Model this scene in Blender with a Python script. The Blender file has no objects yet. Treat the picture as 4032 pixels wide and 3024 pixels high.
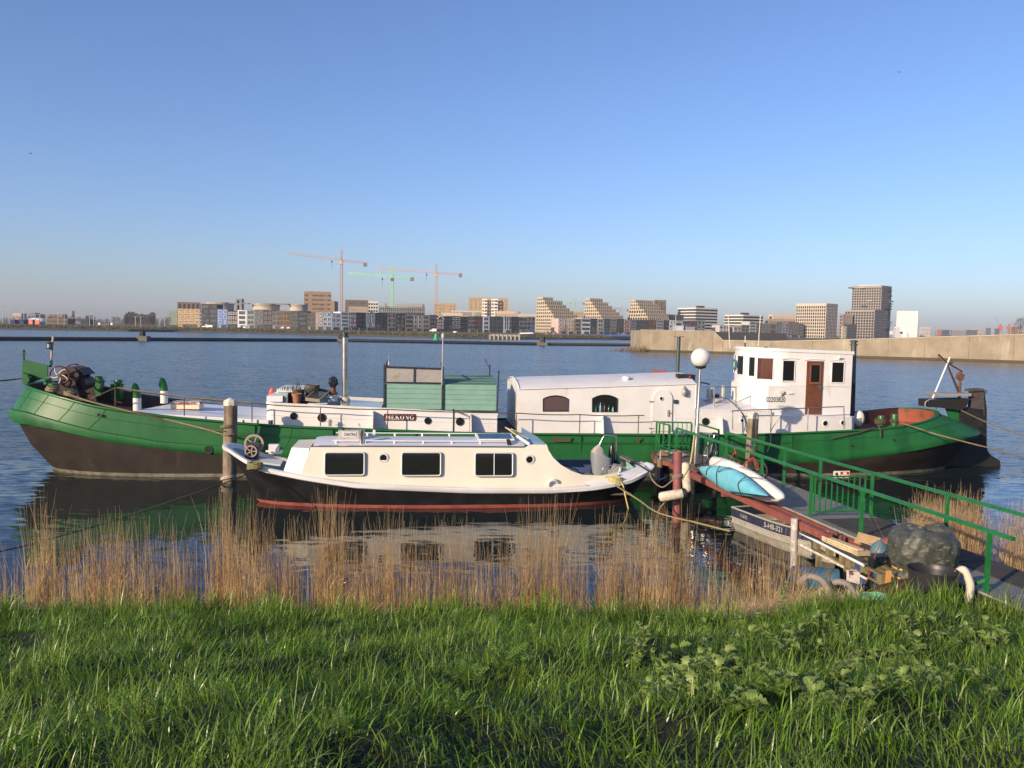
import bpy, math, random
import numpy as np
from mathutils import Vector, Matrix
random.seed(7)
C = bpy.context.scene.collection
SC = bpy.context.scene
rad = math.radians

# ------------------------------------------------------------------ camera
F_PX, CX, CY = 3261.0, 2016.0, 1512.0          # focal length and centre in pixels of the 4032 x 3024 photograph
PITCH, ROLL, EYE = rad(3.8), rad(1.1), 5.0
FW = Vector((0, math.cos(PITCH), -math.sin(PITCH)))
UP0 = Vector((0, math.sin(PITCH), math.cos(PITCH)))
RT = Vector((1, 0, 0)) * math.cos(ROLL) + UP0 * math.sin(ROLL)
UPV = UP0 * math.cos(ROLL) - Vector((1, 0, 0)) * math.sin(ROLL)
cam_d = bpy.data.cameras.new('camera')
cam = bpy.data.objects.new('camera', cam_d); C.objects.link(cam)
cam_d.sensor_width = 36.0; cam_d.lens = 36.0 * F_PX / 4032.0
cam_d.clip_start = 0.1; cam_d.clip_end = 20000
M4 = Matrix((RT, UPV, -FW)).transposed().to_4x4(); M4.translation = Vector((0, 0, EYE))
cam.matrix_world = M4
SC.camera = cam
# ------------------------------------------------------------------ sky and sun
SUN_EL, SUN_AZ = 19.0, 225.0                    # elevation; compass azimuth (0 = +Y, 90 = +X)
w = bpy.data.worlds.new('World'); SC.world = w; w.use_nodes = True
nt = w.node_tree; nt.nodes.clear()
sk = nt.nodes.new('ShaderNodeTexSky'); sk.sky_type = 'NISHITA'; sk.sun_disc = False
sk.sun_elevation = rad(SUN_EL); sk.sun_rotation = rad(SUN_AZ)
sk.air_density = 1.0; sk.dust_density = 1.0; sk.ozone_density = 5.0; sk.altitude = 0
bg = nt.nodes.new('ShaderNodeBackground'); bg.inputs[1].default_value = 0.128
wo = nt.nodes.new('ShaderNodeOutputWorld')
tint = nt.nodes.new('ShaderNodeMix'); tint.data_type = 'RGBA'; tint.blend_type = 'MULTIPLY'; tint.inputs[0].default_value = 1.0; tint.inputs[7].default_value = (.975, .895, .985, 1)   # white balance of the photograph
nt.links.new(sk.outputs[0], tint.inputs[6]); nt.links.new(tint.outputs[2], bg.inputs[0]); nt.links.new(bg.outputs[0], wo.inputs[0])
sd = bpy.data.lights.new('sun', 'SUN'); sd.energy = 4.5; sd.angle = rad(0.5); sd.color = (1.0, 0.80, 0.56)
sun = bpy.data.objects.new('sun', sd); C.objects.link(sun)
az = rad(SUN_AZ); to_sun = Vector((math.sin(az) * math.cos(rad(SUN_EL)), math.cos(az) * math.cos(rad(SUN_EL)), math.sin(rad(SUN_EL))))
sun.rotation_euler = to_sun.to_track_quat('Z', 'Y').to_euler(); sun.location = (-30, -30, 30)
SC.view_settings.view_transform = 'Standard'; SC.view_settings.look = 'None'
SC.view_settings.exposure = 0.5; SC.view_settings.gamma = 1.0; SC.view_settings.use_curve_mapping = False
SC.render.engine = 'CYCLES'
SC.cycles.max_bounces = 6; SC.cycles.diffuse_bounces = 2; SC.cycles.glossy_bounces = 3; SC.cycles.transmission_bounces = 3
SC.cycles.use_denoising = True; SC.cycles.denoising_prefilter = 'NONE'; SC.cycles.denoising_input_passes = 'RGB_ALBEDO_NORMAL'
SC.cycles.sample_clamp_indirect = 6.0

# ------------------------------------------------------------------ survey: readings of the photograph -> points of the place
ZOOMS = {'A': (0, 1300, .45208), 'B': (900, 1250, .45208), 'C': (1850, 1300, .45208), 'D': (2650, 1200, .45208), 'E': (3300, 1250, .4219),
         'F': (2600, 1750, .36157), 'G': (2700, 1900, .3316), 'H': (3200, 1950, .37613), 'I': (800, 1680, .49729), 'J': (1800, 1680, .40687),
         'K': (0, 2000, .6329), 'L': (1000, 2250, .6329), 'M': (2600, 2200, .64738), 'N1': (0, 1200, .31646), 'N2': (650, 960, .31646),
         'N3': (1300, 1000, .31646), 'N4': (1900, 1100, .36166), 'N5': (2600, 1100, .36166), 'N6': (3300, 1100, .33092),
         'a': (2550, 1600, .20492), 'b': (60, 1310, .22604), 'c': (1040, 1450, .217), 'd': (3500, 1380, .20796), 'e': (2800, 1340, .28029),
         'f': (3100, 1820, .20796), 'g': (3040, 2060, .23508), 'h': (2100, 1640, .25316), 'n': (0, 0, 1.0)}
def px(z, x, y):
    o = ZOOMS[z]; return (o[0] + x * o[2], o[1] + y * o[2])
def ray(z, x, y):
    X, Y = px(z, x, y)
    return FW + RT * ((X - CX) / F_PX) + UPV * ((CY - Y) / F_PX)
def at_y(z, x, y, Y):                            # the point of that line of sight Y metres ahead
    d = ray(z, x, y); k = Y / d.y; return Vector((d.x * k, Y, EYE + d.z * k))
def at_z(z, x, y, zz):                           # the point of that line of sight at height zz
    d = ray(z, x, y); k = (zz - EYE) / d.z; return Vector((d.x * k, d.y * k, zz))
class Frame:                                     # a boat's own axes: s along it, t across it (away from the bank), z up
    def __init__(self, ox, oy, deg):
        a = rad(deg); self.u = Vector((math.cos(a), math.sin(a), 0)); self.n = Vector((-self.u.y, self.u.x, 0)); self.o = Vector((ox, oy, 0)); self.yaw = a
    def w(self, s, t, z): return self.o + self.u * s + self.n * t + Vector((0, 0, z))
    def loc(self, p): q = p - self.o; return (q.dot(self.u), q.dot(self.n), p.z)
    def t(self, z, x, y, t):                     # on the upright plane t
        d = ray(z, x, y); k = (t + self.o.dot(self.n)) / d.dot(self.n); return Vector((0, 0, EYE)) + d * k
    def s(self, z, x, y, s):
        d = ray(z, x, y); k = (s + self.o.dot(self.u)) / d.dot(self.u); return Vector((0, 0, EYE)) + d * k
def lerp(a, b, k): return a + (b - a) * k
def interp(tab, x):
    if x <= tab[0][0]: return tab[0][1]
    for (x0, y0), (x1, y1) in zip(tab, tab[1:]):
        if x <= x1: return y0 + (y1 - y0) * (x - x0) / (x1 - x0)
    return tab[-1][1]

# ------------------------------------------------------------------ materials
MATS = {}
def mat(name, col, rough=.6, metal=0.0, var=None, vscale=2.0, vlo=.35, vhi=.65, stain=None, sscale=(1, 1, 1), slo=.55, shi=.7, bump=0.0, bscale=30.0, spec=.5, coat=0.0, trans=0.0, island=0.0):
    """Principled material; var = second colour mixed by noise, stain = third colour in (stretched) patches, island = brightness change from piece to piece."""
    if name in MATS: return MATS[name]
    m = bpy.data.materials.new(name); m.use_nodes = True; t = m.node_tree; N = t.nodes; L = t.links
    b = N['Principled BSDF']; b.inputs['Roughness'].default_value = rough; b.inputs['Metallic'].default_value = metal
    b.inputs['Specular IOR Level'].default_value = spec; b.inputs['Coat Weight'].default_value = coat; b.inputs['Coat Roughness'].default_value = .15
    g = N.new('ShaderNodeNewGeometry')
    def noise(sc, vec=(1, 1, 1), detail=5, rough_=.6):
        mp = N.new('ShaderNodeVectorMath'); mp.operation = 'MULTIPLY'; mp.inputs[1].default_value = vec; L.new(g.outputs['Position'], mp.inputs[0])
        n = N.new('ShaderNodeTexNoise'); n.inputs['Scale'].default_value = sc; n.inputs['Detail'].default_value = detail; n.inputs['Roughness'].default_value = rough_
        L.new(mp.outputs[0], n.inputs['Vector']); return n.outputs['Fac']
    def ramp(sock, lo, hi):
        r = N.new('ShaderNodeMapRange'); r.interpolation_type = 'SMOOTHSTEP'; r.inputs['From Min'].default_value = lo; r.inputs['From Max'].default_value = hi
        L.new(sock, r.inputs['Value']); return r.outputs[0]
    def mix(f, a, c):
        x = N.new('ShaderNodeMix'); x.data_type = 'RGBA'
        L.new(f, x.inputs[0])
        for i, v in ((6, a), (7, c)):
            if isinstance(v, tuple): x.inputs[i].default_value = v + (1,)
            else: L.new(v, x.inputs[i])
        return x.outputs[2]
    c = tuple(col)
    if var: c = mix(ramp(noise(vscale), vlo, vhi), c, tuple(var))
    if stain: c = mix(ramp(noise(1.0, sscale, 6, .65), slo, shi), c, tuple(stain))
    if island:
        hs = N.new('ShaderNodeHueSaturation'); mr = N.new('ShaderNodeMapRange'); mr.inputs['To Min'].default_value = 1 - island; mr.inputs['To Max'].default_value = 1 + island
        L.new(g.outputs['Random Per Island'], mr.inputs['Value']); L.new(mr.outputs[0], hs.inputs['Value'])
        if isinstance(c, tuple): hs.inputs['Color'].default_value = c + (1,)
        else: L.new(c, hs.inputs['Color'])
        c = hs.outputs[0]
    if isinstance(c, tuple): b.inputs['Base Color'].default_value = c + (1,)
    else: L.new(c, b.inputs['Base Color'])
    if bump:
        bp = N.new('ShaderNodeBump'); bp.inputs['Strength'].default_value = bump; bp.inputs['Distance'].default_value = .02
        L.new(noise(bscale), bp.inputs['Height']); L.new(bp.outputs[0], b.inputs['Normal'])
    if trans:
        tr = N.new('ShaderNodeBsdfTranslucent'); ms = N.new('ShaderNodeMixShader'); ms.inputs[0].default_value = trans
        if isinstance(c, tuple): tr.inputs[0].default_value = c + (1,)
        else: L.new(c, tr.inputs[0])
        L.new(b.outputs[0], ms.inputs[1]); L.new(tr.outputs[0], ms.inputs[2]); L.new(ms.outputs[0], N['Material Output'].inputs[0])
    MATS[name] = m; return m

# ------------------------------------------------------------------ mesh building
WL = {}                                          # world place of each root's origin, by object name
def tag(o, label=None, cat=None, group=None, kind=None):
    if label: o['label'] = label
    if cat: o['category'] = cat
    if group: o['group'] = group
    if kind: o['kind'] = kind
    return o
def thing(name, label, cat, loc, group=None):
    o = bpy.data.objects.new(name, None); C.objects.link(o); o.location = loc; o.empty_display_size = .2
    WL[o.name] = Vector(loc); return tag(o, label, cat, group)
class MB:
    def __init__(self): self.v = []; self.f = []; self.m = []; self.k = 0
    def add(self, vs, fs, k=None):
        o = len(self.v); self.v += [tuple(p) for p in vs]; self.f += [tuple(i + o for i in f) for f in fs]; self.m += [self.k if k is None else k] * len(fs); return self
    def box(self, c, s, rot=None):
        c = Vector(c); vs = []
        for z in (-1, 1):
            for y in (-1, 1):
                for x in (-1, 1):
                    p = Vector((x * s[0] / 2, y * s[1] / 2, z * s[2] / 2)); vs.append(c + (rot @ p if rot else p))
        return self.add(vs, [(0, 2, 3, 1), (4, 5, 7, 6), (0, 1, 5, 4), (2, 6, 7, 3), (0, 4, 6, 2), (1, 3, 7, 5)])
    def fbox(self, fr, s0, s1, t0, t1, z0, z1):  # a box on a boat's axes; z0/z1 may be (at s0, at s1)
        za, zb = z0 if isinstance(z0, tuple) else (z0, z0); zc, zd = z1 if isinstance(z1, tuple) else (z1, z1)
        vs = [fr.w(s0, t0, za), fr.w(s1, t0, zb), fr.w(s0, t1, za), fr.w(s1, t1, zb), fr.w(s0, t0, zc), fr.w(s1, t0, zd), fr.w(s0, t1, zc), fr.w(s1, t1, zd)]
        return self.add(vs, [(0, 2, 3, 1), (4, 5, 7, 6), (0, 1, 5, 4), (2, 6, 7, 3), (0, 4, 6, 2), (1, 3, 7, 5)])
    def bar(self, p0, p1, w, h=None, up=(0, 0, 1)):
        p0 = Vector(p0); p1 = Vector(p1); h = h or w; d = (p1 - p0).normalized(); up = Vector(up)
        if abs(d.dot(up)) > .98: up = Vector((0, 1, 0)) if abs(d.y) < .9 else Vector((1, 0, 0))
        x = d.cross(up).normalized(); y = x.cross(d).normalized(); vs = []
        for p in (p0, p1):
            for a, b in ((-1, -1), (1, -1), (1, 1), (-1, 1)): vs.append(p + x * a * w / 2 + y * b * h / 2)
        return self.add(vs, [(0, 3, 2, 1), (4, 5, 6, 7), (0, 1, 5, 4), (1, 2, 6, 5), (2, 3, 7, 6), (3, 0, 4, 7)])
    def tube(self, pts, r, n=6, closed=False):
        pts = [Vector(p) for p in pts]; m = len(pts); rs = r if isinstance(r, (list, tuple)) else [r] * m
        d0 = (pts[1] - pts[0]).normalized(); a = Vector((0, 0, 1)) if abs(d0.z) < .9 else Vector((1, 0, 0))
        x = d0.cross(a).normalized(); vs = []
        for i, p in enumerate(pts):
            if closed: d = (pts[(i + 1) % m] - pts[i - 1]).normalized()
            else: d = (pts[min(i + 1, m - 1)] - pts[max(i - 1, 0)]).normalized()
            x = (x - d * x.dot(d)); x = x.normalized() if x.length > 1e-6 else d.orthogonal().normalized(); y = d.cross(x)
            for j in range(n):
                t = 2 * math.pi * j / n; vs.append(p + (x * math.cos(t) + y * math.sin(t)) * rs[i])
        fs = []
        for i in range(m if closed else m - 1):
            for j in range(n):
                k = (i + 1) % m; fs.append((i * n + j, i * n + (j + 1) % n, k * n + (j + 1) % n, k * n + j))
        if not closed: fs += [tuple(range(n))[::-1], tuple((m - 1) * n + j for j in range(n))]
        return self.add(vs, fs)
    def lathe(self, c, prof, n=16, axis=None, cap=True):
        c = Vector(c); q = Vector((0, 0, 1)).rotation_difference(Vector(axis)).to_matrix() if axis is not None else None; vs = []
        for r, z in prof:
            for j in range(n):
                t = 2 * math.pi * j / n; p = Vector((r * math.cos(t), r * math.sin(t), z)); vs.append(c + (q @ p if q else p))
        fs = [(i * n + j, i * n + (j + 1) % n, (i + 1) * n + (j + 1) % n, (i + 1) * n + j) for i in range(len(prof) - 1) for j in range(n)]
        if cap: fs += [tuple(range(n))[::-1], tuple((len(prof) - 1) * n + j for j in range(n))]
        return self.add(vs, fs)
    def prism(self, poly, off):
        poly = [Vector(p) for p in poly]; n = len(poly); off = Vector(off)
        return self.add(poly + [p + off for p in poly], [tuple(range(n))[::-1], tuple(range(n, 2 * n))] + [(i, (i + 1) % n, n + (i + 1) % n, n + i) for i in range(n)])
    def grid(self, rows, cu=False, cv=False):
        nr, nc = len(rows), len(rows[0]); fs = []
        for i in range(nr if cv else nr - 1):
            for j in range(nc if cu else nc - 1):
                a, b = (i + 1) % nr, (j + 1) % nc; fs.append((i * nc + j, i * nc + b, a * nc + b, a * nc + j))
        return self.add([p for r in rows for p in r], fs)
    def quad(self, *p): return self.add(p, [tuple(range(len(p)))])
    def ball(self, c, r, nu=12, nv=8, sc=(1, 1, 1), rot=None):
        vs = []; c = Vector(c)
        for i in range(nv + 1):
            a = math.pi * i / nv
            for j in range(nu):
                b = 2 * math.pi * j / nu; p = Vector((r * sc[0] * math.sin(a) * math.cos(b), r * sc[1] * math.sin(a) * math.sin(b), -r * sc[2] * math.cos(a))); vs.append(c + (rot @ p if rot else p))
        return self.add(vs, [(i * nu + j, i * nu + (j + 1) % nu, (i + 1) * nu + (j + 1) % nu, (i + 1) * nu + j) for i in range(nv) for j in range(nu)])
    def ring(self, c, r0, r1, dep, axis, n=24):  # a flat ring of radius r0..r1 and thickness dep
        return self.lathe(c, [(r0, -dep / 2), (r1, -dep / 2), (r1, dep / 2), (r0, dep / 2), (r0, -dep / 2)], n, axis, cap=False)
    def mesh(self, name, mats, org=Vector((0, 0, 0)), smooth=0):
        me = bpy.data.meshes.new(name)
        me.from_pydata([(p[0] - org.x, p[1] - org.y, p[2] - org.z) for p in self.v], [], self.f)
        for m in (mats if isinstance(mats, (list, tuple)) else [mats]): me.materials.append(m)
        if any(self.m): me.polygons.foreach_set('material_index', self.m)
        if smooth:
            me.polygons.foreach_set('use_smooth', [True] * len(self.f)); me.set_sharp_from_angle(angle=rad(smooth))
        me.update(); return me
    def build(self, name, mats, parent=None, smooth=0, org=None):
        if parent is not None: org = WL[parent.name]
        elif org is None:
            a = np.array(self.v); org = Vector((float(a[:, 0].mean()), float(a[:, 1].mean()), float(a[:, 2].min())))
        o = bpy.data.objects.new(name, self.mesh(name, mats, org, smooth)); C.objects.link(o); WL[o.name] = Vector(org)
        if parent is not None: o.parent = parent
        else: o.location = org
        return o
def copy_tree(o, parent=None):
    c = o.copy(); C.objects.link(c); WL[c.name] = WL.get(o.name, Vector((0, 0, 0)))
    if parent is not None: c.parent = parent
    for ch in list(o.children): copy_tree(ch, c)
    return c
def place(name, me, loc, parent=None, rz=0.0, scale=None, rot=None):  # one more object on an existing mesh
    o = bpy.data.objects.new(name, me); C.objects.link(o); WL[o.name] = Vector(loc)
    if parent is not None: o.parent = parent; o.location = Vector(loc) - WL[parent.name]; WL[o.name] = WL[parent.name]
    else: o.location = loc
    if rot is not None: o.rotation_euler = rot
    else: o.rotation_euler = (0, 0, rz)
    if scale is not None: o.scale = scale
    return o
def solo(mb, name, mats, label, cat, group=None, smooth=0, org=None):
    return tag(mb.build(name, mats, None, smooth, org), label, cat, group)
def sag(p0, p1, drop, n=12):
    p0 = Vector(p0); p1 = Vector(p1); return [p0.lerp(p1, i / n) - Vector((0, 0, drop * 4 * (i / n) * (1 - i / n))) for i in range(n + 1)]
def smooth_path(pts, n=6):                       # Catmull-Rom through the points
    P = [Vector(p) for p in pts]; P = [P[0] * 2 - P[1]] + P + [P[-1] * 2 - P[-2]]; out = []
    for i in range(1, len(P) - 2):
        for k in range(n):
            t = k / n; a, b, c, d = P[i - 1:i + 3]
            out.append(.5 * ((2 * b) + (c - a) * t + (2 * a - 5 * b + 4 * c - d) * t * t + (3 * b - a - 3 * c + d) * t ** 3))
    return out + [P[-2]]
def text(body, name, loc, xdir, ydir, size, m, parent=None, depth=.004, bold=0.0, width=None, org=None):
    """Raised lettering turned into a mesh: xdir = reading direction, ydir = up the letters."""
    cu = bpy.data.curves.new(name, 'FONT'); cu.body = body; cu.size = size; cu.extrude = depth; cu.offset = bold; cu.align_x = 'CENTER'; cu.align_y = 'CENTER'; cu.resolution_u = 3
    to = bpy.data.objects.new(name + '_curve', cu); C.objects.link(to)
    dg = bpy.context.evaluated_depsgraph_get(); me = bpy.data.meshes.new_from_object(to.evaluated_get(dg)); bpy.data.objects.remove(to)
    x = Vector(xdir).normalized(); y = Vector(ydir).normalized(); zz = x.cross(y).normalized()
    k = 1.0
    if width:
        xs = [v.co.x for v in me.vertices]; k = width / max(1e-6, max(xs) - min(xs))
    org_ = WL[parent.name] if parent is not None else Vector(org if org is not None else loc)
    for v in me.vertices: v.co = Vector(loc) + x * v.co.x * k + y * v.co.y + zz * v.co.z - org_
    me.materials.clear(); me.materials.append(m)
    o = bpy.data.objects.new(name, me); C.objects.link(o); WL[o.name] = org_
    if parent is not None: o.parent = parent
    else: o.location = org_
    return o
# ================================================================== water, bank, far land
def water_material():
    m = bpy.data.materials.new('water'); m.use_nodes = True; t = m.node_tree; N = t.nodes; L = t.links; b = N['Principled BSDF']
    b.inputs['Base Color'].default_value = (.012, .019, .019, 1); b.inputs['Roughness'].default_value = .03; b.inputs['IOR'].default_value = 1.333
    g = N.new('ShaderNodeNewGeometry'); sp = N.new('ShaderNodeSeparateXYZ'); L.new(g.outputs['Position'], sp.inputs[0])
    def noise(sc, vec, detail, rough_=.55, off=(0, 0, 0)):
        mp = N.new('ShaderNodeMapping'); mp.inputs['Scale'].default_value = vec; mp.inputs['Rotation'].default_value = off; L.new(g.outputs['Position'], mp.inputs[0])
        n = N.new('ShaderNodeTexNoise'); n.inputs['Scale'].default_value = sc; n.inputs['Detail'].default_value = detail; n.inputs['Roughness'].default_value = rough_
        L.new(mp.outputs[0], n.inputs['Vector']); return n.outputs['Fac']
    def mth(op, a, c=None):
        x = N.new('ShaderNodeMath'); x.operation = op
        for i, v in ((0, a), (1, c)):
            if v is None: continue
            if isinstance(v, (int, float)): x.inputs[i].default_value = v
            else: L.new(v, x.inputs[i])
        return x.outputs[0]
    def rng(sock, a, b_, lo, hi):
        r = N.new('ShaderNodeMapRange'); r.interpolation_type = 'SMOOTHSTEP'; r.inputs[1].default_value = a; r.inputs[2].default_value = b_; r.inputs[3].default_value = lo; r.inputs[4].default_value = hi
        L.new(sock, r.inputs[0]); return r.outputs[0]
    def slopes(sc, vec, detail, off, k):         # the surface's slope in x and y, from a noise of its own: holds at any distance
        mp = N.new('ShaderNodeMapping'); mp.inputs['Scale'].default_value = vec; mp.inputs['Rotation'].default_value = off; L.new(g.outputs['Position'], mp.inputs[0])
        n = N.new('ShaderNodeTexNoise'); n.inputs['Scale'].default_value = sc; n.inputs['Detail'].default_value = detail; n.inputs['Roughness'].default_value = .55; L.new(mp.outputs[0], n.inputs['Vector'])
        v = N.new('ShaderNodeVectorMath'); v.operation = 'SUBTRACT'; v.inputs[1].default_value = (.5, .5, .5); L.new(n.outputs['Color'], v.inputs[0])
        u = N.new('ShaderNodeVectorMath'); u.operation = 'MULTIPLY'; u.inputs[1].default_value = k; L.new(v.outputs[0], u.inputs[0]); return u.outputs[0]
    def vadd(a, b_): v = N.new('ShaderNodeVectorMath'); v.operation = 'ADD'; L.new(a, v.inputs[0]); L.new(b_, v.inputs[1]); return v.outputs[0]
    wave = vadd(slopes(1.0, (.5, 1.25, 1), 2, (0, 0, .35), (.20, .42, 0)), slopes(3.6, (.5, 1.4, 1), 3, (0, 0, -.2), (.5, 1.0, 0)))
    gust = rng(noise(.03, (.5, 1.6, 1), 3), .3, .7, .75, 1.15)
    # the strip between the barge and the bank lies in the lee and is nearly flat; towards the open water off the bow it ruffles
    lee = rng(mth('ADD', sp.outputs['Y'], mth('MULTIPLY', noise(.25, (1, 1, 1), 2), 5)), 27.5, 34.5, 0, 1)
    off_bow = rng(sp.outputs['X'], -10.0, -15.5, 0, .55)
    calm = mth('MAXIMUM', lee, off_bow)
    amp = mth('MULTIPLY', mth('ADD', .16, mth('MULTIPLY', calm, .62)), gust)
    L.new(mth('ADD', .04, mth('MULTIPLY', lee, .17)), b.inputs['Roughness'])   # ripples too small to see one by one
    sc_ = N.new('ShaderNodeVectorMath'); sc_.operation = 'SCALE'; L.new(wave, sc_.inputs[0]); L.new(amp, sc_.inputs['Scale'])
    up = N.new('ShaderNodeVectorMath'); up.operation = 'ADD'; up.inputs[1].default_value = (0, 0, 1); L.new(sc_.outputs[0], up.inputs[0])
    nn = N.new('ShaderNodeVectorMath'); nn.operation = 'NORMALIZE'; L.new(up.outputs[0], nn.inputs[0]); L.new(nn.outputs[0], b.inputs['Normal'])
    return m
mb = MB(); mb.quad((-3000, 5, 0), (3000, 5, 0), (3000, 900, 0), (-3000, 900, 0))
tag(mb.build('water', water_material(), org=Vector((0, 0, 0))), kind='structure')

def relief(x, y):                                 # tussocks and hollows of the turf
    a = .06 * np.sin(x * 1.3 + y * .7) + .05 * np.sin(x * .57 - y * 1.9) + .07 * np.sin(x * .35 + 1.0)
    b = .075 * np.sin(x * 3.1 + 1.7 * np.sin(y * 1.3 + .4)) * np.sin(y * 3.7 + 1.4 * np.sin(x * 1.1)) + .045 * np.sin(x * 6.3 - y * 2.2 + 2 * np.sin(y * .9)) * np.sin(y * 6.9 + x * 1.7)
    return (a + b) * np.clip((14.0 - y) / 2.5, .15, 1)
def bank_shift(x): k = min(1, max(0, (x - 3.2) / 3.0)); return 1.55 * k * k * (3 - 2 * k)
def bank_z(x, y):
    y = y - bank_shift(x) * min(1, max(0, (y - 8) / 4))
    z = interp([(-4, 3.5), (0, 3.42), (2, 3.05), (8, 1.55), (13.0, .36), (14.2, -.05), (16.5, -.7), (20, -1.5)], y)
    return z + float(relief(x, y))
xs = [-40 + i * 2.0 for i in range(14)] + [-13 + .2 * i for i in range(130)] + [13 + i * 2.0 for i in range(14)]; ys = [-4 + 1.0 * i for i in range(5)] + [.9 + .2 * i for i in range(70)] + [15, 16, 17, 18.5, 20]
mb = MB(); mb.grid([[(x, y, bank_z(x, y)) for x in xs] for y in ys])
M_soil = mat('soil', (.014, .019, .007), .95, var=(.022, .030, .010), vscale=3, bump=.6, bscale=8)
tag(mb.build('bank_ground', M_soil, smooth=180), kind='structure')

SHORE = [(-900, 380), (-420, 400), (-254, 411), (-170, 440), (-93, 418), (-28, 385), (0, 396), (40, 450), (110, 540), (300, 600), (900, 680), (3000, 900)]
def shore_y(x): return interp(SHORE, x)
mb = MB(); rows = [[], [], [], [], [], []]
for i in range(241):
    x = -900 + i * 12.0; y = shore_y(x)
    for r, (dy, z) in enumerate(((-1, -.5), (2.0, .75), (3.0, .8), (14, 2.0), (400, 2.2), (2500, 2.5))): rows[r].append((x if dy < 3000 else x * 2.4, y + dy, z))
mb.grid(rows)
for j in range(len(mb.f)): mb.m[j] = min(j // 240, 2)
M_rev = mat('stone_revetment', (.055, .050, .042), .9, var=(.09, .08, .06), vscale=.8)
M_fargrass = mat('far_bank_grass', (.075, .095, .03), .95, var=(.10, .085, .045), vscale=.35, bump=.5, bscale=1.5)
M_farland = mat('far_land', (.10, .095, .075), .9, var=(.07, .08, .045), vscale=.05)
o = tag(mb.build('far_bank', [M_rev, M_rev, M_fargrass, M_farland], org=Vector((0, 400, 0))), kind='structure')
for p in o.data.polygons: p.material_index = (0, 1, 2, 2, 3)[min(p.index // 240, 4)]

# ------------------------------------------------------------------ reeds and grass (nobody could count them)
def np_mesh(name, V, faces_idx, loop_tot, m, smooth=False):
    me = bpy.data.meshes.new(name); me.vertices.add(len(V)); me.vertices.foreach_set('co', V.astype(np.float32).ravel())
    me.loops.add(len(faces_idx)); me.loops.foreach_set('vertex_index', faces_idx.astype(np.int32))
    ls = np.concatenate([[0], np.cumsum(loop_tot)[:-1]]).astype(np.int32)
    me.polygons.add(len(loop_tot)); me.polygons.foreach_set('loop_start', ls)
    me.polygons.foreach_set('use_smooth', np.full(len(loop_tot), smooth)); me.materials.append(m); me.update(calc_edges=True); return me
rng_ = np.random.default_rng(5)
def blades(name, base, h, wd, az_, lean, curl, m, twist=None, segs=4):
    """n grass blades as tapered, drooping strips."""
    n = len(base); k = np.linspace(0, 1, segs + 1)
    dirx, diry = np.cos(az_), np.sin(az_); sx, sy = -diry, dirx
    if twist is not None: sx, sy = np.cos(az_ + twist), np.sin(az_ + twist)
    V = np.zeros((n, 2 * segs + 1, 3))
    ang = np.zeros(n); pos = np.array(base, dtype=float); seg = h / segs
    for i in range(segs + 1):
        wv = wd * (1 - k[i] ** 2.0) * .5 * (.65 + .35 * min(1, k[i] * 3))
        if i < segs:
            V[:, 2 * i, 0] = pos[:, 0] + sx * wv; V[:, 2 * i, 1] = pos[:, 1] + sy * wv; V[:, 2 * i, 2] = pos[:, 2]
            V[:, 2 * i + 1, 0] = pos[:, 0] - sx * wv; V[:, 2 * i + 1, 1] = pos[:, 1] - sy * wv; V[:, 2 * i + 1, 2] = pos[:, 2]
        else: V[:, 2 * i] = pos
        a = lean + curl * k[i] ** 1.5; pos = pos + np.stack([np.sin(a) * dirx * seg, np.sin(a) * diry * seg, np.cos(a) * seg], 1)
    tpl = []; tot = []
    for i in range(segs - 1): tpl += [2 * i, 2 * i + 1, 2 * i + 3, 2 * i + 2]; tot.append(4)
    tpl += [2 * segs - 2, 2 * segs - 1, 2 * segs]; tot.append(3)
    idx = (np.array(tpl)[None, :] + (np.arange(n) * (2 * segs + 1))[:, None]).ravel()
    return np_mesh(name, V.reshape(-1, 3), idx, np.tile(tot, n), m, True)
def bank_z_np(x, y):
    k = np.clip((x - 3.2) / 3.0, 0, 1); y = y - 1.55 * k * k * (3 - 2 * k) * np.clip((y - 8) / 4, 0, 1)
    z = np.interp(y, [-4, 0, 2, 8, 13.0, 14.2, 16.5, 20], [3.5, 3.42, 3.05, 1.55, .36, -.05, -.7, -1.5])
    return z + relief(x, y)
def stuff(name, me, label):
    o = bpy.data.objects.new(name, me); C.objects.link(o); return tag(o, label, None, None, 'stuff')
def leafmat(name, c, c2, rough=.45, trans=.35, vscale=1.2, isl=.35, spec=.5):
    m = mat(name, c, rough, var=c2, vscale=vscale, trans=trans, island=isl, spec=spec); return m
M_grass = leafmat('grass_blade', (.105, .205, .012), (.145, .245, .022), .38, .40)
M_grassb = leafmat('broad_grass_blade', (.13, .25, .018), (.185, .285, .042), .33, .36, isl=.5)
M_grass2 = leafmat('dry_grass_blade', (.20, .17, .06), (.14, .15, .04), .6, .3)
def bumps(x, y): # tussocks and hollows
    return .5 + .28 * np.sin(x * 2.1 + 1.3 * np.sin(y * 1.1)) * np.sin(y * 1.7 + .6 * x) + .22 * np.sin(x * 4.7 - y * 3.1) * np.sin(y * 5.2 + 1)
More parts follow.
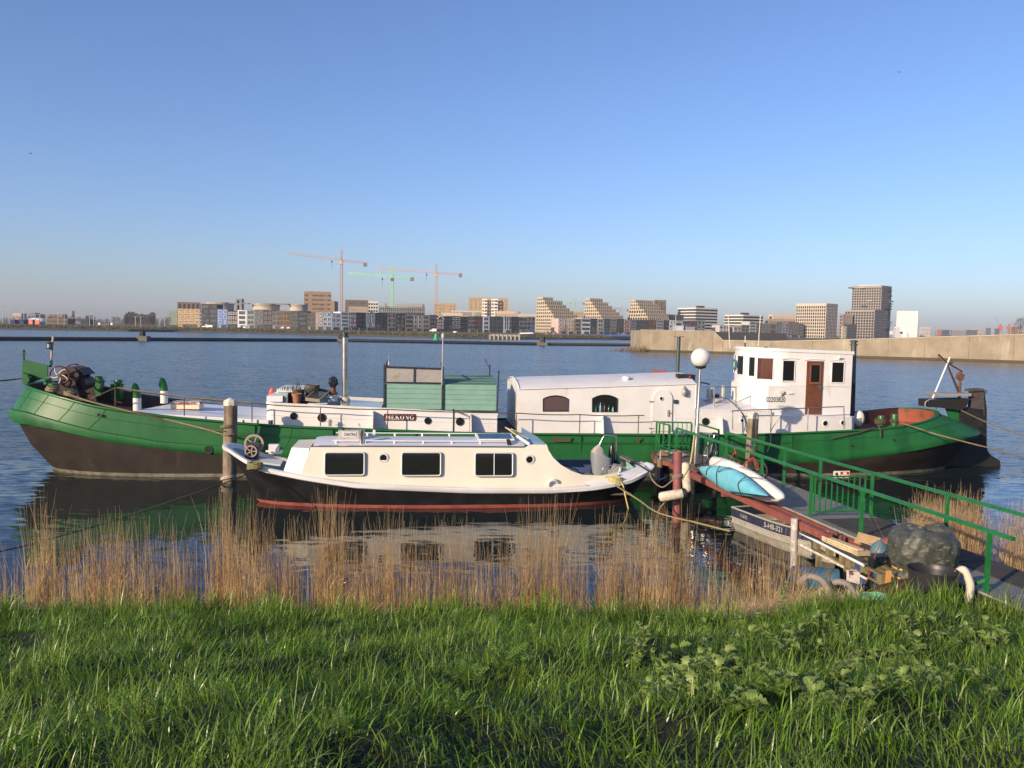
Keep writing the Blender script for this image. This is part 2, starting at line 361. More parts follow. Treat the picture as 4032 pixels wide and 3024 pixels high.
def grass_bed(name, n, x0, x1, y0, y1, hmin, hmax, w0, w1, m, label, seed, keep=None, droop=.55):
    r = np.random.default_rng(seed); x = r.uniform(x0, x1, n); y = r.uniform(y0, y1, n)
    ok = np.abs(x) < .68 * y + 1.6
    if keep is not None: ok &= keep(x, y, r)
    x, y = x[ok], y[ok]; n = len(x); tu = bumps(x, y)
    h = (hmin + (hmax - hmin) * r.beta(2, 2.6, n)) * (.58 + .85 * tu)
    ok2 = r.random(n) < .72 + .7 * tu; x, y, h, tu = x[ok2], y[ok2], h[ok2], tu[ok2]; n = len(x)
    az_ = 2.2 * np.sin(x * 1.4 + y * .9) + 1.8 * np.sin(y * 2.3 - x) + r.normal(0, 1.3, n)
    b = np.stack([x, y, bank_z_np(x, y) - .02], 1)
    me = blades(name, b, h, r.uniform(w0, w1, n), az_, np.abs(r.normal(.25 + .25 * droop, .28, n)), np.abs(r.normal(droop, .7, n)), m, r.normal(1.57, .5, n), 5)
    return stuff(name, me, label)
def on_grass(x, y, r):
    edge = 13.0 + .35 * np.sin(x * 1.1) + .2 * np.sin(x * 2.9) - np.clip(x - 4.0, 0, 1) * .3 + np.where(x > 8.6, .9, 0)
    return (y < edge) & ~((x > 5.7) & (x < 8.7) & (y > 12.62))
grass_bed('grass', 125000, -11, 11, 2.0, 14.2, .07, .24, .006, .011, M_grass, 'lush green grass covering the sloping bank', 11, on_grass)
grass_bed('grass', 62000, -11, 11, 2.0, 14.0, .15, .36, .009, .016, M_grassb, 'broad bending grass blades standing above the turf', 12, on_grass, 1.25)
grass_bed('grass', 9000, -11, 11, 2.0, 14.0, .25, .46, .006, .010, M_grass, 'long thin grass blades above the turf', 14, on_grass, .4)
grass_bed('grass', 5200, -11, 11, 2.0, 13.8, .12, .32, .004, .009, M_grass2, 'dry yellow blades scattered through the turf', 13, on_grass, .8)

grass_bed('grass', 9000, -11, 11, 11.9, 14.2, .22, .52, .007, .013, M_grassb, 'taller grass along the lower edge of the bank', 15, on_grass, .7)
# ragged tussocks along the lower edge of the bank
r = np.random.default_rng(77); xc = r.uniform(-9.5, 8.9, 90); yc = r.uniform(12.1, 13.5, 90); hc = r.uniform(.28, .66, 90); xs2 = np.repeat(xc, 85) + r.normal(0, .16, 7650); ys2 = np.repeat(yc, 85) + r.normal(0, .10, 7650); ok = on_grass(xs2, ys2, r); xs2, ys2, hs2 = xs2[ok], ys2[ok], np.repeat(hc, 85)[ok]; n = len(xs2)
stuff('grass', blades('grass', np.stack([xs2, ys2, bank_z_np(xs2, ys2) - .02], 1), hs2 * r.uniform(.5, 1.1, n), r.uniform(.008, .015, n), r.uniform(0, 6.28, n), np.abs(r.normal(.18, .2, n)), np.abs(r.normal(.6, .6, n)), M_grassb, r.normal(1.57, .5, n), 5), 'ragged grass tussocks along the lower edge of the bank')
M_reed = mat('reed_stalk', (.62, .45, .23), .65, var=(.46, .30, .14), vscale=1.5, island=.40)
def reed_bed(name, clumps, label, seed, m=M_reed):
    """dry reed stalks: three-sided, bending, each with a few leaf stubs; clumps = (x, y, sx, sy, n, height)."""
    r = np.random.default_rng(seed); P = []
    for (x, y, sx, sy, n, h) in clumps:
        n = int(n)
        P.append(np.stack([x + np.clip(r.normal(0, .5, n), -1.15, 1.15) * sx, y + r.uniform(-1, 1, n) * sy, h * (1 - .80 * r.beta(1.25, 1.35, n)) ], 1))
    P = np.concatenate(P); n = len(P); segs = 5; az_ = r.uniform(0, 6.283, n); lean = np.abs(r.normal(0, .05, n)); curl = r.normal(0, .16, n)
    wild = r.random(n) < .06; lean = np.where(wild, np.abs(r.normal(.35, .35, n)), lean)
    pos = np.stack([P[:, 0], P[:, 1], np.minimum(bank_z_np(P[:, 0], P[:, 1]), -.0) - .05], 1); h = P[:, 2]
    V = np.zeros((n, segs + 1, 3, 3)); rad0 = r.uniform(.0032, .0066, n)
    for i in range(segs + 1):
        k = i / segs; rr = rad0 * (1 - .75 * k)
        for j in range(3):
            V[:, i, j, 0] = pos[:, 0] + np.cos(2.094 * j) * rr; V[:, i, j, 1] = pos[:, 1] + np.sin(2.094 * j) * rr; V[:, i, j, 2] = pos[:, 2]
        a = lean + curl * k; pos = pos + np.stack([np.sin(a) * np.cos(az_), np.sin(a) * np.sin(az_), np.cos(a)], 1) * (h / segs)[:, None]
    tpl = []
    for i in range(segs):
        for j in range(3): tpl += [i * 3 + j, i * 3 + (j + 1) % 3, (i + 1) * 3 + (j + 1) % 3, (i + 1) * 3 + j]
    idx = (np.array(tpl)[None, :] + (np.arange(n) * 3 * (segs + 1))[:, None]).ravel()
    stuff(name, np_mesh(name, V.reshape(-1, 3), idx, np.full(n * segs * 3, 4), m), label)
    # leaf stubs and broken leaves on the stalks
    q = r.random(n) < .55; c = V[q, 2].mean(1) * .5 + V[q, 1].mean(1) * .5; c[:, 2] += r.uniform(-.3, .3, q.sum()); nb = len(c)
    me = blades(name + '_leaves', c, r.uniform(.10, .34, nb), r.uniform(.004, .009, nb), r.uniform(0, 6.28, nb), r.uniform(.1, .9, nb), r.normal(.6, .6, nb), m, None, 3)
    stuff(name + '_leaves', me, label + ', their dry leaves')
def xr(xn, y=14.0): return (xn - 2016) / F_PX * y
CL = []
r0 = random.Random(3)
for (xa, xb, hh, dens) in ((-40, 25, 1.35, 40), (85, 148, 1.78, 170), (150, 225, 1.0, 60), (232, 300, 1.35, 90), (320, 480, 1.62, 330), (480, 560, 1.5, 120), (560, 640, 1.42, 90), (640, 725, 1.55, 140), (812, 975, 1.78, 400),
                           (985, 1060, 1.62, 150), (1060, 1175, 1.55, 210), (1225, 1330, 1.85, 260), (1330, 1420, 1.7, 170), (1420, 1560, 1.7, 260), (1560, 1700, 1.55, 210), (1720, 1860, 1.6, 230), (1860, 1960, 1.45, 130), (1965, 2080, 1.55, 180), (2080, 2240, 1.85, 380), (2240, 2330, 1.45, 130),
                           (2380, 2480, 1.62, 220), (2480, 2640, 1.85, 360), (2640, 2760, 1.75, 210)):
    for k in range(3):
        u = r0.uniform(.15, .85); CL.append((xr(xa + (xb - xa) * (k + .5) / 3), 14.15 + r0.uniform(-.1, .25), (xb - xa) / F_PX * 14 / 3 * .75, .42, dens * .78 / 3, hh * r0.uniform(1.05, 1.35)))
for k in range(60): CL.append((r0.uniform(-9.4, 3.2), r0.uniform(13.9, 14.8), .1, .12, 4, r0.uniform(.9, 2.1)))
for k in range(70): CL.append((r0.uniform(-9.5, 3.4), r0.uniform(13.6, 14.1), .22, .15, 16, r0.uniform(.35, .9)))
for k in range(80): CL.append((r0.uniform(3.0, 5.2), r0.uniform(13.9, 15.4), .14, .2, 7, r0.uniform(.8, 2.0)))
reed_bed('reeds', CL, 'dry golden reeds along the water below the grass bank', 21)
CL = []
for k in range(200):
    Y_ = r0.uniform(16.2, 20.5); X_ = Y_ * r0.choice((r0.uniform(.488, .57), r0.uniform(.488, .57), r0.uniform(.50, .56), r0.uniform(.592, .72))); CL.append((X_ + .1, Y_, .2, .3, 44, r0.uniform(1.9, 2.55)))
reed_bed('reeds', CL, 'dry golden reeds beyond the gangway', 22)
# flattened straw at the foot of the bank
r = np.random.default_rng(31); n = 2600; x = r.normal(4.6, .8, n); y = r.normal(13.6, .5, n); x2 = r.uniform(-9, 3.5, 1500); y2 = r.normal(13.75, .2, 1500)
x = np.concatenate([x, x2]); y = np.concatenate([y, y2]); n = len(x)
me = blades('straw', np.stack([x, y, np.maximum(bank_z_np(x, y), 0) + r.uniform(.0, .10, n)], 1), r.uniform(.2, .6, n), r.uniform(.004, .009, n), r.uniform(0, 6.28, n), r.uniform(1.1, 1.6, n), r.normal(0, .3, n), M_reed, None, 3)
stuff('straw', me, 'flattened dry reed straw at the foot of the bank')
# ================================================================== the big barge
BG = Frame(0, 27.68, 6.4)
M_green = mat('green_paint', (.012, .105, .023), .46, var=(.016, .122, .032), vscale=1.2, stain=(.009, .074, .018), sscale=(1.4, 1.4, .22), slo=.48, shi=.70, bump=.25, bscale=1.6, spec=.4)
M_green2 = mat('green_paint_plain', (.012, .105, .023), .38, spec=.5)
M_tar = mat('tarred_hull', (.022, .017, .014), .62, var=(.033, .026, .021), vscale=1.6, stain=(.048, .040, .034), sscale=(1.5, 1.5, .35), bump=.2, bscale=4, spec=.3)
M_wline = mat('dry_algae', (.22, .20, .15), .85, var=(.12, .11, .075), vscale=4, bump=.4, bscale=12)
M_white = mat('white_paint', (.69, .68, .67), .45, var=(.635, .615, .59), vscale=1.1, stain=(.50, .44, .37), sscale=(2.2, 2.2, .45), slo=.60, shi=.80, bump=.06, bscale=3)
M_whiteroof = mat('white_roof_paint', (.68, .68, .70), .45, var=(.69, .69, .70), vscale=.9, stain=(.55, .54, .52), sscale=(1.6, 1.6, 1), slo=.62, shi=.8)
M_deckbrown = mat('brown_deck_paint', (.045, .026, .022), .7, var=(.070, .042, .032), vscale=1.8, bump=.2, bscale=10)
M_redox = mat('red_oxide_paint', (.30, .085, .045), .6, var=(.24, .075, .045), vscale=2, stain=(.12, .05, .035), sscale=(2, 2, 2), bump=.15, bscale=8)
M_black = mat('black_paint', (.012, .012, .013), .5, var=(.022, .022, .023), vscale=6)
M_blackmatt = mat('matt_black', (.010, .010, .011), .85)
M_glass = mat('dark_window_glass', (.012, .013, .013), .06, spec=.5)
M_frame_w = mat('white_window_trim', (.72, .72, .71), .4)
M_teal = mat('teal_plank_paint', (.215, .375, .30), .5, var=(.19, .34, .275), vscale=2.5, stain=(.30, .50, .42), sscale=(1, 1, 4), slo=.55, shi=.8)
M_steel = mat('stainless_steel', (.52, .51, .49), .28, metal=.9, var=(.42, .41, .39), vscale=5)
M_darksteel = mat('dark_steel_pipe', (.075, .085, .085), .4, metal=.5)
M_rust = mat('rusty_iron', (.16, .065, .035), .8, var=(.09, .045, .03), vscale=9, bump=.4, bscale=40)
M_rope = mat('manila_rope', (.27, .20, .115), .9, var=(.17, .125, .07), vscale=30, bump=.8, bscale=90)
M_ropedark = mat('dark_wet_rope', (.10, .075, .045), .9, var=(.06, .045, .03), vscale=30, bump=.8, bscale=90)
M_wood = mat('weathered_pile_wood', (.27, .21, .145), .85, var=(.17, .13, .09), vscale=3, stain=(.07, .055, .04), sscale=(14, 14, .8), slo=.5, shi=.65, bump=.6, bscale=16)
M_door = mat('varnished_brown_door', (.155, .058, .026), .45, var=(.115, .042, .02), vscale=3, stain=(.075, .032, .018), sscale=(20, 20, 1.2), slo=.5, shi=.7)
M_sign = mat('maroon_name_board', (.11, .016, .014), .45)
M_letter = mat('white_lettering', (.80, .79, .75), .5)
M_letterk = mat('black_lettering', (.015, .015, .016), .5)
M_copper = mat('copper_tinted_glass', (.15, .072, .060), .14, metal=.55, var=(.12, .06, .05), vscale=3)
M_greyglass = mat('frosted_grey_panel', (.30, .29, .29), .35, var=(.36, .33, .29), vscale=3, stain=(.30, .22, .13), sscale=(3, 3, 5))
M_winch = mat('winch_dark_iron', (.022, .013, .014), .6, var=(.05, .02, .02), vscale=8)
M_winchred = mat('winch_faded_red', (.13, .045, .04), .6, var=(.08, .03, .03), vscale=8)
M_cream = mat('cream_paint', (.66, .58, .42), .5)

RIM = [(-16.4, 2.86), (-15.6, 2.78), (-14.85, 2.64), (-14.3, 2.50), (-13.5, 2.31), (-12.65, 2.17), (-11.4, 2.0), (-9.46, 1.82), (-7.25, 1.67), (-4.6, 1.58), (-2, 1.51), (1, 1.46), (7.35, 1.46), (9.87, 1.53), (11.1, 1.60), (12.9, 1.69), (14.15, 1.81), (15.16, 1.95), (15.8, 2.08), (16.5, 2.2)]
ZB = [(-16.8, 1.58), (-15.6, 1.60), (-14.46, 1.46), (-13.1, 1.17), (-11.7, .97), (-9.9, .76), (-5, .50), (0, .40), (8.85, .42), (11.6, .56), (13.2, .72), (14.8, .95), (16.0, 1.15), (17.3, 1.24), (18.2, 1.26)]
ZT = [(-17.1, 2.12), (-15.6, 2.06), (-14.46, 1.80), (-13.4, 1.54), (-11.7, 1.21), (-9.4, 1.04), (-5, .86), (0, .78), (8.85, .80), (11.6, .90), (13.2, 1.03), (14.8, 1.27), (16.0, 1.47), (18.3, 1.56)]
CT = 2.4
def outline(sb, lb, eb, ss, ls, es, hb, prof, nb=16, nm=14, ns=16):
    near = []
    for i in range(nb + 1):
        a = math.pi / 2 * i / nb; near.append((sb + lb * (1 - math.cos(a)), hb * math.sin(a) ** eb))
    for i in range(1, nm): near.append((lerp(sb + lb, ss - ls, i / nm), hb))
    for i in range(ns + 1):
        a = math.pi / 2 * (1 - i / ns); near.append((ss - ls * (1 - math.cos(a)), hb * max(0.0, math.sin(a)) ** es))
    z = prof if callable(prof) else (lambda s: interp(prof, s))
    return [(s, CT - y, z(s)) for s, y in near] + [(s, CT + y, z(s)) for s, y in near[-2:0:-1]]
ZBf = lambda s: interp(ZB, s)
ZTf = lambda s: interp(ZT, s)
levels = [outline(-14.4, 5, 1, 15.8, 6, 1.2, 1.95, lambda s: -.7), outline(-15.40, 4.6, .8, 17.2, 7.0, 1.15, 2.26, lambda s: -.02), outline(-15.50, 4.6, .8, 17.25, 7.0, 1.15, 2.27, lambda s: .11),
          outline(-16.08, 4.0, .74, 17.6, 5.6, 1.0, 2.33, lambda s: lerp(.11, ZBf(s), .5)), outline(-16.42, 3.5, .72, 18.0, 4.6, .88, 2.37, ZBf)]
top = [outline(-16.42, 3.5, .72, 18.0, 4.6, .88, 2.37, ZBf), outline(-16.60, 3.4, .70, 18.14, 4.4, .83, 2.41, lambda s: ZBf(s) + .04), outline(-16.70, 3.35, .69, 18.2, 4.3, .80, 2.425, lambda s: lerp(ZBf(s), ZTf(s), .55)),
       outline(-16.66, 3.35, .69, 18.16, 4.3, .80, 2.41, lambda s: ZTf(s) - .03), outline(-16.56, 3.35, .70, 18.05, 4.3, .80, 2.365, ZTf), outline(-16.38, 3.5, .72, 17.3, 4.0, .8, 2.34, lambda s: lerp(ZTf(s), interp(RIM, s), .5)), outline(-16.16, 3.5, .74, 16.45, 3.6, .8, 2.30, RIM)]
inner = [outline(-16.08, 3.5, .74, 16.37, 3.6, .8, 2.22, RIM), outline(-16.1, 3.5, .74, 16.5, 3.6, .8, 2.22, lambda s: interp(RIM, s) - interp([(-17, .60), (-12.8, .42), (-11.5, .05), (12.2, .05), (13.2, .42), (16.5, .55)], s))]
W3 = lambda pts: [BG.w(*p) for p in pts]
barge = thing('barge', 'long green and black steel barge with white deckhouses moored across the picture', 'barge', BG.w(0, CT, 0))
hull = MB(); hull.grid([W3(l) for l in levels], cu=True)
n_ = len(levels[0])
for j in range(len(hull.f)): hull.m[j] = 1 if j // n_ == 1 else 0
HULL = hull.build('hull', [M_tar, M_wline], barge, smooth=50)
mb = MB(); mb.grid([W3(l) for l in top], cu=True); TOP = mb.build('topside', M_green, barge, smooth=40)
mb = MB(); mb.grid([W3(top[-1]), W3(inner[0])], cu=True); mb.tube(W3(outline(-16.2, 3.5, .74, 16.49, 3.6, .8, 2.315, lambda s: interp(RIM, s) - .01)), .045, 6, closed=True)
mb.build('gunwale_rail', M_green2, barge, smooth=60)
mb = MB(); mb.grid([W3(inner[0]), W3(inner[1])], cu=True)
for j in range(len(mb.f)):
    s = BG.loc(Vector(mb.v[mb.f[j][0]]))[0]; mb.m[j] = 2 if s > 15.3 else (1 if s > 8 else 0)
mb.build('bulwark', [M_deckbrown, mat('dark_maroon_inside', (.055, .022, .018), .7, var=(.08, .03, .022), vscale=2), M_redox], barge, smooth=60)
dk = inner[1]; h_ = len(dk) // 2
mb = MB()
for i in range(h_):
    a, b_ = dk[i], dk[i + 1]; c_, d_ = dk[(-i) % len(dk)], dk[-i - 1]
    mb.add([BG.w(*a), BG.w(*b_), BG.w(*d_), BG.w(*c_)], [(0, 1, 2, 3)], 1 if a[0] > 14.2 else 0)
mb.build('deck', [M_deckbrown, M_redox], barge)
# welded plate seams, scuppers and drain holes on the side
def side_t(s, z):                                # how far the near side stands in at s
    return CT - 2.425
for z_, x, y, r in (('A', 1815, 1040, .115), ('A', 860, 738, .05), ('E', 128, 1197, .03), ('E', 517, 1140, .03)):
    p = BG.t(z_, x, y, -.03); mb = MB(); mb.lathe(p, [(r * .98, -.02), (r, 0.012), (.001, .012)], 20, -BG.n); mb.build('hull_opening', M_blackmatt, barge, smooth=40)
mb = MB(); c = BG.t('A', 1815, 1040, -.035); mb.ring(c, .112, .135, .03, BG.n, 24); mb.build('hull_opening_rim', M_green2, barge, smooth=40)
mb = MB()
for s in (-8.4, -5.9, -3.2, -.4, 2.4, 5.1, 7.6, 9.9):
    z0, z1 = ZTf(s) + .02, interp(RIM, s) - .06; mb.fbox(BG, s - .02, s + .02, CT - 2.372, CT - 2.32, z0, z1)
for s0, s1 in ((-9.6, -.4), (-.1, 9.8)):
    for k in range(10):
        a, b_ = lerp(s0, s1, k / 10), lerp(s0, s1, (k + 1) / 10); mb.fbox(BG, a, b_, CT - 2.374, CT - 2.33, (ZTf(a) + .36, ZTf(b_) + .36), (ZTf(a) + .385, ZTf(b_) + .385))
mb.build('plate_seam', M_green2, barge)
for i in (6, 9, 12, 15, 19, 36, 39, 42): # plate seams up the flared ends
    mb = MB(); mb.tube([BG.w(top[k][i][0], top[k][i][1] - .004, top[k][i][2]) for k in (4, 5, 6)], .011, 4); mb.build('plate_seam', M_green2, barge)
mb = MB(); mb.tube([BG.w(p[0], p[1] - .003, p[2] + .06) for p in top[5][3:44]], .008, 4); mb.build('plate_seam', M_green2, barge)
M_rustp = mat('rust_bleed', (.085, .050, .022), .8, var=(.030, .085, .028), vscale=5, vlo=.40, vhi=.62)
for x0, x1, y0, y1 in ((710, 890, 932, 944), (725, 880, 944, 975), (1445, 1492, 938, 960), (1455, 1480, 960, 985)):
    a, b_ = BG.t('C', x0, y0, -.006), BG.t('C', x1, y1, -.006); mb = MB(); mb.prism([a, Vector((b_.x, b_.y, a.z)), b_, Vector((a.x, a.y, b_.z))], BG.n * .004); mb.build('rust_patch', M_rustp, barge)
# stem plate, stern post, rudder
mb = MB(); p = [BG.s('b', *q, -16.55) for q in ()]
T0 = CT
P_ = lambda z, x, y, t=T0: BG.t(z, x, y, t)
mb.prism([P_('b', 130, 465), P_('b', 560, 565), P_('b', 560, 760), P_('b', 150, 930), P_('b', 118, 700)], BG.n * .05); mb.build('stem_plate', M_green, barge)
mb = MB(); mb.tube([P_('b', 148, 470), P_('b', 148, 310)], .035, 8); mb.bar(P_('b', 108, 380), P_('b', 190, 372), .05); mb.ball(P_('b', 148, 315), .05, 8, 6); mb.build('stem_cross', M_green2, barge, smooth=40)
mb = MB(); mb.prism([P_('b', 118, 700, CT - .3), P_('b', 210, 730, CT - .3), P_('b', 250, 830, CT - .3), P_('b', 160, 925, CT - .3), P_('b', 118, 850, CT - .3)], BG.n * .22); mb.build('towing_post', M_green2, barge, smooth=40)
mb = MB(); mb.tube([P_('b', 625, 560, 2.9), P_('b', 625, 480, 2.9)], .05, 8); mb.prism([P_('b', 570, 600, 2.9), P_('b', 635, 600, 2.9), P_('b', 635, 490, 2.9)], BG.n * .03); mb.build('mast_foot', M_green2, barge)
mb = MB(); mb.tube([P_('b', 622, 490, 2.9), P_('b', 662, 62, 2.9)], [.033, .04], 8); mb.build('jack_staff', mat('pale_varnished_pole', (.42, .33, .24), .5), barge, smooth=40)
mb = MB(); c = P_('b', 588, 285, 2.8); h = (P_('b', 588, 175, 2.8) - c).z
mb.lathe(c, [(.10, 0), (.10, .03), (.055, .05)], 12); mb.lathe(c + Vector((0, 0, h - .03)), [(.09, 0), (.09, .03), (.03, .05)], 12); mb.bar(P_('b', 620, 280, 2.85), P_('b', 590, 280, 2.8), .03); mb.bar(P_('b', 650, 170, 2.85), P_('b', 590, 170, 2.8), .025)
for k in range(6): a = k * 1.047; mb.tube([c + Vector((.075 * math.cos(a), .075 * math.sin(a), .03)), c + Vector((.075 * math.cos(a), .075 * math.sin(a), h - .02))], .008, 4)
LANT = mb.build('deck_lantern', M_black, barge)
mb = MB(); mb.lathe(c, [(.06, .04), (.06, h - .03)], 12); mb.build('lantern_glass', mat('pale_lantern_glass', (.5, .5, .52), .1, spec=.8), LANT, smooth=40)
# stern: green skeg wedge, black post, rudder
mb = MB(); mb.prism([P_('E', 1000, 830), P_('E', 1145, 865), P_('E', 1148, 990), P_('E', 1190, 1090), P_('E', 1060, 1000)], BG.n * .06); mb.build('stern_wedge', M_green, barge)
mb = MB(); q = [('E', 1142, 860), ('E', 1240, 835), ('E', 1246, 672), ('E', 1362, 664), ('E', 1372, 720), ('E', 1388, 850), ('E', 1388, 1190), ('E', 1395, 1240), ('E', 1420, 1280), ('E', 1510, 1335), ('E', 1522, 1440), ('E', 1480, 1470), ('E', 985, 1420), ('E', 1030, 1300), ('E', 1142, 1180)]
mb.prism([P_(*k_, CT - .09) for k_ in q], BG.n * .18); RUD = mb.build('rudder', mat('black_rudder', (.010, .0095, .010), .6, var=(.02, .018, .017), vscale=3), barge)
mb = MB(); mb.prism([P_('E', *k_, CT - .115) for k_ in ((1245, 690), (1362, 684), (1366, 920), (1362, 915), (1362, 862), (1240, 845))], BG.n * .025); mb.prism([P_('E', *k_, CT - .2) for k_ in ((1245, 672), (1364, 664), (1364, 684), (1247, 692))], BG.n * .4)
mb.build('rudder_blade_top', mat('dark_grey_rudder_plate', (.055, .047, .042), .7, var=(.075, .065, .058), vscale=4), RUD)
mb = MB(); mb.ring(P_('E', 1376, 695), .045, .065, .03, BG.n, 12); mb.build('rudder_eye', M_black, RUD)
mb = MB(); mb.prism([P_('E', *k_, CT - .25) for k_ in ((850, 770), (1235, 760), (1190, 840), (1146, 868), (930, 840), (850, 838))], BG.n * .7); mb.build('tiller_head', M_blackmatt, barge)
mb = MB(); mb.prism([P_('E', *k_, CT - .3) for k_ in ((930, 698), (1000, 712), (1245, 708), (1245, 735), (940, 732))], BG.n * .75); mb.build('tiller_cover', mat('grey_tiller_cover', (.27, .25, .24), .6), barge)
mb = MB(); mb.tube([P_('E', 1127, 862), P_('E', 1140, 515)], .055, 10); mb.lathe(P_('E', 1138, 525), [(.07, 0), (.07, .08)], 10); mb.bar(P_('E', 1112, 545), P_('E', 1165, 560), .16, .24); DAV = mb.build('davit_post', M_rust, barge, smooth=40)
mb = MB(); mb.tube([P_('E', 1158, 505), P_('E', 1020, 425), P_('E', 937, 345)], .03, 7); mb.tube([P_('E', 1125, 695), P_('E', 1015, 432)], [.05, .03], 7); mb.tube([P_('E', 1010, 420), P_('E', 1060, 425)], .02, 6); mb.ring(P_('E', 1060, 422), .03, .05, .02, BG.n, 10)
mb.tube([P_('E', 935, 350), P_('E', 928, 395), P_('E', 945, 395), P_('E', 945, 365)], .014, 5); mb.build('davit_arm', mat('dark_brown_iron', (.05, .03, .026), .65), DAV, smooth=40)
mb = MB(); mb.tube([P_('E', 882, 755), P_('E', 1043, 372)], .03, 8); mb.build('white_boom', M_frame_w, barge, smooth=40)
mb = MB(); mb.tube([P_('E', 865, 763), P_('E', 960, 770), P_('E', 1130, 770)], .022, 6); mb.tube([P_('E', 1130, 770), P_('E', 1370, 700)], .012, 5); mb.tube(smooth_path([P_('E', 950, 772), P_('E', 920, 830), P_('E', 905, 915)]), .014, 5); mb.build('orange_line', mat('orange_rope', (.55, .20, .09), .7), barge)
mb = MB(); mb.tube(smooth_path([P_('E', 860, 765, 2.2), P_('E', 818, 790, 2.2), P_('E', 815, 830, 2.2), P_('E', 850, 850, 2.2), P_('E', 890, 848, 2.2)]), .028, 7); mb.build('grey_hose', mat('grey_hose_rubber', (.22, .22, .22), .6), barge, smooth=60)
# vertical bollards fore and aft, each pair a part
def bollard(x, y0, y1, z_, t, r, name='bollard', pins=True, fat=False):
    b0 = BG.t(z_, x, y0, t); b1 = BG.t(z_, x, y1, t); b1 = Vector((b0.x, b0.y, b1.z)); hh = b1.z - b0.z; mb = MB()
    mb.lathe(b0, [(r, 0), (r, hh - .02), (r * .94, hh)] if not fat else [(r * .75, 0), (r * .75, hh * .55), (r * 1.25, hh * .62), (r * 1.25, hh * .9), (r * 1.1, hh)], 16)
    if pins:
        for k in (.45, .78): mb.bar(b0 + Vector((0, 0, hh * k)) - BG.u * r * 2, b0 + Vector((0, 0, hh * k)) + BG.u * r * 2, .02)
    return mb.build(name, M_green2, barge, smooth=40)
bollard(1450, 920, 755, 'b', 4.2, .14); bollard(1795, 960, 815, 'b', 4.2, .13)
for x, y0 in ((1440, 1000), (1775, 1080)): p = BG.t('b', x, y0, 4.2); mb = MB(); mb.box(p + Vector((0, 0, .1)), (.34, .3, .6)); mb.build('bollard_base', M_green2, barge)
for x, y0, y1 in ((670, 970, 880), (985, 1080, 1000), (550, 880, 800)): bollard(x, y0 + 20, y1, 'b', .55 if x > 600 else 1.3, .13, 'mooring_bitt', False, True)
for x, y0, y1 in ((398, 1000, 918), (522, 1010, 903)): bollard(x, y0 + 8, y1, 'E', .45, .12, 'stern_bollard', False)
mb = MB()
for x, y, rr in ((395, 985, .19), (395, 965, .18), (522, 972, .14)):
    c = BG.t('E', x, y, .45)
    for k in range(3): mb.tube([c + Vector((rr * math.cos(a), rr * math.sin(a), .03 * k + .02 * math.sin(3 * a + k))) for a in [j * .5236 for j in range(12)]], .022, 5, closed=True)
p = BG.t('E', 370, 1005, .2); mb.tube([p, p + Vector((.02, -.2, -.15)), p + Vector((.03, -.22, -.4))], .03, 5); mb.build('stern_rope_turns', M_ropedark, barge)
mb = MB()
for x, y, rr in ((660, 975, .17), (650, 1010, .19), (960, 1060, .17), (970, 1085, .19)):
    c = BG.t('b', x, y, .55)
    for k in range(3): mb.tube([c + Vector((rr * math.cos(a), rr * math.sin(a), .035 * k + .02 * math.sin(2 * a + k))) for a in [j * .5236 for j in range(12)]], .024, 5, closed=True)
mb.build('bow_rope_turns', M_rope, barge)
# windlass
WC = BG.t('b', 770, 745, 1.75); zd = interp(RIM, -14.7) - .58
def spoked_wheel(c, R, axis, name, parent, rim_m, sp_m, spokes=5, curl=.9):
    ax = Vector(axis).normalized(); x = ax.orthogonal().normalized(); y = ax.cross(x); mb = MB(); mb.tube([c + (x * math.cos(a) + y * math.sin(a)) * R for a in [j * math.pi / 12 for j in range(24)]], .028, 6, closed=True); mb.lathe(c - ax * .05, [(.06, 0), (.06, .1)], 10, ax)
    o = mb.build(name, rim_m, parent, smooth=60); mb = MB()
    for k in range(spokes):
        a0 = k * 2 * math.pi / spokes + .4; mb.tube([c + (x * math.cos(a0 + curl * q) + y * math.sin(a0 + curl * q)) * (R * q) for q in (.08, .3, .55, .8, 1.0)], [.03, .028, .024, .022, .024], 6)
    return o, mb
WIN = MB(); cx = BG.loc(WC)
for t in (1.95, 3.25): WIN.prism([BG.w(cx[0] - .35, t, zd), BG.w(cx[0] + .65, t, zd), BG.w(cx[0] + .4, t, zd + .95), BG.w(cx[0], t, zd + 1.05)], BG.n * .06)
WIN.lathe(BG.w(cx[0] + .1, 1.8, WC.z), [(.05, 0), (.05, 1.65)], 10, BG.n); WIN.lathe(BG.w(cx[0] + .15, 2.1, WC.z - .05), [(.34, 0), (.34, .05), (.24, .08), (.24, .9), (.34, .93), (.34, 1.0)], 18, BG.n); WIN.lathe(BG.w(cx[0] + .45, 2.2, WC.z - .3), [(.22, 0), (.22, .85)], 14, BG.n)
WIN.prism([BG.w(cx[0] + .05, 2.2, WC.z + .26), BG.w(cx[0] + .45, 2.2, WC.z + .22), BG.w(cx[0] + .65, 2.2, WC.z + .0), BG.w(cx[0] + .3, 2.2, WC.z + .12)], BG.n * .9)
WIN = WIN.build('windlass', M_winch, barge, smooth=35)
o, sp_ = spoked_wheel(WC, (BG.t('b', 770, 585, 1.75) - WC).z, BG.n, 'windlass_wheel', WIN, M_winchred, None)
sp_.build('wheel_spokes', M_cream, WIN, smooth=60)
c2 = BG.t('b', 1030, 720, 3.45); o, sp_ = spoked_wheel(c2, (BG.t('b', 1030, 548, 3.45) - c2).z, BG.n, 'windlass_wheel', WIN, M_winchred, None, 4); sp_.build('wheel_spokes', mat('faded_red_spokes', (.22, .10, .09), .6), WIN, smooth=60)
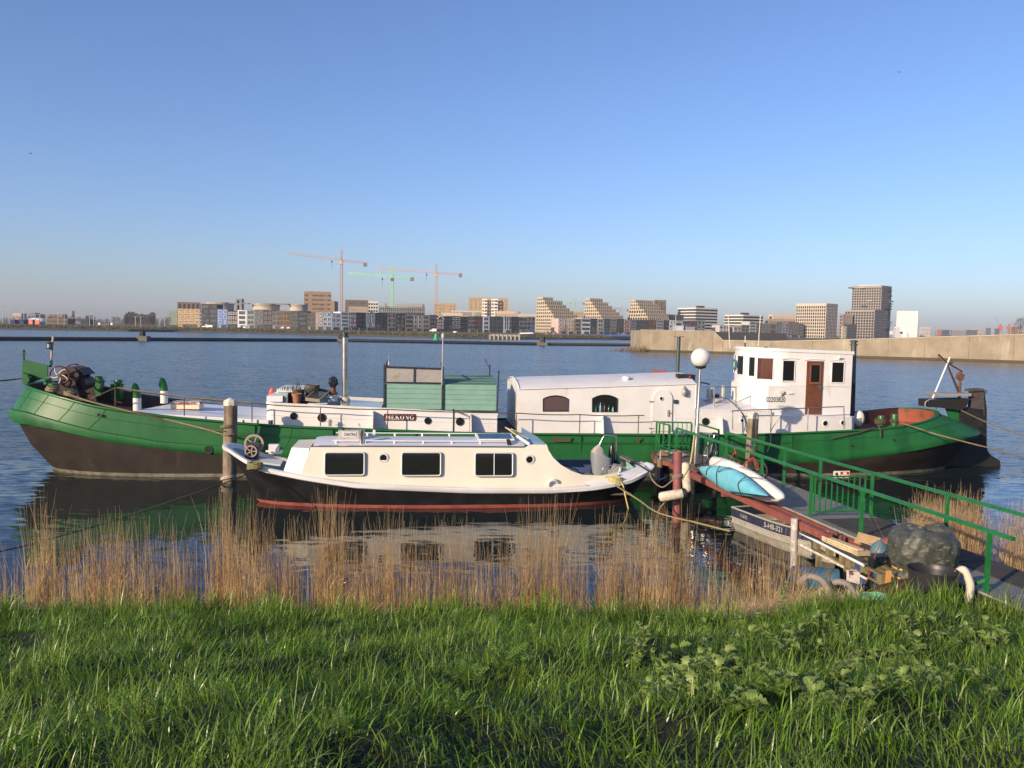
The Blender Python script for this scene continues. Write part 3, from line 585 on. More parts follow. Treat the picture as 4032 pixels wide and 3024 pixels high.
# fore hatch trunk, skylight, ventilators
mb = MB()
mb.prism([BG.w(-12.5, .62, interp(RIM, -12.5) - .35), BG.w(-12.1, 4.1, 1.80), BG.w(-8.0, 4.1, 1.6), BG.w(-8.0, .62, 1.55)], (0, 0, 0)); mb = MB()
za, zb_ = 2.06, 1.80
mb.add([BG.w(-12.5, .55, za - .35), BG.w(-8.05, .55, zb_ - .3), BG.w(-8.05, 4.25, zb_ - .3), BG.w(-11.9, 4.25, za - .35), BG.w(-12.5, .55, za), BG.w(-8.05, .55, zb_ + .03), BG.w(-8.05, 4.25, zb_ + .03), BG.w(-11.9, 4.25, za)], [(0, 1, 5, 4), (1, 2, 6, 5), (2, 3, 7, 6), (3, 0, 4, 7), (4, 5, 6, 7)])
mb.build('fore_trunk', M_whiteroof, barge)
mb = MB(); c = BG.t('A', 1632, 655, 2.3); mb.box(c + Vector((0, 0, -.02)), (.95, .62, .16), Matrix.Rotation(BG.yaw, 3, 'Z')); SK = mb.build('skylight', M_cream, barge)
mb = MB(); mb.box(c + Vector((0, 0, .10)), (1.0, .68, .075), Matrix.Rotation(BG.yaw, 3, 'Z')); mb.build('skylight_lid', mat('peeling_red_paint', (.26, .05, .03), .7, var=(.62, .55, .45), vscale=7, vlo=.48, vhi=.56), SK)
mb = MB(); mb.box(c + Vector((0, 0, .142)), (.86, .54, .012), Matrix.Rotation(BG.yaw, 3, 'Z')); mb.build('skylight_pane', mat('milky_skylight_glass', (.50, .47, .42), .3), SK)
for x, y0, ym, y1, t in ((1195, 690, 590, 455, 1.3), (1430, 612, 528, 412, 3.5)):
    b0 = BG.t('A', x, y0, t); zm = BG.t('A', x, ym, t).z; zt = BG.t('A', x, y1, t).z; r = .13; mb = MB(); mb.lathe(b0 - Vector((0, 0, .1)), [(r, 0), (r, zm - b0.z + .1)], 16); V_ = mb.build('ventilator', M_white, barge, smooth=40)
    # cowl: a pipe turning towards the bow and opening into a bell
    mb = MB(); hh = zt - zm; rows = []
    for i in range(9):
        k = i / 8; a = 1.45 * max(0, (k - .2) / .8); c = Vector((b0.x, b0.y, zm)) + Vector((0, 0, 1)) * (hh * .62 * min(1, k * 1.35)) - BG.u * (.17 * max(0, k - .25) ** 1.3); d = Vector((0, 0, math.cos(a))) - BG.u * math.sin(a); rr = r * (1.0 + .75 * max(0, k - .35) ** 1.2)
        x_ = BG.n; y_ = d.cross(x_).normalized(); rows.append([c + (x_ * math.cos(q) + y_ * math.sin(q)) * rr for q in [j * math.pi / 8 for j in range(16)]])
    mb.grid(rows, cu=True); mb.add(rows[-1], [tuple(range(16))], 1); mb.build('ventilator_cowl', [M_green2, M_blackmatt], V_, smooth=50)
# fore cabin with portholes
c1t, c1b = .6, 4.2
def wall_poly(pts_st, zlo, zhi): return [BG.w(s, t, zhi(s) if callable(zhi) else zhi) for s, t in pts_st], [BG.w(s, t, zlo(s) if callable(zlo) else zlo) for s, t in pts_st]
def shell(name, pts, zlo, zhi, mats, parent, roof=True, smooth=35, roofmat=None):
    hi, lo = wall_poly(pts, zlo, zhi); mb = MB(); mb.grid([lo, hi], cu=True); o = mb.build(name, mats, parent, smooth=smooth); return o
def rounded(s0, s1, t0, t1, r, n=5, ends=(1, 1)):
    pts = []
    for (cs, ct, a0, on) in ((s0 + r, t0 + r, math.pi, ends[0]), (s1 - r, t0 + r, 1.5 * math.pi, ends[1]), (s1 - r, t1 - r, 0, ends[1]), (s0 + r, t1 - r, .5 * math.pi, ends[0])):
        if on: pts += [(cs + r * math.cos(a0 + math.pi / 2 * k / n), ct + r * math.sin(a0 + math.pi / 2 * k / n)) for k in range(n + 1)]
        else: pts.append((cs + r * (math.cos(a0) + math.cos(a0 + math.pi / 2)), ct + r * (math.sin(a0) + math.sin(a0 + math.pi / 2))))
    return pts
c1 = lambda s: interp([(-8.16, 2.42), (-4.64, 2.20), (-.42, 2.10)], s)
pts = rounded(-8.16, -.42, c1t, c1b, .28, 4, (1, 0))
CAB = shell('fore_cabin', pts, lambda s: interp(RIM, s) - .05, c1, M_white, barge)
mb = MB(); hi, lo = wall_poly(pts, lambda s: c1(s) - .06, lambda s: c1(s) + .012); mb.grid([[p + (BG.w(-4, 2.4, p.z) - p).normalized() * -.02 for p in lo], [p + (BG.w(-4, 2.4, p.z) - p).normalized() * -.02 for p in hi]], cu=True); mb.build('roof_edge', M_white, CAB)
mb = MB(); mb.add([BG.w(-8.1, .63, 2.36), BG.w(-4.64, .63, 2.15), BG.w(-.42, .63, 2.05), BG.w(-.42, 4.17, 2.05), BG.w(-4.64, 4.17, 2.15), BG.w(-8.1, 4.17, 2.36)], [(0, 1, 4, 5), (1, 2, 3, 4)])
M_roofdark = mat('grimy_roof', (.075, .072, .078), .55, var=(.15, .145, .15), vscale=1.6)
mb.build('cabin_roof', M_roofdark, CAB)
mb = MB()   # raised white fore end of the cabin
mb.prism([BG.w(-8.14, .75, 2.42), BG.w(-8.14, 3.9, 2.42), BG.w(-7.62, 3.9, 2.42), BG.w(-7.62, .75, 2.42)], (0, 0, .20)); mb.prism([BG.w(-8.02, 2.0, 2.60), BG.w(-8.02, 3.9, 2.60), BG.w(-7.1, 3.9, 2.60), BG.w(-7.1, 2.0, 2.60)], (0, 0, .17)); mb.build('cabin_breakwater', M_whiteroof, CAB)
mb = MB(); mb.add([BG.w(-2.2, .66, 2.115), BG.w(-.45, .66, 2.07), BG.w(-.45, .66, 2.07), BG.w(-2.2, .66, 2.115)], []); 
def porthole(z_, x, y, r, t, parent, rim=True, rm=None):
    c = BG.t(z_, x, y, t); mb = MB(); mb.lathe(c - BG.n * .005, [(r, -.02), (r, .012), (.001, .012)], 22, -BG.n); o = mb.build('porthole', M_glass, parent, smooth=40); mb = MB(); mb.ring(c - BG.n * .012, r * .92, r * 1.14, .03, BG.n, 24); mb.build('porthole_rim', rm or M_black, o, smooth=40); return o
for x, y, r in ((567, 858, .105), (812, 873, .125), (1735, 900, .105), (2015, 907, .125)): porthole('B', x, y, r, c1t, CAB)
for s in (-4.63, -1.35): # gusset brackets standing between side deck and cabin
    mb = MB(); z0 = interp(RIM, s); mb.prism([BG.w(s, .58, z0), BG.w(s, .12, z0), BG.w(s, .36, c1(s) - .04), BG.w(s, .58, c1(s) - .04)], BG.u * .03); mb.build('bracket', M_white, CAB)
mb = MB()
for k in range(20): mb.fbox(BG, -8.0 + k * .378, -7.63 + k * .378, c1t - .006, c1t + .01, (interp(RIM, -8 + k * .378) + .27, interp(RIM, -7.6 + k * .378) + .27), (interp(RIM, -8 + k * .378) + .285, interp(RIM, -7.6 + k * .378) + .285))
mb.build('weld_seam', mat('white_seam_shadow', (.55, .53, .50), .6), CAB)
# solar panel / glazed hatch lying on the cabin roof, chimneys
mb = MB(); mb.fbox(BG, -5.75, -4.38, .75, 3.0, (2.27, 2.20), (2.31, 2.24)); HAT = mb.build('glazed_hatch', M_frame_w, CAB)
mb = MB(); mb.fbox(BG, -5.69, -4.44, .82, 2.93, (2.312, 2.243), (2.318, 2.25)); mb.build('hatch_pane', mat('green_hatch_glass', (.30, .33, .29), .15, var=(.36, .38, .36), vscale=2), HAT)
def flue(z_, x, y0, y1, t, r, mats, name, cap=True, base=None, x1=None):
    b0 = BG.t(z_, x, y0, t); b1 = BG.t(z_, x1 or x, y1, t); mb = MB(); d = (b1 - b0); L_ = d.length; prof = [(r, 0), (r, L_ * .46), (r * 1.09, L_ * .465), (r * 1.09, L_ * .48), (r, L_ * .485), (r, L_)]
    mb.lathe(b0, prof, 16, d.normalized()); o = mb.build(name, mats, barge, smooth=40)
    if cap: mb = MB(); mb.lathe(b1, [(r * 1.3, 0), (r * 1.3, .05), (r * .9, .06), (r * .9, .10), (r * 1.35, .11), (r * 1.35, .16), (r * .2, .20)], 16, d.normalized()); mb.build('flue_cap', M_darksteel, o, smooth=40)
    if base: mb = MB(); mb.lathe(b0 - Vector((0, 0, base)), [(r * 1.7, 0), (r * 1.7, base * .9), (r * 1.1, base * 1.15)], 16); mb.build('flue_base', mat('rusty_white_flue_base', (.55, .48, .40), .7, var=(.22, .10, .05), vscale=6, vlo=.5, vhi=.62), o, smooth=40)
    return o
flue('c', 1468, 545, -560, 2.0, .105, M_steel, 'steel_chimney', True, .28)
mb = MB(); mb.tube([BG.t('c', 1512, 500, 2.15), BG.t('c', 1512, -540, 2.15)], .02, 6); mb.build('chimney_stay', M_frame_w, barge)
b0 = BG.t('c', 1252, 600, 1.9); mb = MB(); zz = lambda y: BG.t('c', 1252, y, 1.9).z - b0.z
mb.lathe(b0, [(.155, 0), (.155, zz(470))], 16); FL = mb.build('stove_flue', M_white, barge, smooth=40)
mb = MB(); mb.lathe(b0, [(.165, zz(475)), (.165, zz(445)), (.10, zz(430)), (.09, zz(350)), (.10, zz(345))], 14); mb.build('flue_collar', M_rust, FL, smooth=40)
mb = MB(); rr_ = random.Random(2); c = b0 + Vector((0, 0, zz(250))); R_ = (zz(155) - zz(345)) / 2
mb.ball(c, R_, 14, 10, (.92, .92, 1.05)); mb.v = [tuple(c + (Vector(p) - c) * (1 + rr_.uniform(-.13, .10))) for p in mb.v]; mb.build('black_bag_cover', mat('black_plastic_bag', (.014, .014, .016), .28, spec=.6), FL)
# green deckhouse of planks
GT = 1.0; gs = [-4.27, -2.28, -.39]
DH = MB()
for k in range(2):
    DH.fbox(BG, gs[k] + .03, gs[k + 1] - .03, GT + .03, 3.6, (2.14 if k == 0 else 2.12), 3.04)
DH = DH.build('plank_deckhouse', M_teal, barge)
zt = [2.185, 2.375, 2.55, 2.72, 2.89, 3.065]
for k in range(2):
    for i in range(5):
        mb = MB(); mb.fbox(BG, gs[k] + .06, gs[k + 1] - .04, GT, GT + .035, zt[i] + .004 - .02 * k, zt[i + 1] - .006 - .02 * k); mb.build('plank', M_teal, DH)
for i in range(4):
    mb = MB(); t0 = GT + .02 + i * .36; mb.add([BG.w(gs[1] + .06, t0, 3.05 + i * .065), BG.w(gs[2] - .03, t0, 3.05 + i * .065), BG.w(gs[2] - .03, t0 + .35, 3.105 + i * .065), BG.w(gs[1] + .06, t0 + .35, 3.105 + i * .065)], [(0, 1, 2, 3)])
    mb.prism([mb.v[j] for j in range(4)], (0, 0, -.03)); mb.build('plank', M_teal, DH)
mb = MB(); mb.bar(BG.w(gs[0], GT - .02, 2.14), BG.w(gs[0], GT - .02, 3.72), .055); mb.bar(BG.w(gs[1], GT - .02, 2.12), BG.w(gs[1], GT - .02, 3.66), .06); mb.bar(BG.w(gs[2], GT - .02, 2.10), BG.t('C', 253, 350, GT - .02), .045)
mb.bar(BG.w(gs[0], GT - .02, 2.165), BG.w(gs[1], GT - .02, 2.155), .05); mb.bar(BG.w(gs[1], GT - .02, 2.13), BG.w(gs[2], GT - .02, 2.12), .05); mb.bar(BG.w(gs[0], GT - .02, 3.10), BG.w(gs[1], GT - .02, 3.09), .05); mb.bar(BG.w(gs[0], GT - .02, 3.63), BG.w(gs[1], GT - .02, 3.59), .055); mb.bar(BG.w(-3.26, GT - .02, 3.1), BG.w(-3.26, GT - .02, 3.61), .05)
for s in (gs[0], gs[1]): mb.bar(BG.w(s, 3.2, 2.14), BG.w(s, 3.2, 3.75), .05); mb.bar(BG.w(s, GT, 3.62), BG.w(s, 3.2, 3.62), .04)
mb.build('deckhouse_frame', M_black, DH)
for s0, s1 in ((gs[0] + .03, -3.285), (-3.235, gs[1] - .03)):
    mb = MB(); mb.fbox(BG, s0, s1, GT - .01, GT + .005, 3.125, 3.60); mb.build('pane', M_greyglass, DH)
mb = MB(); mb.tube([BG.t('B', 1858, 590, .95), BG.t('B', 1868, 165, .95)], .022, 6); mb.ball(BG.t('B', 1868, 165, .95), .06, 8, 6, (1, 1, 2.2)); mb.build('aerial', mat('grey_aerial', (.35, .36, .38), .5), barge, smooth=40); mb = MB(); mb.tube([BG.t('B', 1398, 430, 2.6), BG.t('B', 1398, 380, 2.6)], .045, 6); mb.tube([BG.t('B', 1395, 380, 2.6), BG.t('B', 1395, 315, 2.6)], .008, 4); mb.build('aerial', mat('grey_aerial', (.35, .36, .38), .5), barge, smooth=40)
mb = MB(); mb.tube([BG.t('C', 172, 415, 3.0), BG.t('C', 172, 298, 3.0)], .035, 6); mb.tube([BG.t('C', 168, 330, 3.0), BG.t('C', 128, 245, 3.0)], .010, 4); mb.build('aerial', M_black, barge)
# saloon with cambered roof
sal_z = lambda s: interp([(.32, 2.94), (6.57, 3.20)], s)
s0, s1, ta, tb = .32, 6.57, .6, 4.45
mb = MB(); rows = []
for k in range(21):
    a = k / 20; t = lerp(ta, tb, a); dz = .30 * (1 - (2 * a - 1) ** 2) ** .8; rows.append([BG.w(s, t, sal_z(s) + dz) for s in (s0, 2.4, 4.5, s1)])
mb.grid(rows); mb.add([BG.w(s0, ta, 1.46)] + [r_[0] for r_ in rows] + [BG.w(s0, tb, 1.46)], [tuple(range(23))]); mb.add([BG.w(s1, ta, 2.25)] + [r_[-1] for r_ in rows] + [BG.w(s1, tb, 2.25)], [tuple(range(23))])
for t in (ta, tb): mb.add([BG.w(s0, t, 1.44), BG.w(s1, t, 1.44), BG.w(s1, t, sal_z(s1)), BG.w(s0, t, sal_z(s0))], [(0, 1, 2, 3)])
SAL = mb.build('saloon', M_white, barge, smooth=35)
mb = MB(); mb.tube([BG.w(s0, ta - .005, sal_z(s0)), BG.w(s1, ta - .005, sal_z(s1))], .025, 6); mb.tube([rows[i][0] for i in range(21)], .03, 6); mb.tube([BG.w(s1, ta, 2.35), BG.w(s1, ta, sal_z(s1))], .025, 6); mb.build('roof_bead', M_white, SAL, smooth=60)
def arch_window(x0, x1, yt, ym, yb, glass, lead):
    a = BG.t('C', x0, yb, ta); b_ = BG.t('C', x1, yb, ta); zt_, zm = BG.t('C', (x0 + x1) / 2, yt, ta).z, BG.t('C', x0, ym, ta).z; n = 9
    top_ = [a.lerp(b_, k / n) for k in range(n + 1)]; top_ = [Vector((p.x, p.y, lerp(zm, zt_, 1 - (2 * k / n - 1) ** 2))) for k, p in enumerate(top_)]
    loop = [a, b_] + top_[::-1]; mb = MB(); mb.prism([p - BG.n * .004 for p in loop], BG.n * .002); o = mb.build('saloon_window', glass, SAL); mb = MB(); mb.tube([p - BG.n * .012 for p in loop], .022, 4, closed=True); mb.build('window_frame', M_black, o)
    if lead:
        mb = MB(); L_ = (b_ - a).length; hh = zt_ - a.z; d = (b_ - a).normalized()
        for k in range(-3, 5):
            for sgn in (1, -1):
                q0 = a + d * (L_ * k / 4) if sgn > 0 else a + d * (L_ * (k + 1) / 4); pts = []
                for u in (0, .25, .5, .75, 1.0):
                    p = q0 + d * (sgn * L_ * .55 * u) + Vector((0, 0, hh * u)); x_ = (p - a).dot(d)
                    if 0 < x_ < L_ and p.z < lerp(zm, zt_, 1 - (2 * x_ / L_ - 1) ** 2) - .01: pts.append(p - BG.n * .012)
                if len(pts) > 1: mb.bar(pts[0], pts[-1], .01)
        mb.build('lead_bars', M_black, o)
        for k in range(5):
            mb = MB(); c = a + d * (L_ * (.15 + .17 * k)) - BG.n * .02; hb = .17 + .05 * ((k * 3) % 4); mb.lathe(c, [(.03, 0), (.03, hb * .6), (.012, hb * .75), (.012, hb)], 8); mb.build('bottle', [mat('bottle_green', (.03, .12, .06), .1), mat('bottle_blue', (.20, .42, .50), .1), mat('bottle_brown', (.10, .04, .02), .1)][k % 3], o, smooth=40)
arch_window(637, 855, 572, 598, 705, mat('brown_blind_window', (.095, .062, .062), .35), False)
arch_window(1065, 1282, 566, 595, 710, M_glass, True)
# arched steel door
mb = MB(); a, b_ = BG.t('C', 1580, 880, ta), BG.t('C', 1752, 880, ta); zc = BG.t('C', 1580, 600, ta).z; r = (b_ - a).length / 2; loop = [a, b_] + [a.lerp(b_, .5) * 1 + (b_ - a).normalized() * r * math.cos(q) + Vector((0, 0, zc - a.z + r * .98 * math.sin(q))) for q in [math.pi * k / 12 for k in range(13)]]
mb.prism([p - BG.n * .05 for p in loop], BG.n * .05); DR = mb.build('arched_door', M_white, SAL, smooth=30)
mb = MB()
for y in (620, 855): p = BG.t('C', 1585, y, ta - .06); mb.bar(p - BG.u * .1, p + BG.u * .06, .035)
p = BG.t('C', 1725, 722, ta - .08); mb.bar(p - Vector((0, 0, .11)), p + Vector((0, 0, .11)), .05); mb.bar(p, p + BG.u * .1, .025); mb.build('door_fittings', mat('galvanised_fittings', (.42, .40, .38), .45, metal=.4), DR)
porthole('C', 1666, 595, .062, ta - .055, DR, rm=M_frame_w)
mb = MB(); p = BG.t('C', 1793, 622, ta - .03); mb.box(p, (.13, .06, .13), Matrix.Rotation(BG.yaw, 3, 'Z')); mb.build('switch_box', M_darksteel, SAL)
mb = MB(); p = BG.t('C', 1868, 540, ta - .10); mb.ball(p, .09, 10, 8, (1, 1, 1.6)); mb.tube([p + Vector((0, 0, .15)), p + Vector((0, .1, .2))], .03, 6)
for k in range(4): mb.ring(p + Vector((0, 0, -.1 + .07 * k)), .085, .10, .012, Vector((0, 0, 1)), 10)
mb.build('bulkhead_lamp', mat('caged_lamp_grey', (.38, .36, .33), .35, metal=.3), SAL, smooth=50)
mb = MB(); c = BG.t('C', 1360, 480, 1.2); hz = BG.t('C', 1360, 400, 1.2).z - c.z; mb.lathe(c - Vector((0, 0, .1)), [(.11, 0), (.11, hz), (.15, hz + .01), (.15, hz + .07), (.10, hz + .1)], 16); mb.build('mushroom_vent', M_white, SAL, smooth=40)
mb = MB(); mb.tube(smooth_path([BG.t('C', 668, 432, 2.2), BG.t('C', 680, 412, 2.2), BG.t('C', 700, 412, 2.2), BG.t('C', 710, 432, 2.2)]), .015, 5); c = BG.t('C', 1108, 430, 2.3); mb.lathe(c, [(.03, 0), (.03, .1), (.05, .11), (.05, .15)], 10); mb.build('roof_fittings', M_frame_w, SAL, smooth=40)
mb = MB(); a, b_ = BG.t('C', 1800, 445, 1.3), BG.t('C', 1950, 452, 1.3); zt_ = BG.t('C', 1800, 392, 1.3).z; mb.bar((a + b_) / 2 + Vector((0, 0, .12)) - (b_ - a) * .5, (a + b_) / 2 + Vector((0, 0, .12)) + (b_ - a) * .5, .3, .3); LB = mb.build('lamp_box', M_black, SAL)
mb = MB(); p = BG.t('C', 1918, 418, 1.12); mb.lathe(p, [(.05, -.09), (.06, 0), (.05, .09)], 12); mb.build('red_sidelight', mat('red_lens', (.16, .02, .02), .15), LB, smooth=40)
flue('C', 1808, 385, 60, 3.2, .07, M_darksteel, 'stack_pipe', False, None, 1822)
mb = MB(); p = BG.t('C', 1822, 58, 3.2); mb.lathe(p, [(.2, 0), (.2, .02)], 14); mb.build('stack_plate', M_darksteel, barge)
mb = MB(); a, b_ = BG.t('C', 1587, 395, 3.6), BG.t('C', 1715, 398, 3.6); h2 = BG.t('C', 1587, 348, 3.6).z - a.z; mb.prism([a, b_, b_ + Vector((0, 0, h2)), a + Vector((0, 0, h2))], BG.n * .05); mb.bar(a + BG.u * .1, a + BG.u * .1 - Vector((0, 0, .35)), .03); mb.bar(b_ - BG.u * .1, b_ - BG.u * .1 - Vector((0, 0, .35)), .03); mb.build('red_side_board', M_redox, barge)
# low trunk between saloon and wheelhouse, and the poop trunk under the wheelhouse
lz = lambda s: interp([(-1, 2.2), (6.57, 2.30), (9.3, 2.30), (9.31, 2.12), (12.56, 2.08)], s)
mb = MB(); n = 12
for (sa, sb_, tt, zc_) in ((6.58, 9.32, .55, .34),):
    rr_ = []
    for k in range(n + 1):
        a = k / n; t = lerp(tt, 4.3, a); dz = zc_ * (1 - (2 * a - 1) ** 2); rr_.append([BG.w(s, t, lz(s) + dz) for s in (sa, sb_)])
    mb.grid(rr_); mb.add([BG.w(sa, tt, 1.43), BG.w(sb_, tt, 1.43), BG.w(sb_, tt, lz(sb_ - .02)), BG.w(sa, tt, lz(sa))], [(0, 1, 2, 3)])
mb.build('engine_trunk', M_white, barge, smooth=35)
mb = MB()
for k in range(26): mb.box(BG.w(6.7 + .1 * k, .54, 2.265), (.04, .02, .03), Matrix.Rotation(BG.yaw, 3, 'Z'))
for k in range(36): mb.box(BG.w(4.05 + .1 * k, .595 if 4.05 + .1 * k < 6.57 else .545, 2.0), (.04, .02, .03), Matrix.Rotation(BG.yaw, 3, 'Z'))
mb.build('rivet_row', M_white, barge)
z0 = 1.43; mb = MB(); mb.prism([BG.w(7.45, .54, z0), BG.w(7.45, .2, z0), BG.w(7.45, .34, 2.02), BG.w(7.45, .54, 2.02)], BG.u * .03); mb.build('bracket', M_white, barge); mb = MB(); mb.prism([BG.w(3.2, .59, z0), BG.w(3.2, .18, z0), BG.w(3.2, .36, 2.1), BG.w(3.2, .59, 2.1)], BG.u * .03); mb.build('bracket', M_white, barge)
porthole('C', 2052, 795, .115, .545, barge)
pts = rounded(9.33, 12.56, .56, 4.24, .22, 4, (0, 1))
shell('poop_trunk', pts, lambda s: interp(RIM, s) - .1, lz, M_white, barge)
mb = MB(); hi, lo = wall_poly(pts, 1.5, lambda s: lz(s)); mb.add(hi, [tuple(range(len(hi)))]); mb.build('poop_deck', M_whiteroof, barge)
for z_, x, y, r in (('D', 1325, 1032, .10), ('D', 1478, 1027, .085)): porthole(z_, x, y, r, .56, barge, rm=M_frame_w)
mb = MB(); p = BG.t('D', 600, 1008, .545); mb.box(p, (.16, .02, .15), Matrix.Rotation(BG.yaw, 3, 'Z')); mb.build('square_port', M_frame_w, barge)
mb = MB(); mb.lathe(p - BG.n * .012, [(.05, -.01), (.05, .012), (.001, .012)], 14, -BG.n); mb.build('square_port_hole', M_blackmatt, barge)
# wheelhouse
wt = .72; zw0, zw1, zl = 2.09, 4.44, 3.16
up_pts = [(12.38, wt), (10.05, wt), (9.72, wt + .05), (9.42, wt + .2), (9.17, wt + .45), (8.99, wt + .8), (8.88, wt + 1.25), (8.84, 2.4), (8.88, 4.08 - 1.25), (8.99, 4.08 - .8), (9.17, 4.08 - .45), (9.42, 4.08 - .2), (9.72, 4.03), (10.05, 4.08), (12.38, 4.08)]
dn_pts = [(12.38, wt), (9.27, wt), (8.72, wt + 1.25), (8.70, 2.4), (8.72, 4.08 - 1.25), (9.27, 4.08), (12.38, 4.08)]
ztop = lambda s: interp([(8.8, 4.50), (12.4, 4.42)], s)
WH = shell('wheelhouse', [up_pts[0]] + up_pts[1:], zl - .02, ztop, M_white, barge, smooth=32)
mb = MB(); hi, lo = wall_poly(dn_pts, zw0 - .05, zl); mb.grid([lo, hi], cu=True); mb.add(hi, [tuple(range(len(hi)))]); mb.build('wheelhouse_base', M_white, WH, smooth=20)
mb = MB(); ov = [(12.42, wt - .03)] + [(s - (.03 if s < 9.9 else 0), t + (-.03 if t < 2.4 else .03)) for s, t in up_pts[1:-1]] + [(12.42, 4.11)]; hi, lo = wall_poly(ov, lambda s: ztop(s) - .10, lambda s: ztop(s) + .01); mb.grid([lo, hi], cu=True); mb.add(hi, [tuple(range(len(hi)))]); mb.build('wheelhouse_roof', M_white, WH, smooth=30)
def face_pt(s): # point on the curved front plan at height free
    return None
def win_on(p0, p1, z0, z1, glass, name='wheelhouse_window', fr=M_frame_w, prnt=None, fw_=.03, outn=None):
    """window between plan points p0, p1 ((s,t) pairs): dark pane with a raised frame."""
    a, b_ = BG.w(p0[0], p0[1], 0), BG.w(p1[0], p1[1], 0); d = (b_ - a).normalized(); nn = Vector((d.y, -d.x, 0))
    if outn is not None and nn.dot(outn) < 0: nn = -nn
    mb = MB(); q = [Vector((p.x, p.y, z)) + nn * .006 for p, z in ((a, z0), (b_, z0), (b_, z1), (a, z1))]; mb.prism(q, nn * .004); o = mb.build(name, glass, prnt or WH); mb = MB()
    for i in range(4): mb.bar(q[i] + nn * .006, q[(i + 1) % 4] + nn * .006, fw_, .03, nn)
    mb.build('window_frame', fr, o); return o
on = lambda x0, y0, x1, y1: (BG.loc(BG.t('D', x0, y0, wt)), BG.loc(BG.t('D', x1, y1, wt)))
for (x0, y0, x1, y1) in ((948, 485, 1062, 665), (1375, 500, 1492, 678)):
    a, b_ = on(x0, y1, x1, y0); win_on((a[0], wt), (b_[0], wt), a[2], b_[2], M_glass, outn=-BG.n)
def plan_at(x_d, z=3.78):                         # where a line of sight meets the curved front of the wheelhouse
    best = None
    for i in range(1, len(up_pts) - 2):
        for k in range(20):
            q = (lerp(up_pts[i][0], up_pts[i + 1][0], k / 20), lerp(up_pts[i][1], up_pts[i + 1][1], k / 20)); p = BG.w(q[0], q[1], z) - Vector((0, 0, EYE)); X = CX + F_PX * p.dot(RT) / p.dot(FW); d = abs(X - px('D', x_d, 0)[0])
            if q[1] < 3.4 and (best is None or d < best[0]): best = (d, i + k / 20)
    return best[1]
def plan_pos(q): i = int(q); return BG.w(lerp(up_pts[i][0], up_pts[i + 1][0], q - i), lerp(up_pts[i][1], up_pts[i + 1][1], q - i), 0)
for xa, xb, g, z0_, z1_ in ((735, 872, M_copper, 3.36, 4.14), (662, 716, M_glass, 3.44, 4.15), (563, 616, M_glass, 3.46, 4.17), (530, 552, M_glass, 3.50, 4.18)):
    qa, qb = plan_at(xa), plan_at(xb); lo, hi = [], []
    for k in range(9):
        q = lerp(qa, qb, k / 8); p = plan_pos(q); d = (plan_pos(min(q + .3, len(up_pts) - 1.01)) - plan_pos(max(0, q - .3))).normalized(); nn = Vector((-d.y, d.x, 0)); c_ = BG.w(10.5, 2.4, 0)
        if nn.dot(p - c_) < 0: nn = -nn
        p = p + nn * .015; lo.append(Vector((p.x, p.y, z0_))); hi.append(Vector((p.x, p.y, z1_)))
    mb = MB(); mb.grid([lo, hi]); o = mb.build('wheelhouse_window', g, WH, smooth=60); mb = MB(); mb.tube(lo + hi[::-1], .016, 5, closed=True); mb.build('window_frame', M_frame_w, o)
mb = MB(); p = BG.w(8.80, 2.75, 3.82); mb.ring(p - BG.u * .02, .15, .20, .04, BG.u, 20); mb.bar(p - Vector((0, 0, .18)), p + Vector((0, 0, .18)), .03); mb.build('round_wiper', mat('teal_wiper_ring', (.05, .16, .17), .5), WH, smooth=40)
for x0, x1, y in ((945, 1095, 472), (1145, 1320, 480), (1368, 1495, 488)):
    a, b_ = BG.t('D', x0, y, wt - .02), BG.t('D', x1, y, wt - .02); mb = MB(); mb.tube(smooth_path([a, a.lerp(b_, .5) + Vector((0, 0, .02)), b_], 4), .014, 5); mb.build('drip_rail', M_frame_w, WH)
a, b_ = on(1142, 955, 1305, 490); zdoor0, zdoor1 = BG.t('D', 1220, 955, wt).z, BG.t('D', 1220, 490, wt).z
mb = MB(); mb.fbox(BG, a[0] + .02, b_[0] + .02, wt - .03, wt + .02, zdoor0, zdoor1); DO = mb.build('wooden_door', M_door, WH)
mb = MB(); s0_, s1_ = a[0] + .18, b_[0] - .12; zz0, zz1 = BG.t('D', 1220, 672, wt).z, BG.t('D', 1220, 525, wt).z; mb.fbox(BG, s0_, s1_, wt - .036, wt - .028, zz0, zz1); mb.build('door_pane', M_glass, DO)
mb = MB(); mb.bar(BG.w(s0_ - .03, wt - .04, zz0), BG.w(s0_ - .03, wt - .04, zz1 + .03), .05, .03, BG.n); mb.bar(BG.w(s1_ + .03, wt - .04, zz0), BG.w(s1_ + .03, wt - .04, zz1 + .03), .05, .03, BG.n); mb.bar(BG.w(s0_ - .05, wt - .04, zz1 + .03), BG.w(s1_ + .05, wt - .04, zz1 + .03), .06, .03, BG.n); mb.bar(BG.w(s0_ - .05, wt - .045, zz0 - .04), BG.w(s1_ + .05, wt - .045, zz0 - .04), .07, .04, BG.n); mb.build('door_rails', mat('light_brown_beading', (.19, .085, .04), .45), DO)
mb = MB(); p = BG.t('D', 1284, 722, wt - .045); mb.bar(p - Vector((0, 0, .09)), p + Vector((0, 0, .09)), .05, .02, BG.n); mb.bar(p - BG.u * .07 - BG.n * .03, p + BG.u * .07 - BG.n * .03, .02); mb.build('door_handle', M_steel, DO)
text('02203820', 'registration_number', BG.t('D', 895, 828, wt - .008), BG.u, (0, 0, 1), .26, M_letterk, WH, .003, .0, (BG.t('D', 978, 828, wt) - BG.t('D', 812, 828, wt)).length)
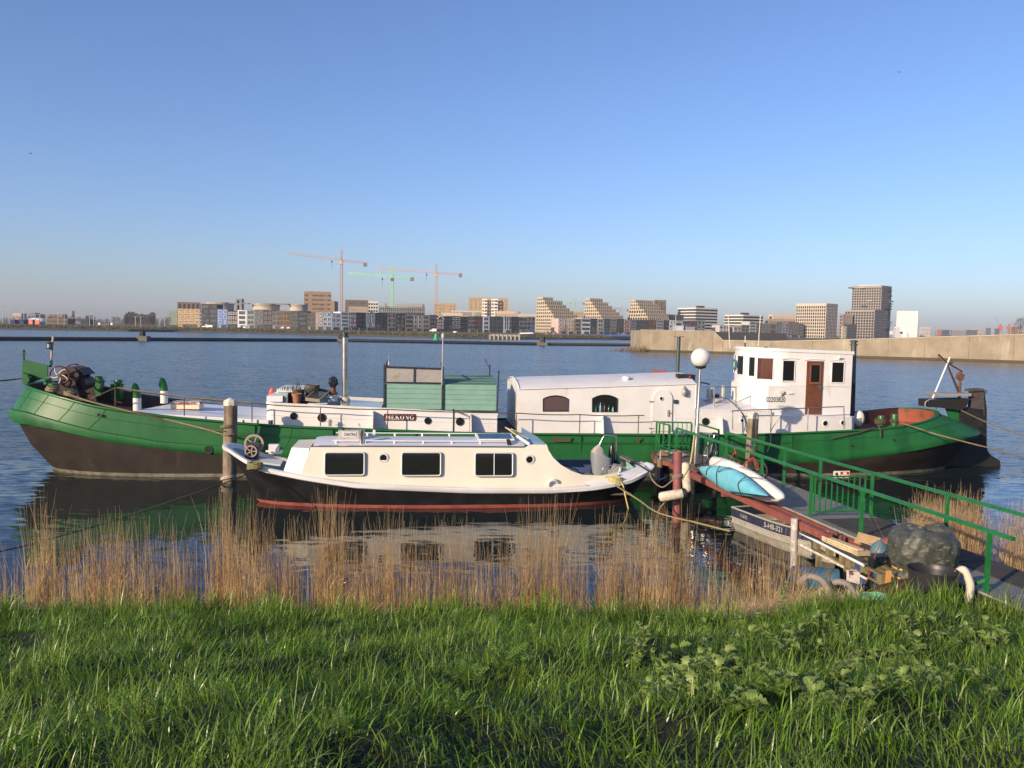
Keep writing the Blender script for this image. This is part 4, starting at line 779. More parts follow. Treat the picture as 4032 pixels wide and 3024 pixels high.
mb = MB(); p = BG.t('D', 940, 760, wt - .06); mb.box(p, (.16, .12, .09), Matrix.Rotation(BG.yaw, 3, 'Z')); mb.lathe(p - Vector((0, 0, .12)), [(.05, 0), (.06, .09)], 10); mb.build('wall_socket', mat('cream_socket', (.62, .56, .48), .5), WH)
mb = MB(); p = BG.t('D', 1022, 771, wt - .05); mb.bar(p - BG.u * .09, p + BG.u * .09, .035); mb.build('wall_cleat', M_frame_w, WH)
mb = MB(); p = BG.t('D', 1462, 462, wt - .07); mb.tube([p - BG.u * .1 + Vector((0, 0, .04)), p, p + BG.u * .09], .02, 6); mb.lathe(p - BG.u * .06, [(.045, -.03), (.03, .05)], 10, -BG.n); mb.build('deck_horn', M_frame_w, WH, smooth=40)
mb = MB(); p = BG.t('D', 820, 640, wt + .2)
for x, t0, y0, y1, lean_ in ((495, 2.7, 382, 85, -15), (627, 2.2, 375, 270, 2), (740, 1.4, 395, 88, 22)):
    mb.tube([BG.t('D', x, y0, t0), BG.t('D', x + lean_, y1, t0)], .016, 5)
mb.build('whip_aerial', mat('pale_aerial', (.60, .54, .44), .5), WH)
mb = MB()
for x, t0, y0, y1 in ((627, 2.2, 385, 330), (740, 1.4, 400, 365)): mb.tube([BG.t('D', x, y0, t0), BG.t('D', x, y1, t0)], .03, 6)
p = BG.t('D', 808, 378, 1.3); mb.box(p, (.09, .09, .10)); mb.build('roof_lamp', M_black, WH)
flue('D', 1558, 985, 352, 1.5, .098, M_darksteel, 'galley_flue', True, None, 1575)
# handrails
tr = .1
posts = [('A', 1005, 500, 655), ('A', 1605, 580, 745), ('A', 2195, 635, 800), ('B', 800, 780, 945), ('B', 1385, 800, 970), ('C', 405, 722, 890), ('C', 955, 735, 895), ('C', 1465, 743, 903)]
tops = []
for z_, x, y0, y1 in posts: a, b_ = BG.t(z_, x, y1, tr), BG.t(z_, x, y0, tr); mb = MB(); mb.tube([a, Vector((a.x, a.y, b_.z))], .018, 6); mb.build('rail_stanchion', mat('brown_stanchion', (.10, .055, .04), .6), barge, smooth=50); tops.append(Vector((a.x, a.y, b_.z)))
mb = MB(); p = []
for a, b_ in zip(tops, tops[1:]): p += sag(a, b_, .03, 4)[:-1]
mb.tube(p + [tops[-1], tops[-1] + BG.u * .2], .018, 5); a = tops[0]; mb.tube([a, BG.t('A', 780, 605, .2)], .018, 5); mb.build('rail_rope', M_ropedark, barge)
mb = MB(); a, b_ = BG.t('B', 1960, 1005, .1), BG.t('B', 1963, 815, .1); mb.bar(a, Vector((a.x, a.y, b_.z)), .06); mb.bar(Vector((a.x, a.y, b_.z)), Vector((a.x, a.y, b_.z)) + BG.n * .5, .05); mb.build('rail_post', M_black, barge)
mb = MB(); pts = smooth_path([BG.t('D', 520, 1090, tr), BG.t('D', 520, 945, tr), BG.t('D', 545, 922, tr), BG.t('D', 850, 911, tr), BG.t('D', 1170, 900, tr), BG.t('D', 1460, 888, tr), BG.t('D', 1487, 905, tr), BG.t('D', 1490, 1080, tr)], 5); mb.tube(pts, .02, 6)
for x, y0, y1 in ((850, 1105, 911), (1170, 1095, 900)): a, b_ = BG.t('D', x, y0, tr), BG.t('D', x, y1, tr); mb.tube([a, Vector((a.x, a.y, b_.z))], .02, 6)
mb.build('steel_rail', M_steel, barge, smooth=50)
mb = MB(); pts = smooth_path([BG.t('D', 215, 715, 1.0), BG.t('D', 358, 716, .9), BG.t('D', 535, 717, .8), BG.t('D', 548, 735, .8), BG.t('D', 548, 895, .8)], 5); mb.tube(pts, .02, 6); mb.tube([BG.t('D', 358, 895, .9), BG.t('D', 358, 716, .9)], .02, 6); mb.build('steel_rail', M_steel, barge, smooth=50)
mb = MB()
for x, y0, y1, t, r in ((432, 850, 705, 2.2, .07), (305, 840, 730, 2.6, .06), (338, 840, 720, 2.6, .06)): a, b_ = BG.t('D', x, y0, t), BG.t('D', x, y1, t); mb.tube([a, Vector((a.x, a.y, b_.z))], r, 8)
mb.build('vent_pipe', mat('pale_metal_pipe', (.46, .43, .38), .4, metal=.3), barge, smooth=50)
mb = MB(); p = BG.t('D', 370, 812, 2.6); mb.box(p, (.22, .3, .3)); mb.build('red_fuel_can', mat('dark_red_can', (.13, .025, .02), .5), barge)
mb = MB(); rr_ = random.Random(4)
for k in range(7): c = BG.t('D', 300 + 12 * k, 870 - 3 * k, 1.5) + Vector((0, 0, .03 + .015 * k)); mb.tube([c + Vector((.28 * math.cos(a) * rr_.uniform(.9, 1.1), .22 * math.sin(a), rr_.uniform(0, .03))) for a in [j * .5236 for j in range(12)]], .018, 5, closed=True)
mb.build('hose_coil', mat('pale_grey_hose', (.46, .46, .47), .5), barge, smooth=60)
mb = MB(); mb.tube(smooth_path([BG.t('D', 440, 810, 1.8), BG.t('D', 490, 830, 1.2), BG.t('D', 560, 895, .7), BG.t('D', 600, 945, .5), BG.t('D', 632, 1020, .5), BG.t('D', 620, 1100, .45)]), .016, 5); mb.build('cable', M_blackmatt, barge)
mb = MB(); mb.tube(smooth_path([BG.t('D', 900, 882, .6), BG.t('D', 960, 885, .5), BG.t('D', 978, 920, .3), BG.t('D', 860, 1085, .02), BG.t('D', 850, 1200, -.06), BG.t('D', 820, 1280, -.08)]), .014, 5); mb.build('cable', mat('yellow_green_cable', (.42, .42, .16), .5), barge)
# name board
a, b_ = BG.t('B', 1350, 868, c1t - .03), BG.t('B', 1630, 872, c1t - .03); zt_, zb2 = BG.t('B', 1490, 840, c1t - .03).z, BG.t('B', 1490, 898, c1t - .03).z; hh = zt_ - zb2; ctr = (a + b_) / 2; ctr.z = (zt_ + zb2) / 2; Lb = (b_ - a).length
mb = MB(); loop = [ctr + BG.u * x * Lb / 2 + Vector((0, 0, z * hh / 2)) for x, z in ((-.97, -1), (.97, -1), (.97, -.55), (1, -.4), (1, .4), (.97, .55), (.97, 1), (-.97, 1), (-.97, .55), (-1, .4), (-1, -.4), (-.97, -.55))]; mb.prism(loop, BG.n * .025); NB = mb.build('name_board', M_sign, CAB)
def serif_word(word, ctr, ux, hgt, m, parent, width):
    """Roman capitals from strokes: thick stems, thin joins, slab serifs; each letter a part."""
    GL = {'M': (1.25, [(.16, 0, .16, 1, .10), (1.05, 0, 1.05, 1, .2), (.2, 1, .6, .05, .2), (.6, .05, 1.0, 1, .09)], [(.0, 0, .32), (.85, 0, 1.25), (.0, 1, .25), (.95, 1, 1.25)]),
          'E': (.85, [(.2, 0, .2, 1, .2), (.2, .965, .75, .965, .07), (.2, .035, .78, .035, .07), (.2, .5, .58, .5, .07), (.77, 0, .77, .27, .06), (.74, .74, .74, 1, .06), (.58, .36, .58, .64, .06)], [(.02, 0, .4), (.02, 1, .4)]),
          'K': (1.0, [(.2, 0, .2, 1, .2), (.25, .42, .82, .98, .08), (.42, .58, .86, .02, .2)], [(.02, 0, .4), (.02, 1, .4), (.66, 1, .98), (.62, 0, 1.02)]),
          'N': (1.05, [(.18, 0, .18, 1, .08), (.2, .97, .85, .04, .2), (.88, 0, .88, 1, .08)], [(.02, 0, .36), (.0, 1, .3), (.70, 1, 1.05)])}
    tot = 0; gap = .16; seq = []
    for ch in word: wd_ = GL[ch][0] if ch in GL else 1.0; seq.append((ch, tot)); tot += wd_ + gap
    tot -= gap; kx = width / tot
    for ch, x0 in seq:
        mb = MB(); pt = lambda x, y: ctr + ux * ((x0 + x) * kx - width / 2) + Vector((0, 0, (y - .5) * hgt)) - BG.n * .006
        if ch in GL:
            for (xa, ya, xb, yb, wd2) in GL[ch][1]:
                a, b2 = pt(xa, ya), pt(xb, yb); mb.bar(a, b2, .010, wd2 * kx * (1 if abs(xb - xa) < .5 or ya != yb else 1.4), BG.n.cross(b2 - a))
            for (xa, y, xb) in GL[ch][2]: mb.bar(pt(xa, y * .94 + .03), pt(xb, y * .94 + .03), .010, .06 * hgt, (0, 0, 1))
        else:
            ring = []
            a0, a1 = (.6, 5.7) if ch == 'G' else (0, 6.2832); n2 = 18
            for i in range(n2 + 1):
                q = a0 + (a1 - a0) * i / n2; thick = .05 + .10 * abs(math.cos(q)); ro = (.48, .52); ring.append([pt(.5 + ro[0] * math.cos(q), .5 + ro[1] * math.sin(q)), pt(.5 + (ro[0] - thick * 1.5) * math.cos(q), .5 + (ro[1] - thick * .7) * math.sin(q))])
            mb.grid(ring); mb.grid([[p - BG.n * .005 for p in r_] for r_ in ring])
            if ch == 'G': mb.bar(pt(.86, .04), pt(.86, .42), .010, .17 * kx, BG.u); mb.bar(pt(.62, .44), pt(1.02, .44), .010, .06 * hgt, (0, 0, 1)); mb.bar(pt(.9, .7), pt(.9, .96), .010, .06 * kx, BG.u)
        mb.build('letter', m, parent)
serif_word('MEKONG', ctr, BG.u, hh * .66, M_letter, NB, Lb * .88)
# odds and ends on the side deck
mb = MB(); a = BG.t('c', 1195, 1050, .35); mb.lathe(a, [(.055, 0), (.055, .22)], 12); mb.bar(a - BG.u * .15 + Vector((0, 0, .15)), a + BG.u * .15 + Vector((0, 0, .15)), .015); mb.build('side_bollard', mat('grey_bollard', (.40, .39, .38), .5), barge, smooth=40)
mb = MB()
for x in (130, 255, 378): a = BG.t('B', x, 925, .06); mb.box(a + Vector((0, 0, .05)), (.06, .03, .14), Matrix.Rotation(BG.yaw, 3, 'Z'))
mb.build('rail_lug', M_green2, barge)
mb = MB(); p = BG.t('D', 1620, 990, 1.2); rows = []
mb.ball(p, .2, 14, 10, (1.0, .75, 1.45)); mb.build('white_stern_tank', mat('cream_plastic_tank', (.66, .62, .54), .4), barge, smooth=60)
# ================================================================== the small white cruiser in front
BO = Frame(0, 22.75, 7.5)
M_cream_hull = mat('cream_boat_paint', (.735, .69, .575), .4, var=(.69, .645, .53), vscale=1.0, stain=(.70, .61, .44), sscale=(1.6, 1.6, .5), slo=.6, shi=.85, coat=.1)
M_boatwhite = mat('boat_white_paint', (.69, .69, .69), .42, var=(.64, .635, .62), vscale=1.2, stain=(.62, .58, .50), sscale=(2, 2, .6), slo=.62, shi=.8)
M_boatblack = mat('boat_black_hull', (.012, .012, .014), .35, var=(.022, .022, .024), vscale=2, stain=(.10, .10, .10), sscale=(5, 5, 5), slo=.66, shi=.74, spec=.5)
M_antifoul = mat('red_antifouling', (.30, .065, .05), .7, var=(.36, .11, .085), vscale=3, stain=(.14, .05, .04), sscale=(4, 4, 9))
M_bluedeck = mat('pale_blue_deck', (.20, .33, .37), .5, var=(.17, .29, .33), vscale=2)
M_blueinner = mat('dark_blue_inside', (.045, .085, .11), .5, var=(.06, .10, .13), vscale=2)
BT_ = 1.35
SHE = [(-8.0, 1.62), (-7.67, 1.55), (-7.4, 1.40), (-6.83, 1.13), (-5.65, .92), (-4.24, .72), (-1.16, .57), (1.13, .55), (2.31, .59), (3.5, .74), (3.98, .90), (4.5, 1.05)]
def boutl(sb, lb, eb, ss, ls, es, hb, prof, nb=14, nm=12, ns=12):
    near = []
    for i in range(nb + 1): a = math.pi / 2 * i / nb; near.append((sb + lb * (1 - math.cos(a)), hb * math.sin(a) ** eb))
    for i in range(1, nm): near.append((lerp(sb + lb, ss - ls, i / nm), hb))
    for i in range(ns + 1): a = math.pi / 2 * (1 - i / ns); near.append((ss - ls * (1 - math.cos(a)), hb * max(0.0, math.sin(a)) ** es))
    z = prof if callable(prof) else (lambda s: interp(prof, s))
    return [(s, BT_ - y, z(s)) for s, y in near] + [(s, BT_ + y, z(s)) for s, y in near[-2:0:-1]]
she = lambda s: interp(SHE, s)
bl = [boutl(-6.4, 5.2, 1.15, 3.2, 4.5, 1.1, .9, lambda s: -.4), boutl(-6.95, 5.4, 1.12, 3.75, 4.0, 1.0, 1.16, lambda s: -.02), boutl(-7.08, 5.4, 1.1, 3.86, 3.9, .95, 1.21, lambda s: .10),
      boutl(-7.35, 5.0, .98, 4.1, 3.6, .85, 1.28, lambda s: lerp(.10, she(s), .5)), boutl(-7.85, 4.7, .85, 4.38, 3.2, .78, 1.35, lambda s: she(s) - .12)]
boat = thing('cabin_boat', 'cream and black motor cruiser with three square windows lying in front of the barge', 'boat', BO.w(0, BT_, 0))
BW = lambda pts: [BO.w(*p) for p in pts]
mb = MB(); mb.grid([BW(l) for l in bl], cu=True); nn_ = len(bl[0])
for j in range(len(mb.f)): mb.m[j] = 1 if j // nn_ < 2 else 0
mb.build('hull', [M_boatblack, M_antifoul], boat, smooth=50)
gl = [boutl(-7.85, 4.7, .85, 4.38, 3.2, .78, 1.35, lambda s: she(s) - .12), boutl(-7.95, 4.7, .83, 4.46, 3.2, .76, 1.39, lambda s: she(s) - .09), boutl(-7.97, 4.7, .83, 4.48, 3.2, .76, 1.395, lambda s: she(s)), boutl(-7.90, 4.7, .83, 4.42, 3.2, .76, 1.36, lambda s: she(s) + .03), boutl(-7.76, 4.7, .83, 4.3, 3.2, .76, 1.25, lambda s: she(s) + .02), boutl(-7.72, 4.7, .85, 4.25, 3.2, .78, 1.22, lambda s: she(s) - .06)]
mb = MB(); mb.grid([BW(l) for l in gl], cu=True); mb.build('rubbing_strake', M_boatwhite, boat, smooth=50)
# fore deck well, side decks, cockpit sole
dd = boutl(-7.30, 4.9, .98, 4.1, 3.3, .85, 1.12, lambda s: she(s) - interp([(-8, .42), (-6, .30), (-5, .06), (4.5, .06)], s)); hh_ = len(dd) // 2
mb = MB(); mb.grid([BW(gl[-1]), BW(dd)], cu=True)
for i in range(hh_): mb.add([BO.w(*dd[i]), BO.w(*dd[i + 1]), BO.w(*dd[-i - 1]), BO.w(*dd[(-i) % len(dd)])], [(0, 1, 2, 3)], 0)
for j in range(len(mb.f)):
    s = BO.loc(Vector(mb.v[mb.f[j][0]]))[0]; mb.m[j] = 0 if s < -5 else 1
mb.build('fore_deck', [M_bluedeck, M_boatwhite], boat)
# cabin sides: cream, sweeping down into the cockpit coaming
ct0, ct1 = .32, 2.38
lowz = lambda s: she(s) + .0
TOPL = [(-5.45, 1.69), (-3, 1.685), (.43, 1.665), (.60, 1.755), (1.07, 1.755), (1.12, 1.60), (1.25, 1.40), (1.48, 1.19), (1.78, 1.02), (2.11, .90), (2.69, .86), (3.17, .93), (3.6, 1.05)]
mb = MB(); ss_ = [-5.45, -4, -2.5, -1, .43, .60, 1.07, 1.12, 1.18, 1.25, 1.36, 1.48, 1.62, 1.78, 1.95, 2.11, 2.4, 2.69, 2.95, 3.17]
for t, sg in ((ct0, 1), (ct1, -1)):
    # side leans in slightly at the top and closes towards the stern
    tb_ = lambda s: t - sg * .12 + sg * (max(0, s - 1.2) ** 1.6) * .085
    up = [BO.w(s, tb_(s) + sg * .12 * (interp(TOPL, s) - she(s)), interp(TOPL, s)) for s in ss_]; dn = [BO.w(s if i else -5.70, tb_(s), lowz(s if i else -5.7)) for i, s in enumerate(ss_)]
    mb.grid([dn, up]); mb.grid([[p + BO.n * sg * .05 for p in dn], [p + BO.n * sg * .05 for p in up]]); mb.grid([up, [p + BO.n * sg * .05 for p in up]])
a = [BO.w(-5.70, ct0 - .12, lowz(-5.7)), BO.w(-5.70, ct1 + .12, lowz(-5.7)), BO.w(-5.45, ct1, 1.69), BO.w(-5.45, ct0, 1.69)]; mb.add(a, [(0, 1, 2, 3)])
CABN = mb.build('cabin', M_cream_hull, boat, smooth=30)
# aft deck ring behind the cockpit
mb = MB(); rows = []
o_ = boutl(-7.76, 4.7, .83, 4.3, 3.2, .76, 1.25, lambda s: she(s) + .02); i_ = boutl(-7.0, 4.7, .83, 3.55, 2.6, .8, 1.0, lambda s: she(s) + .16)
ids = [k for k in range(len(o_)) if o_[k][0] > 2.2]
mb.grid([[BO.w(*o_[k]) for k in ids], [BO.w(*i_[k][:2], max(i_[k][2], .80)) for k in ids], [BO.w(i_[k][0], i_[k][1], .35) for k in ids]]); mb.build('aft_deck', M_boatwhite, boat, smooth=40)
mb = MB(); mb.fbox(BO, .9, 3.6, .45, 2.3, .28, .33); mb.build('cockpit_sole', mat('cockpit_floor', (.10, .09, .085), .7), boat)
mb = MB(); mb.fbox(BO, .9, 3.5, ct1 - .10, ct1 - .02, .30, 1.02); mb.fbox(BO, .98, 1.04, .5, 2.3, .3, 1.70); mb.build('cockpit_lining', M_blueinner, boat)
# roof, slightly cambered, with rounded fore edge
mb = MB(); rows = []
for k in range(13):
    q = k / 12; t = lerp(ct0 + .10, ct1 - .10, q); cz = .11 * (1 - (2 * q - 1) ** 2); rows.append([BO.w(s, t, z + cz) for s, z in ((-5.40, 1.69), (-5.2, 1.72), (-3, 1.715), (.45, 1.70))])
mb.grid(rows); RF = mb.build('cabin_roof', mat('pale_grey_roof', (.60, .62, .67), .4, var=(.55, .57, .61), vscale=1), CABN, smooth=40)
mb = MB(); mb.tube([BO.w(-5.45, ct0 + .085, 1.695), BO.w(.43, ct0 + .085, 1.675)], .018, 5); mb.build('roof_edge', mat('dark_roof_bead', (.10, .09, .09), .6), CABN)
mb = MB()
for t, z in ((ct0 + .3, 1.83), (ct1 - .45, 1.88)):
    mb.tube([BO.w(-4.9, t, z), BO.w(.1, t, z - .02)], .016, 5)
    for k in range(7): s = -4.8 + .8 * k; mb.box(BO.w(s, t, z - .05), (.05, .03, .10))
mb.build('roof_handrail', M_boatwhite, CABN)
# step cabin in front
mb = MB(); q0 = [(-6.2, .46), (-5.62, .30), (-5.62, 2.4), (-6.2, 2.24)]; q1 = [(-5.98, .56), (-5.50, .42), (-5.50, 2.28), (-5.98, 2.14)]
mb.grid([[BO.w(s, t, she(s) - .06) for s, t in q0], [BO.w(s, t, 1.64) for s, t in q1]], cu=True); mb.add([BO.w(s, t, 1.64) for s, t in q1], [(0, 1, 2, 3)]); mb.build('fore_step', M_cream_hull, boat)
# windscreen/aft roof visor in pale blue with the sloping white pillar
mb = MB(); mb.add([BO.w(.45, .55, 1.71), BO.w(1.05, .55, 1.76), BO.w(1.05, 2.3, 1.76), BO.w(.62, 2.3, 2.02), BO.w(.42, .9, 1.84)], [(0, 1, 2, 3, 4)]); mb.prism([BO.w(.55, .5, 1.755), BO.w(1.08, .5, 1.755), BO.w(1.08, 2.25, 1.755), BO.w(.55, 2.25, 1.755)], (0, 0, -.04)); mb.build('aft_screen', mat('pale_blue_screen', (.22, .36, .45), .3), CABN)
mb = MB(); mb.bar(BO.w(.60, .46, 1.76), BO.w(.26, .62, 1.98), .12, .07); mb.build('screen_pillar', M_boatwhite, CABN)
def boat_window(x0, x1, y0, y1, z_, slider=False):
    a = BO.t(z_, x0, y1, ct0 - .05); b_ = BO.t(z_, x1, y0, ct0 - .05); (sa, _, za), (sb_, _, zb2) = BO.loc(a), BO.loc(b_); r = .07; pts = []
    tt = lambda z: ct0 - .12 + .12 * (z - .92) - .022
    for cs, cz, a0 in ((sa + r, za + r, math.pi), (sb_ - r, za + r, 1.5 * math.pi), (sb_ - r, zb2 - r, 0), (sa + r, zb2 - r, .5 * math.pi)):
        pts += [(cs + r * math.cos(a0 + math.pi / 2 * k / 4), cz + r * math.sin(a0 + math.pi / 2 * k / 4)) for k in range(5)]
    loop = [BO.w(s, tt(z), z) for s, z in pts]; mb = MB(); mb.prism(loop, BO.n * .006); o = mb.build('cabin_window', M_glass, CABN); mb = MB(); mb.tube([p - BO.n * .006 for p in loop], .024, 6, closed=True); mb.build('window_frame', mat('light_grey_window_frame', (.58, .58, .57), .4), o, smooth=60)
    if slider: mb = MB(); m_ = (sa + sb_) / 2; mb.bar(BO.w(m_, tt(za) - .01, za + .02), BO.w(m_, tt(zb2) - .01, zb2 - .02), .02); mb.build('sliding_bar', M_frame_w, o)
    return o
w1 = boat_window(965, 1278, 203, 380, 'I'); boat_window(1572, 1882, 203, 384, 'I'); boat_window(172, 538, 252, 472, 'J', True)
mb = MB(); c = BO.t('I', 1262, 330, ct0 - .07)
for k in range(4): mb.tube(smooth_path([c + BO.u * (.04 * k - .05) + Vector((0, 0, .30 - .03 * (3 - k))), c + BO.u * (.03 * k - .08) + Vector((0, 0, .05)), c + BO.u * (.03 * k - .10) + Vector((0, 0, -.19))]), .02, 5)
mb.build('curtain', mat('beige_curtain', (.40, .32, .24), .9), w1)
for z_, x, y in (('I', 1427, 247), ('J', 700, 317)):
    c = BO.t(z_, x, y, ct0 - .03); mb = MB(); mb.lathe(c, [(.10, -.01), (.10, .012), (.001, .012)], 20, -BO.n); o = mb.build('porthole', M_glass, CABN, smooth=40); mb = MB(); mb.ring(c - BO.n * .012, .095, .138, .03, BO.n, 22); mb.build('porthole_rim', mat('light_grey_window_frame', (.58, .58, .57), .4), o, smooth=40)
# roof things that belong to the boat
c = BO.t('I', 1148, 92, .95); Rz = Matrix.Rotation(BO.yaw, 3, 'Z'); mb = MB(); a, b_ = BO.t('I', 1070, 95, .95), BO.t('I', 1245, 95, .95); hz = BO.t('I', 1150, 28, .95).z - a.z; Lx = (b_ - a).length
mb.box((a + b_) / 2 + Vector((0, 0, hz / 2 - .01)) + BO.n * .1, (Lx, .26, hz), Rz); mb.box((a + b_) / 2 + Vector((0, 0, -.02)) + BO.n * .1, (Lx * 1.08, .30, .05), Rz); NBX = mb.build('name_box', mat('silvered_wood_box', (.50, .47, .44), .6, var=(.42, .38, .36), vscale=6), CABN)
pl = (a + b_) / 2 + Vector((0, 0, hz * .5)) - BO.n * .035; mb = MB(); mb.box(pl, (Lx * .62, .012, hz * .62), Rz); mb.build('name_plate', mat('pale_name_plate', (.62, .59, .56), .5), NBX)
text('CHATRA', 'name_lettering', pl - BO.n * .010 + BO.u * .01, BO.u, (0, 0, 1), hz * .52, mat('blue_grey_lettering', (.06, .09, .16), .6), NBX, .002, .002, Lx * .54)
mb = MB(); p = BO.t('I', 1108, 20, 1.0); mb.lathe(p, [(.04, -.02), (.04, .05)], 10); mb.build('box_knob', M_black, NBX)
mb = MB(); b0, b1 = BO.t('I', 1254, 150, .62), BO.t('I', 1262, 25, .62); mb.lathe(b0, [(.075, 0), (.075, (b1 - b0).length * .6), (.08, (b1 - b0).length * .62), (.09, (b1 - b0).length)], 14); mb.build('exhaust_pipe', M_steel, CABN, smooth=40)
mb = MB(); mb.tube(smooth_path([BO.t('c', 1738, 1105, .9), BO.t('c', 1738, 1030, .9), BO.t('c', 1722, 1005, .9), BO.t('c', 1714, 1050, .9)]), .008, 5); mb.build('wire_hook', M_steel, CABN)
mb = MB(); mb.prism([BO.t('I', 1300, 80, 1.3), BO.t('I', 1360, 85, 1.3), BO.t('I', 1365, 30, 1.3), BO.t('I', 1348, 20, 1.3), BO.t('I', 1335, 60, 1.3)], BO.n * .04); mb.build('roof_fin', M_boatwhite, CABN)
mb = MB(); q = [BO.t('J', 215, 105, .9), BO.t('J', 600, 115, .95), BO.t('J', 510, 70, 1.9), BO.t('J', 215, 78, 1.9)]; mb.prism([BO.w(-.85, .75, 1.86), BO.w(.20, .75, 1.86), BO.w(.20, 1.5, 1.93), BO.w(-.85, 1.5, 1.93)], (0, 0, -.04)); SP = mb.build('solar_panel', M_frame_w, CABN)
mb = MB(); mb.prism([BO.w(-.80, .80, 1.868), BO.w(.15, .80, 1.868), BO.w(.15, 1.45, 1.929), BO.w(-.80, 1.45, 1.929)], (0, 0, -.002)); mb.build('solar_cells', mat('blue_solar_cells', (.025, .05, .10), .2), SP)
mb = MB(); p = BO.t('J', 495, 165, .5); mb.prism([p + Vector((0, 0, -.13)), p + BO.u * .12 + Vector((0, 0, -.13)), p + BO.u * .05 + Vector((0, 0, .12)), p - BO.u * .05 + Vector((0, 0, .12))], BO.n * .1); mb.build('spotlight', M_black, CABN)
mb = MB()
for k, (x0, y0, x1, y1) in enumerate(((465, 5, 615, 110), (480, 12, 790, 165), (520, 20, 830, 172))): mb.tube([BO.t('J', x0, y0, 1.0 + .2 * k), BO.t('J', x1, y1, .7 + .25 * k)], .016, 5)
mb.build('lowered_mast', mat('pale_yellow_pole', (.52, .45, .28), .5), CABN)
mb = MB(); c = BO.t('J', 880, 565, ct0 - .12); mb.tube(smooth_path([BO.t('J', 885, 568, ct0 - .14), BO.t('J', 888, 540, ct0 - .19), BO.t('J', 910, 520, ct0 - .2), BO.t('J', 945, 518, ct0 - .19), BO.t('J', 970, 535, ct0 - .14)]), .045, 8); mb.build('white_handle', M_boatwhite, boat, smooth=60)
mb = MB(); c = BO.t('I', 850, 420, ct0 - .13)
# foredeck gear
mb = MB(); c = BO.t('I', 385, 195, 1.2); zb3 = BO.t('I', 380, 255, 1.2).z; mb.prism([BO.t('I', 330, 255, 1.05), BO.t('I', 428, 262, 1.05), BO.t('I', 440, 140, 1.05), BO.t('I', 345, 130, 1.05)], BO.n * .28); BWN = mb.build('anchor_winch', mat('dark_winch', (.030, .035, .036), .5), boat)
for x, y, rr_, nm in ((378, 195, .17, 'winch_wheel'), (402, 135, .27, 'winch_wheel')):
    c = BO.t('I', x, y, 1.0 if x < 400 else 1.32); mb = MB(); mb.ring(c, rr_ * .78, rr_, .04, BO.n, 22)
    for k in range(5): q = k * 1.2566; mb.bar(c, c + (BO.u * math.cos(q) + Vector((0, 0, 1)) * math.sin(q)) * rr_ * .85, .03)
    mb.build(nm, mat('faded_pink_iron', (.34, .26, .22), .6), BWN)
mb = MB(); c = BO.t('I', 560, 185, 2.0); mb.box(c + Vector((0, 0, .03)), (.28, .16, .28), Rz); mb.tube([c + Vector((.22 * math.cos(q), .15 * math.sin(q), -.05 + .03 * math.sin(q * 2))) for q in [j * .5236 for j in range(12)]], .03, 5, closed=True); mb.build('white_bitt', M_boatwhite, boat)
mb = MB(); mb.prism([BO.t('I', 435, 290, .8), BO.t('I', 610, 315, .75), BO.t('I', 630, 275, 1.2), BO.t('I', 460, 262, 1.25)], (0, 0, .05)); mb.build('deck_hatch', mat('pale_grey_hatch', (.48, .50, .52), .5), boat)
mb = MB(); c = BO.t('I', 410, 310, .28)
for k in range(5): mb.tube([c + Vector((.20 * math.cos(q), .13 * math.sin(q), -.06 + .035 * k + .02 * math.sin(q * 3 + k))) for q in [j * .5236 for j in range(12)]], .026, 5, closed=True)
mb.build('coiled_bow_rope', mat('mossy_rope', (.20, .18, .08), .9, bump=.8, bscale=80), boat)
mb = MB(); c = BO.t('J', 1530, 525, .28)
for k in range(5): mb.tube([c + Vector((.19 * math.cos(q), .13 * math.sin(q), -.05 + .035 * k + .02 * math.sin(q * 3 + k))) for q in [j * .5236 for j in range(12)]], .024, 5, closed=True)
mb.build('stern_cleat_rope', mat('yellow_rope', (.52, .42, .13), .8, var=(.42, .36, .18), vscale=20), boat)
# cockpit gear
mb = MB(); mb.tube(smooth_path([BO.t('h', 1030, 440, 2.0), BO.t('h', 1095, 310, 2.0), BO.t('h', 1140, 295, 2.0), BO.t('h', 1260, 308, 2.0), BO.t('h', 1290, 345, 2.0), BO.t('h', 1290, 690, 2.0)], 5), .024, 7); mb.build('steel_hoop', M_steel, boat, smooth=60)
def cover(pts_lo, pts_hi, name, m, parent): mb = MB(); mb.grid([pts_lo, pts_hi], cu=True); mb.add(pts_hi, [tuple(range(len(pts_hi)))]); return mb.build(name, m, parent, smooth=20)
mb = MB(); c0, c1_ = BO.t('h', 1050, 900, 1.5), BO.t('h', 1060, 560, 1.5); rows = []
for z_k, sx, sy, ox in ((0, .30, .30, 0), (.5, .29, .29, -.005), (.78, .30, .29, -.01), (.88, .29, .26, -.02), (1.05, .18, .14, -.06), (1.24, .07, .06, -.02)):
    c = c0.lerp(c1_, z_k); rows.append([c + BO.u * (sx * math.copysign(abs(math.cos(q)) ** .6, math.cos(q)) + ox) + BO.n * sy * math.copysign(abs(math.sin(q)) ** .6, math.sin(q)) + Vector((0, 0, (.10 * -math.cos(q) if z_k > .8 else 0))) for q in [j * math.pi / 8 for j in range(16)]])
mb.grid(rows[:4], cu=True); CON = mb.build('covered_console', mat('blue_grey_cover', (.20, .215, .235), .7, bump=.3, bscale=12), boat, smooth=50)
mb = MB(); mb.grid(rows[3:], cu=True); mb.add(rows[-1], [tuple(range(16))]); mb.build('cover_top', mat('beige_grey_cover', (.40, .36, .32), .75, var=(.33, .30, .27), vscale=8, bump=.6, bscale=9), CON, smooth=50)
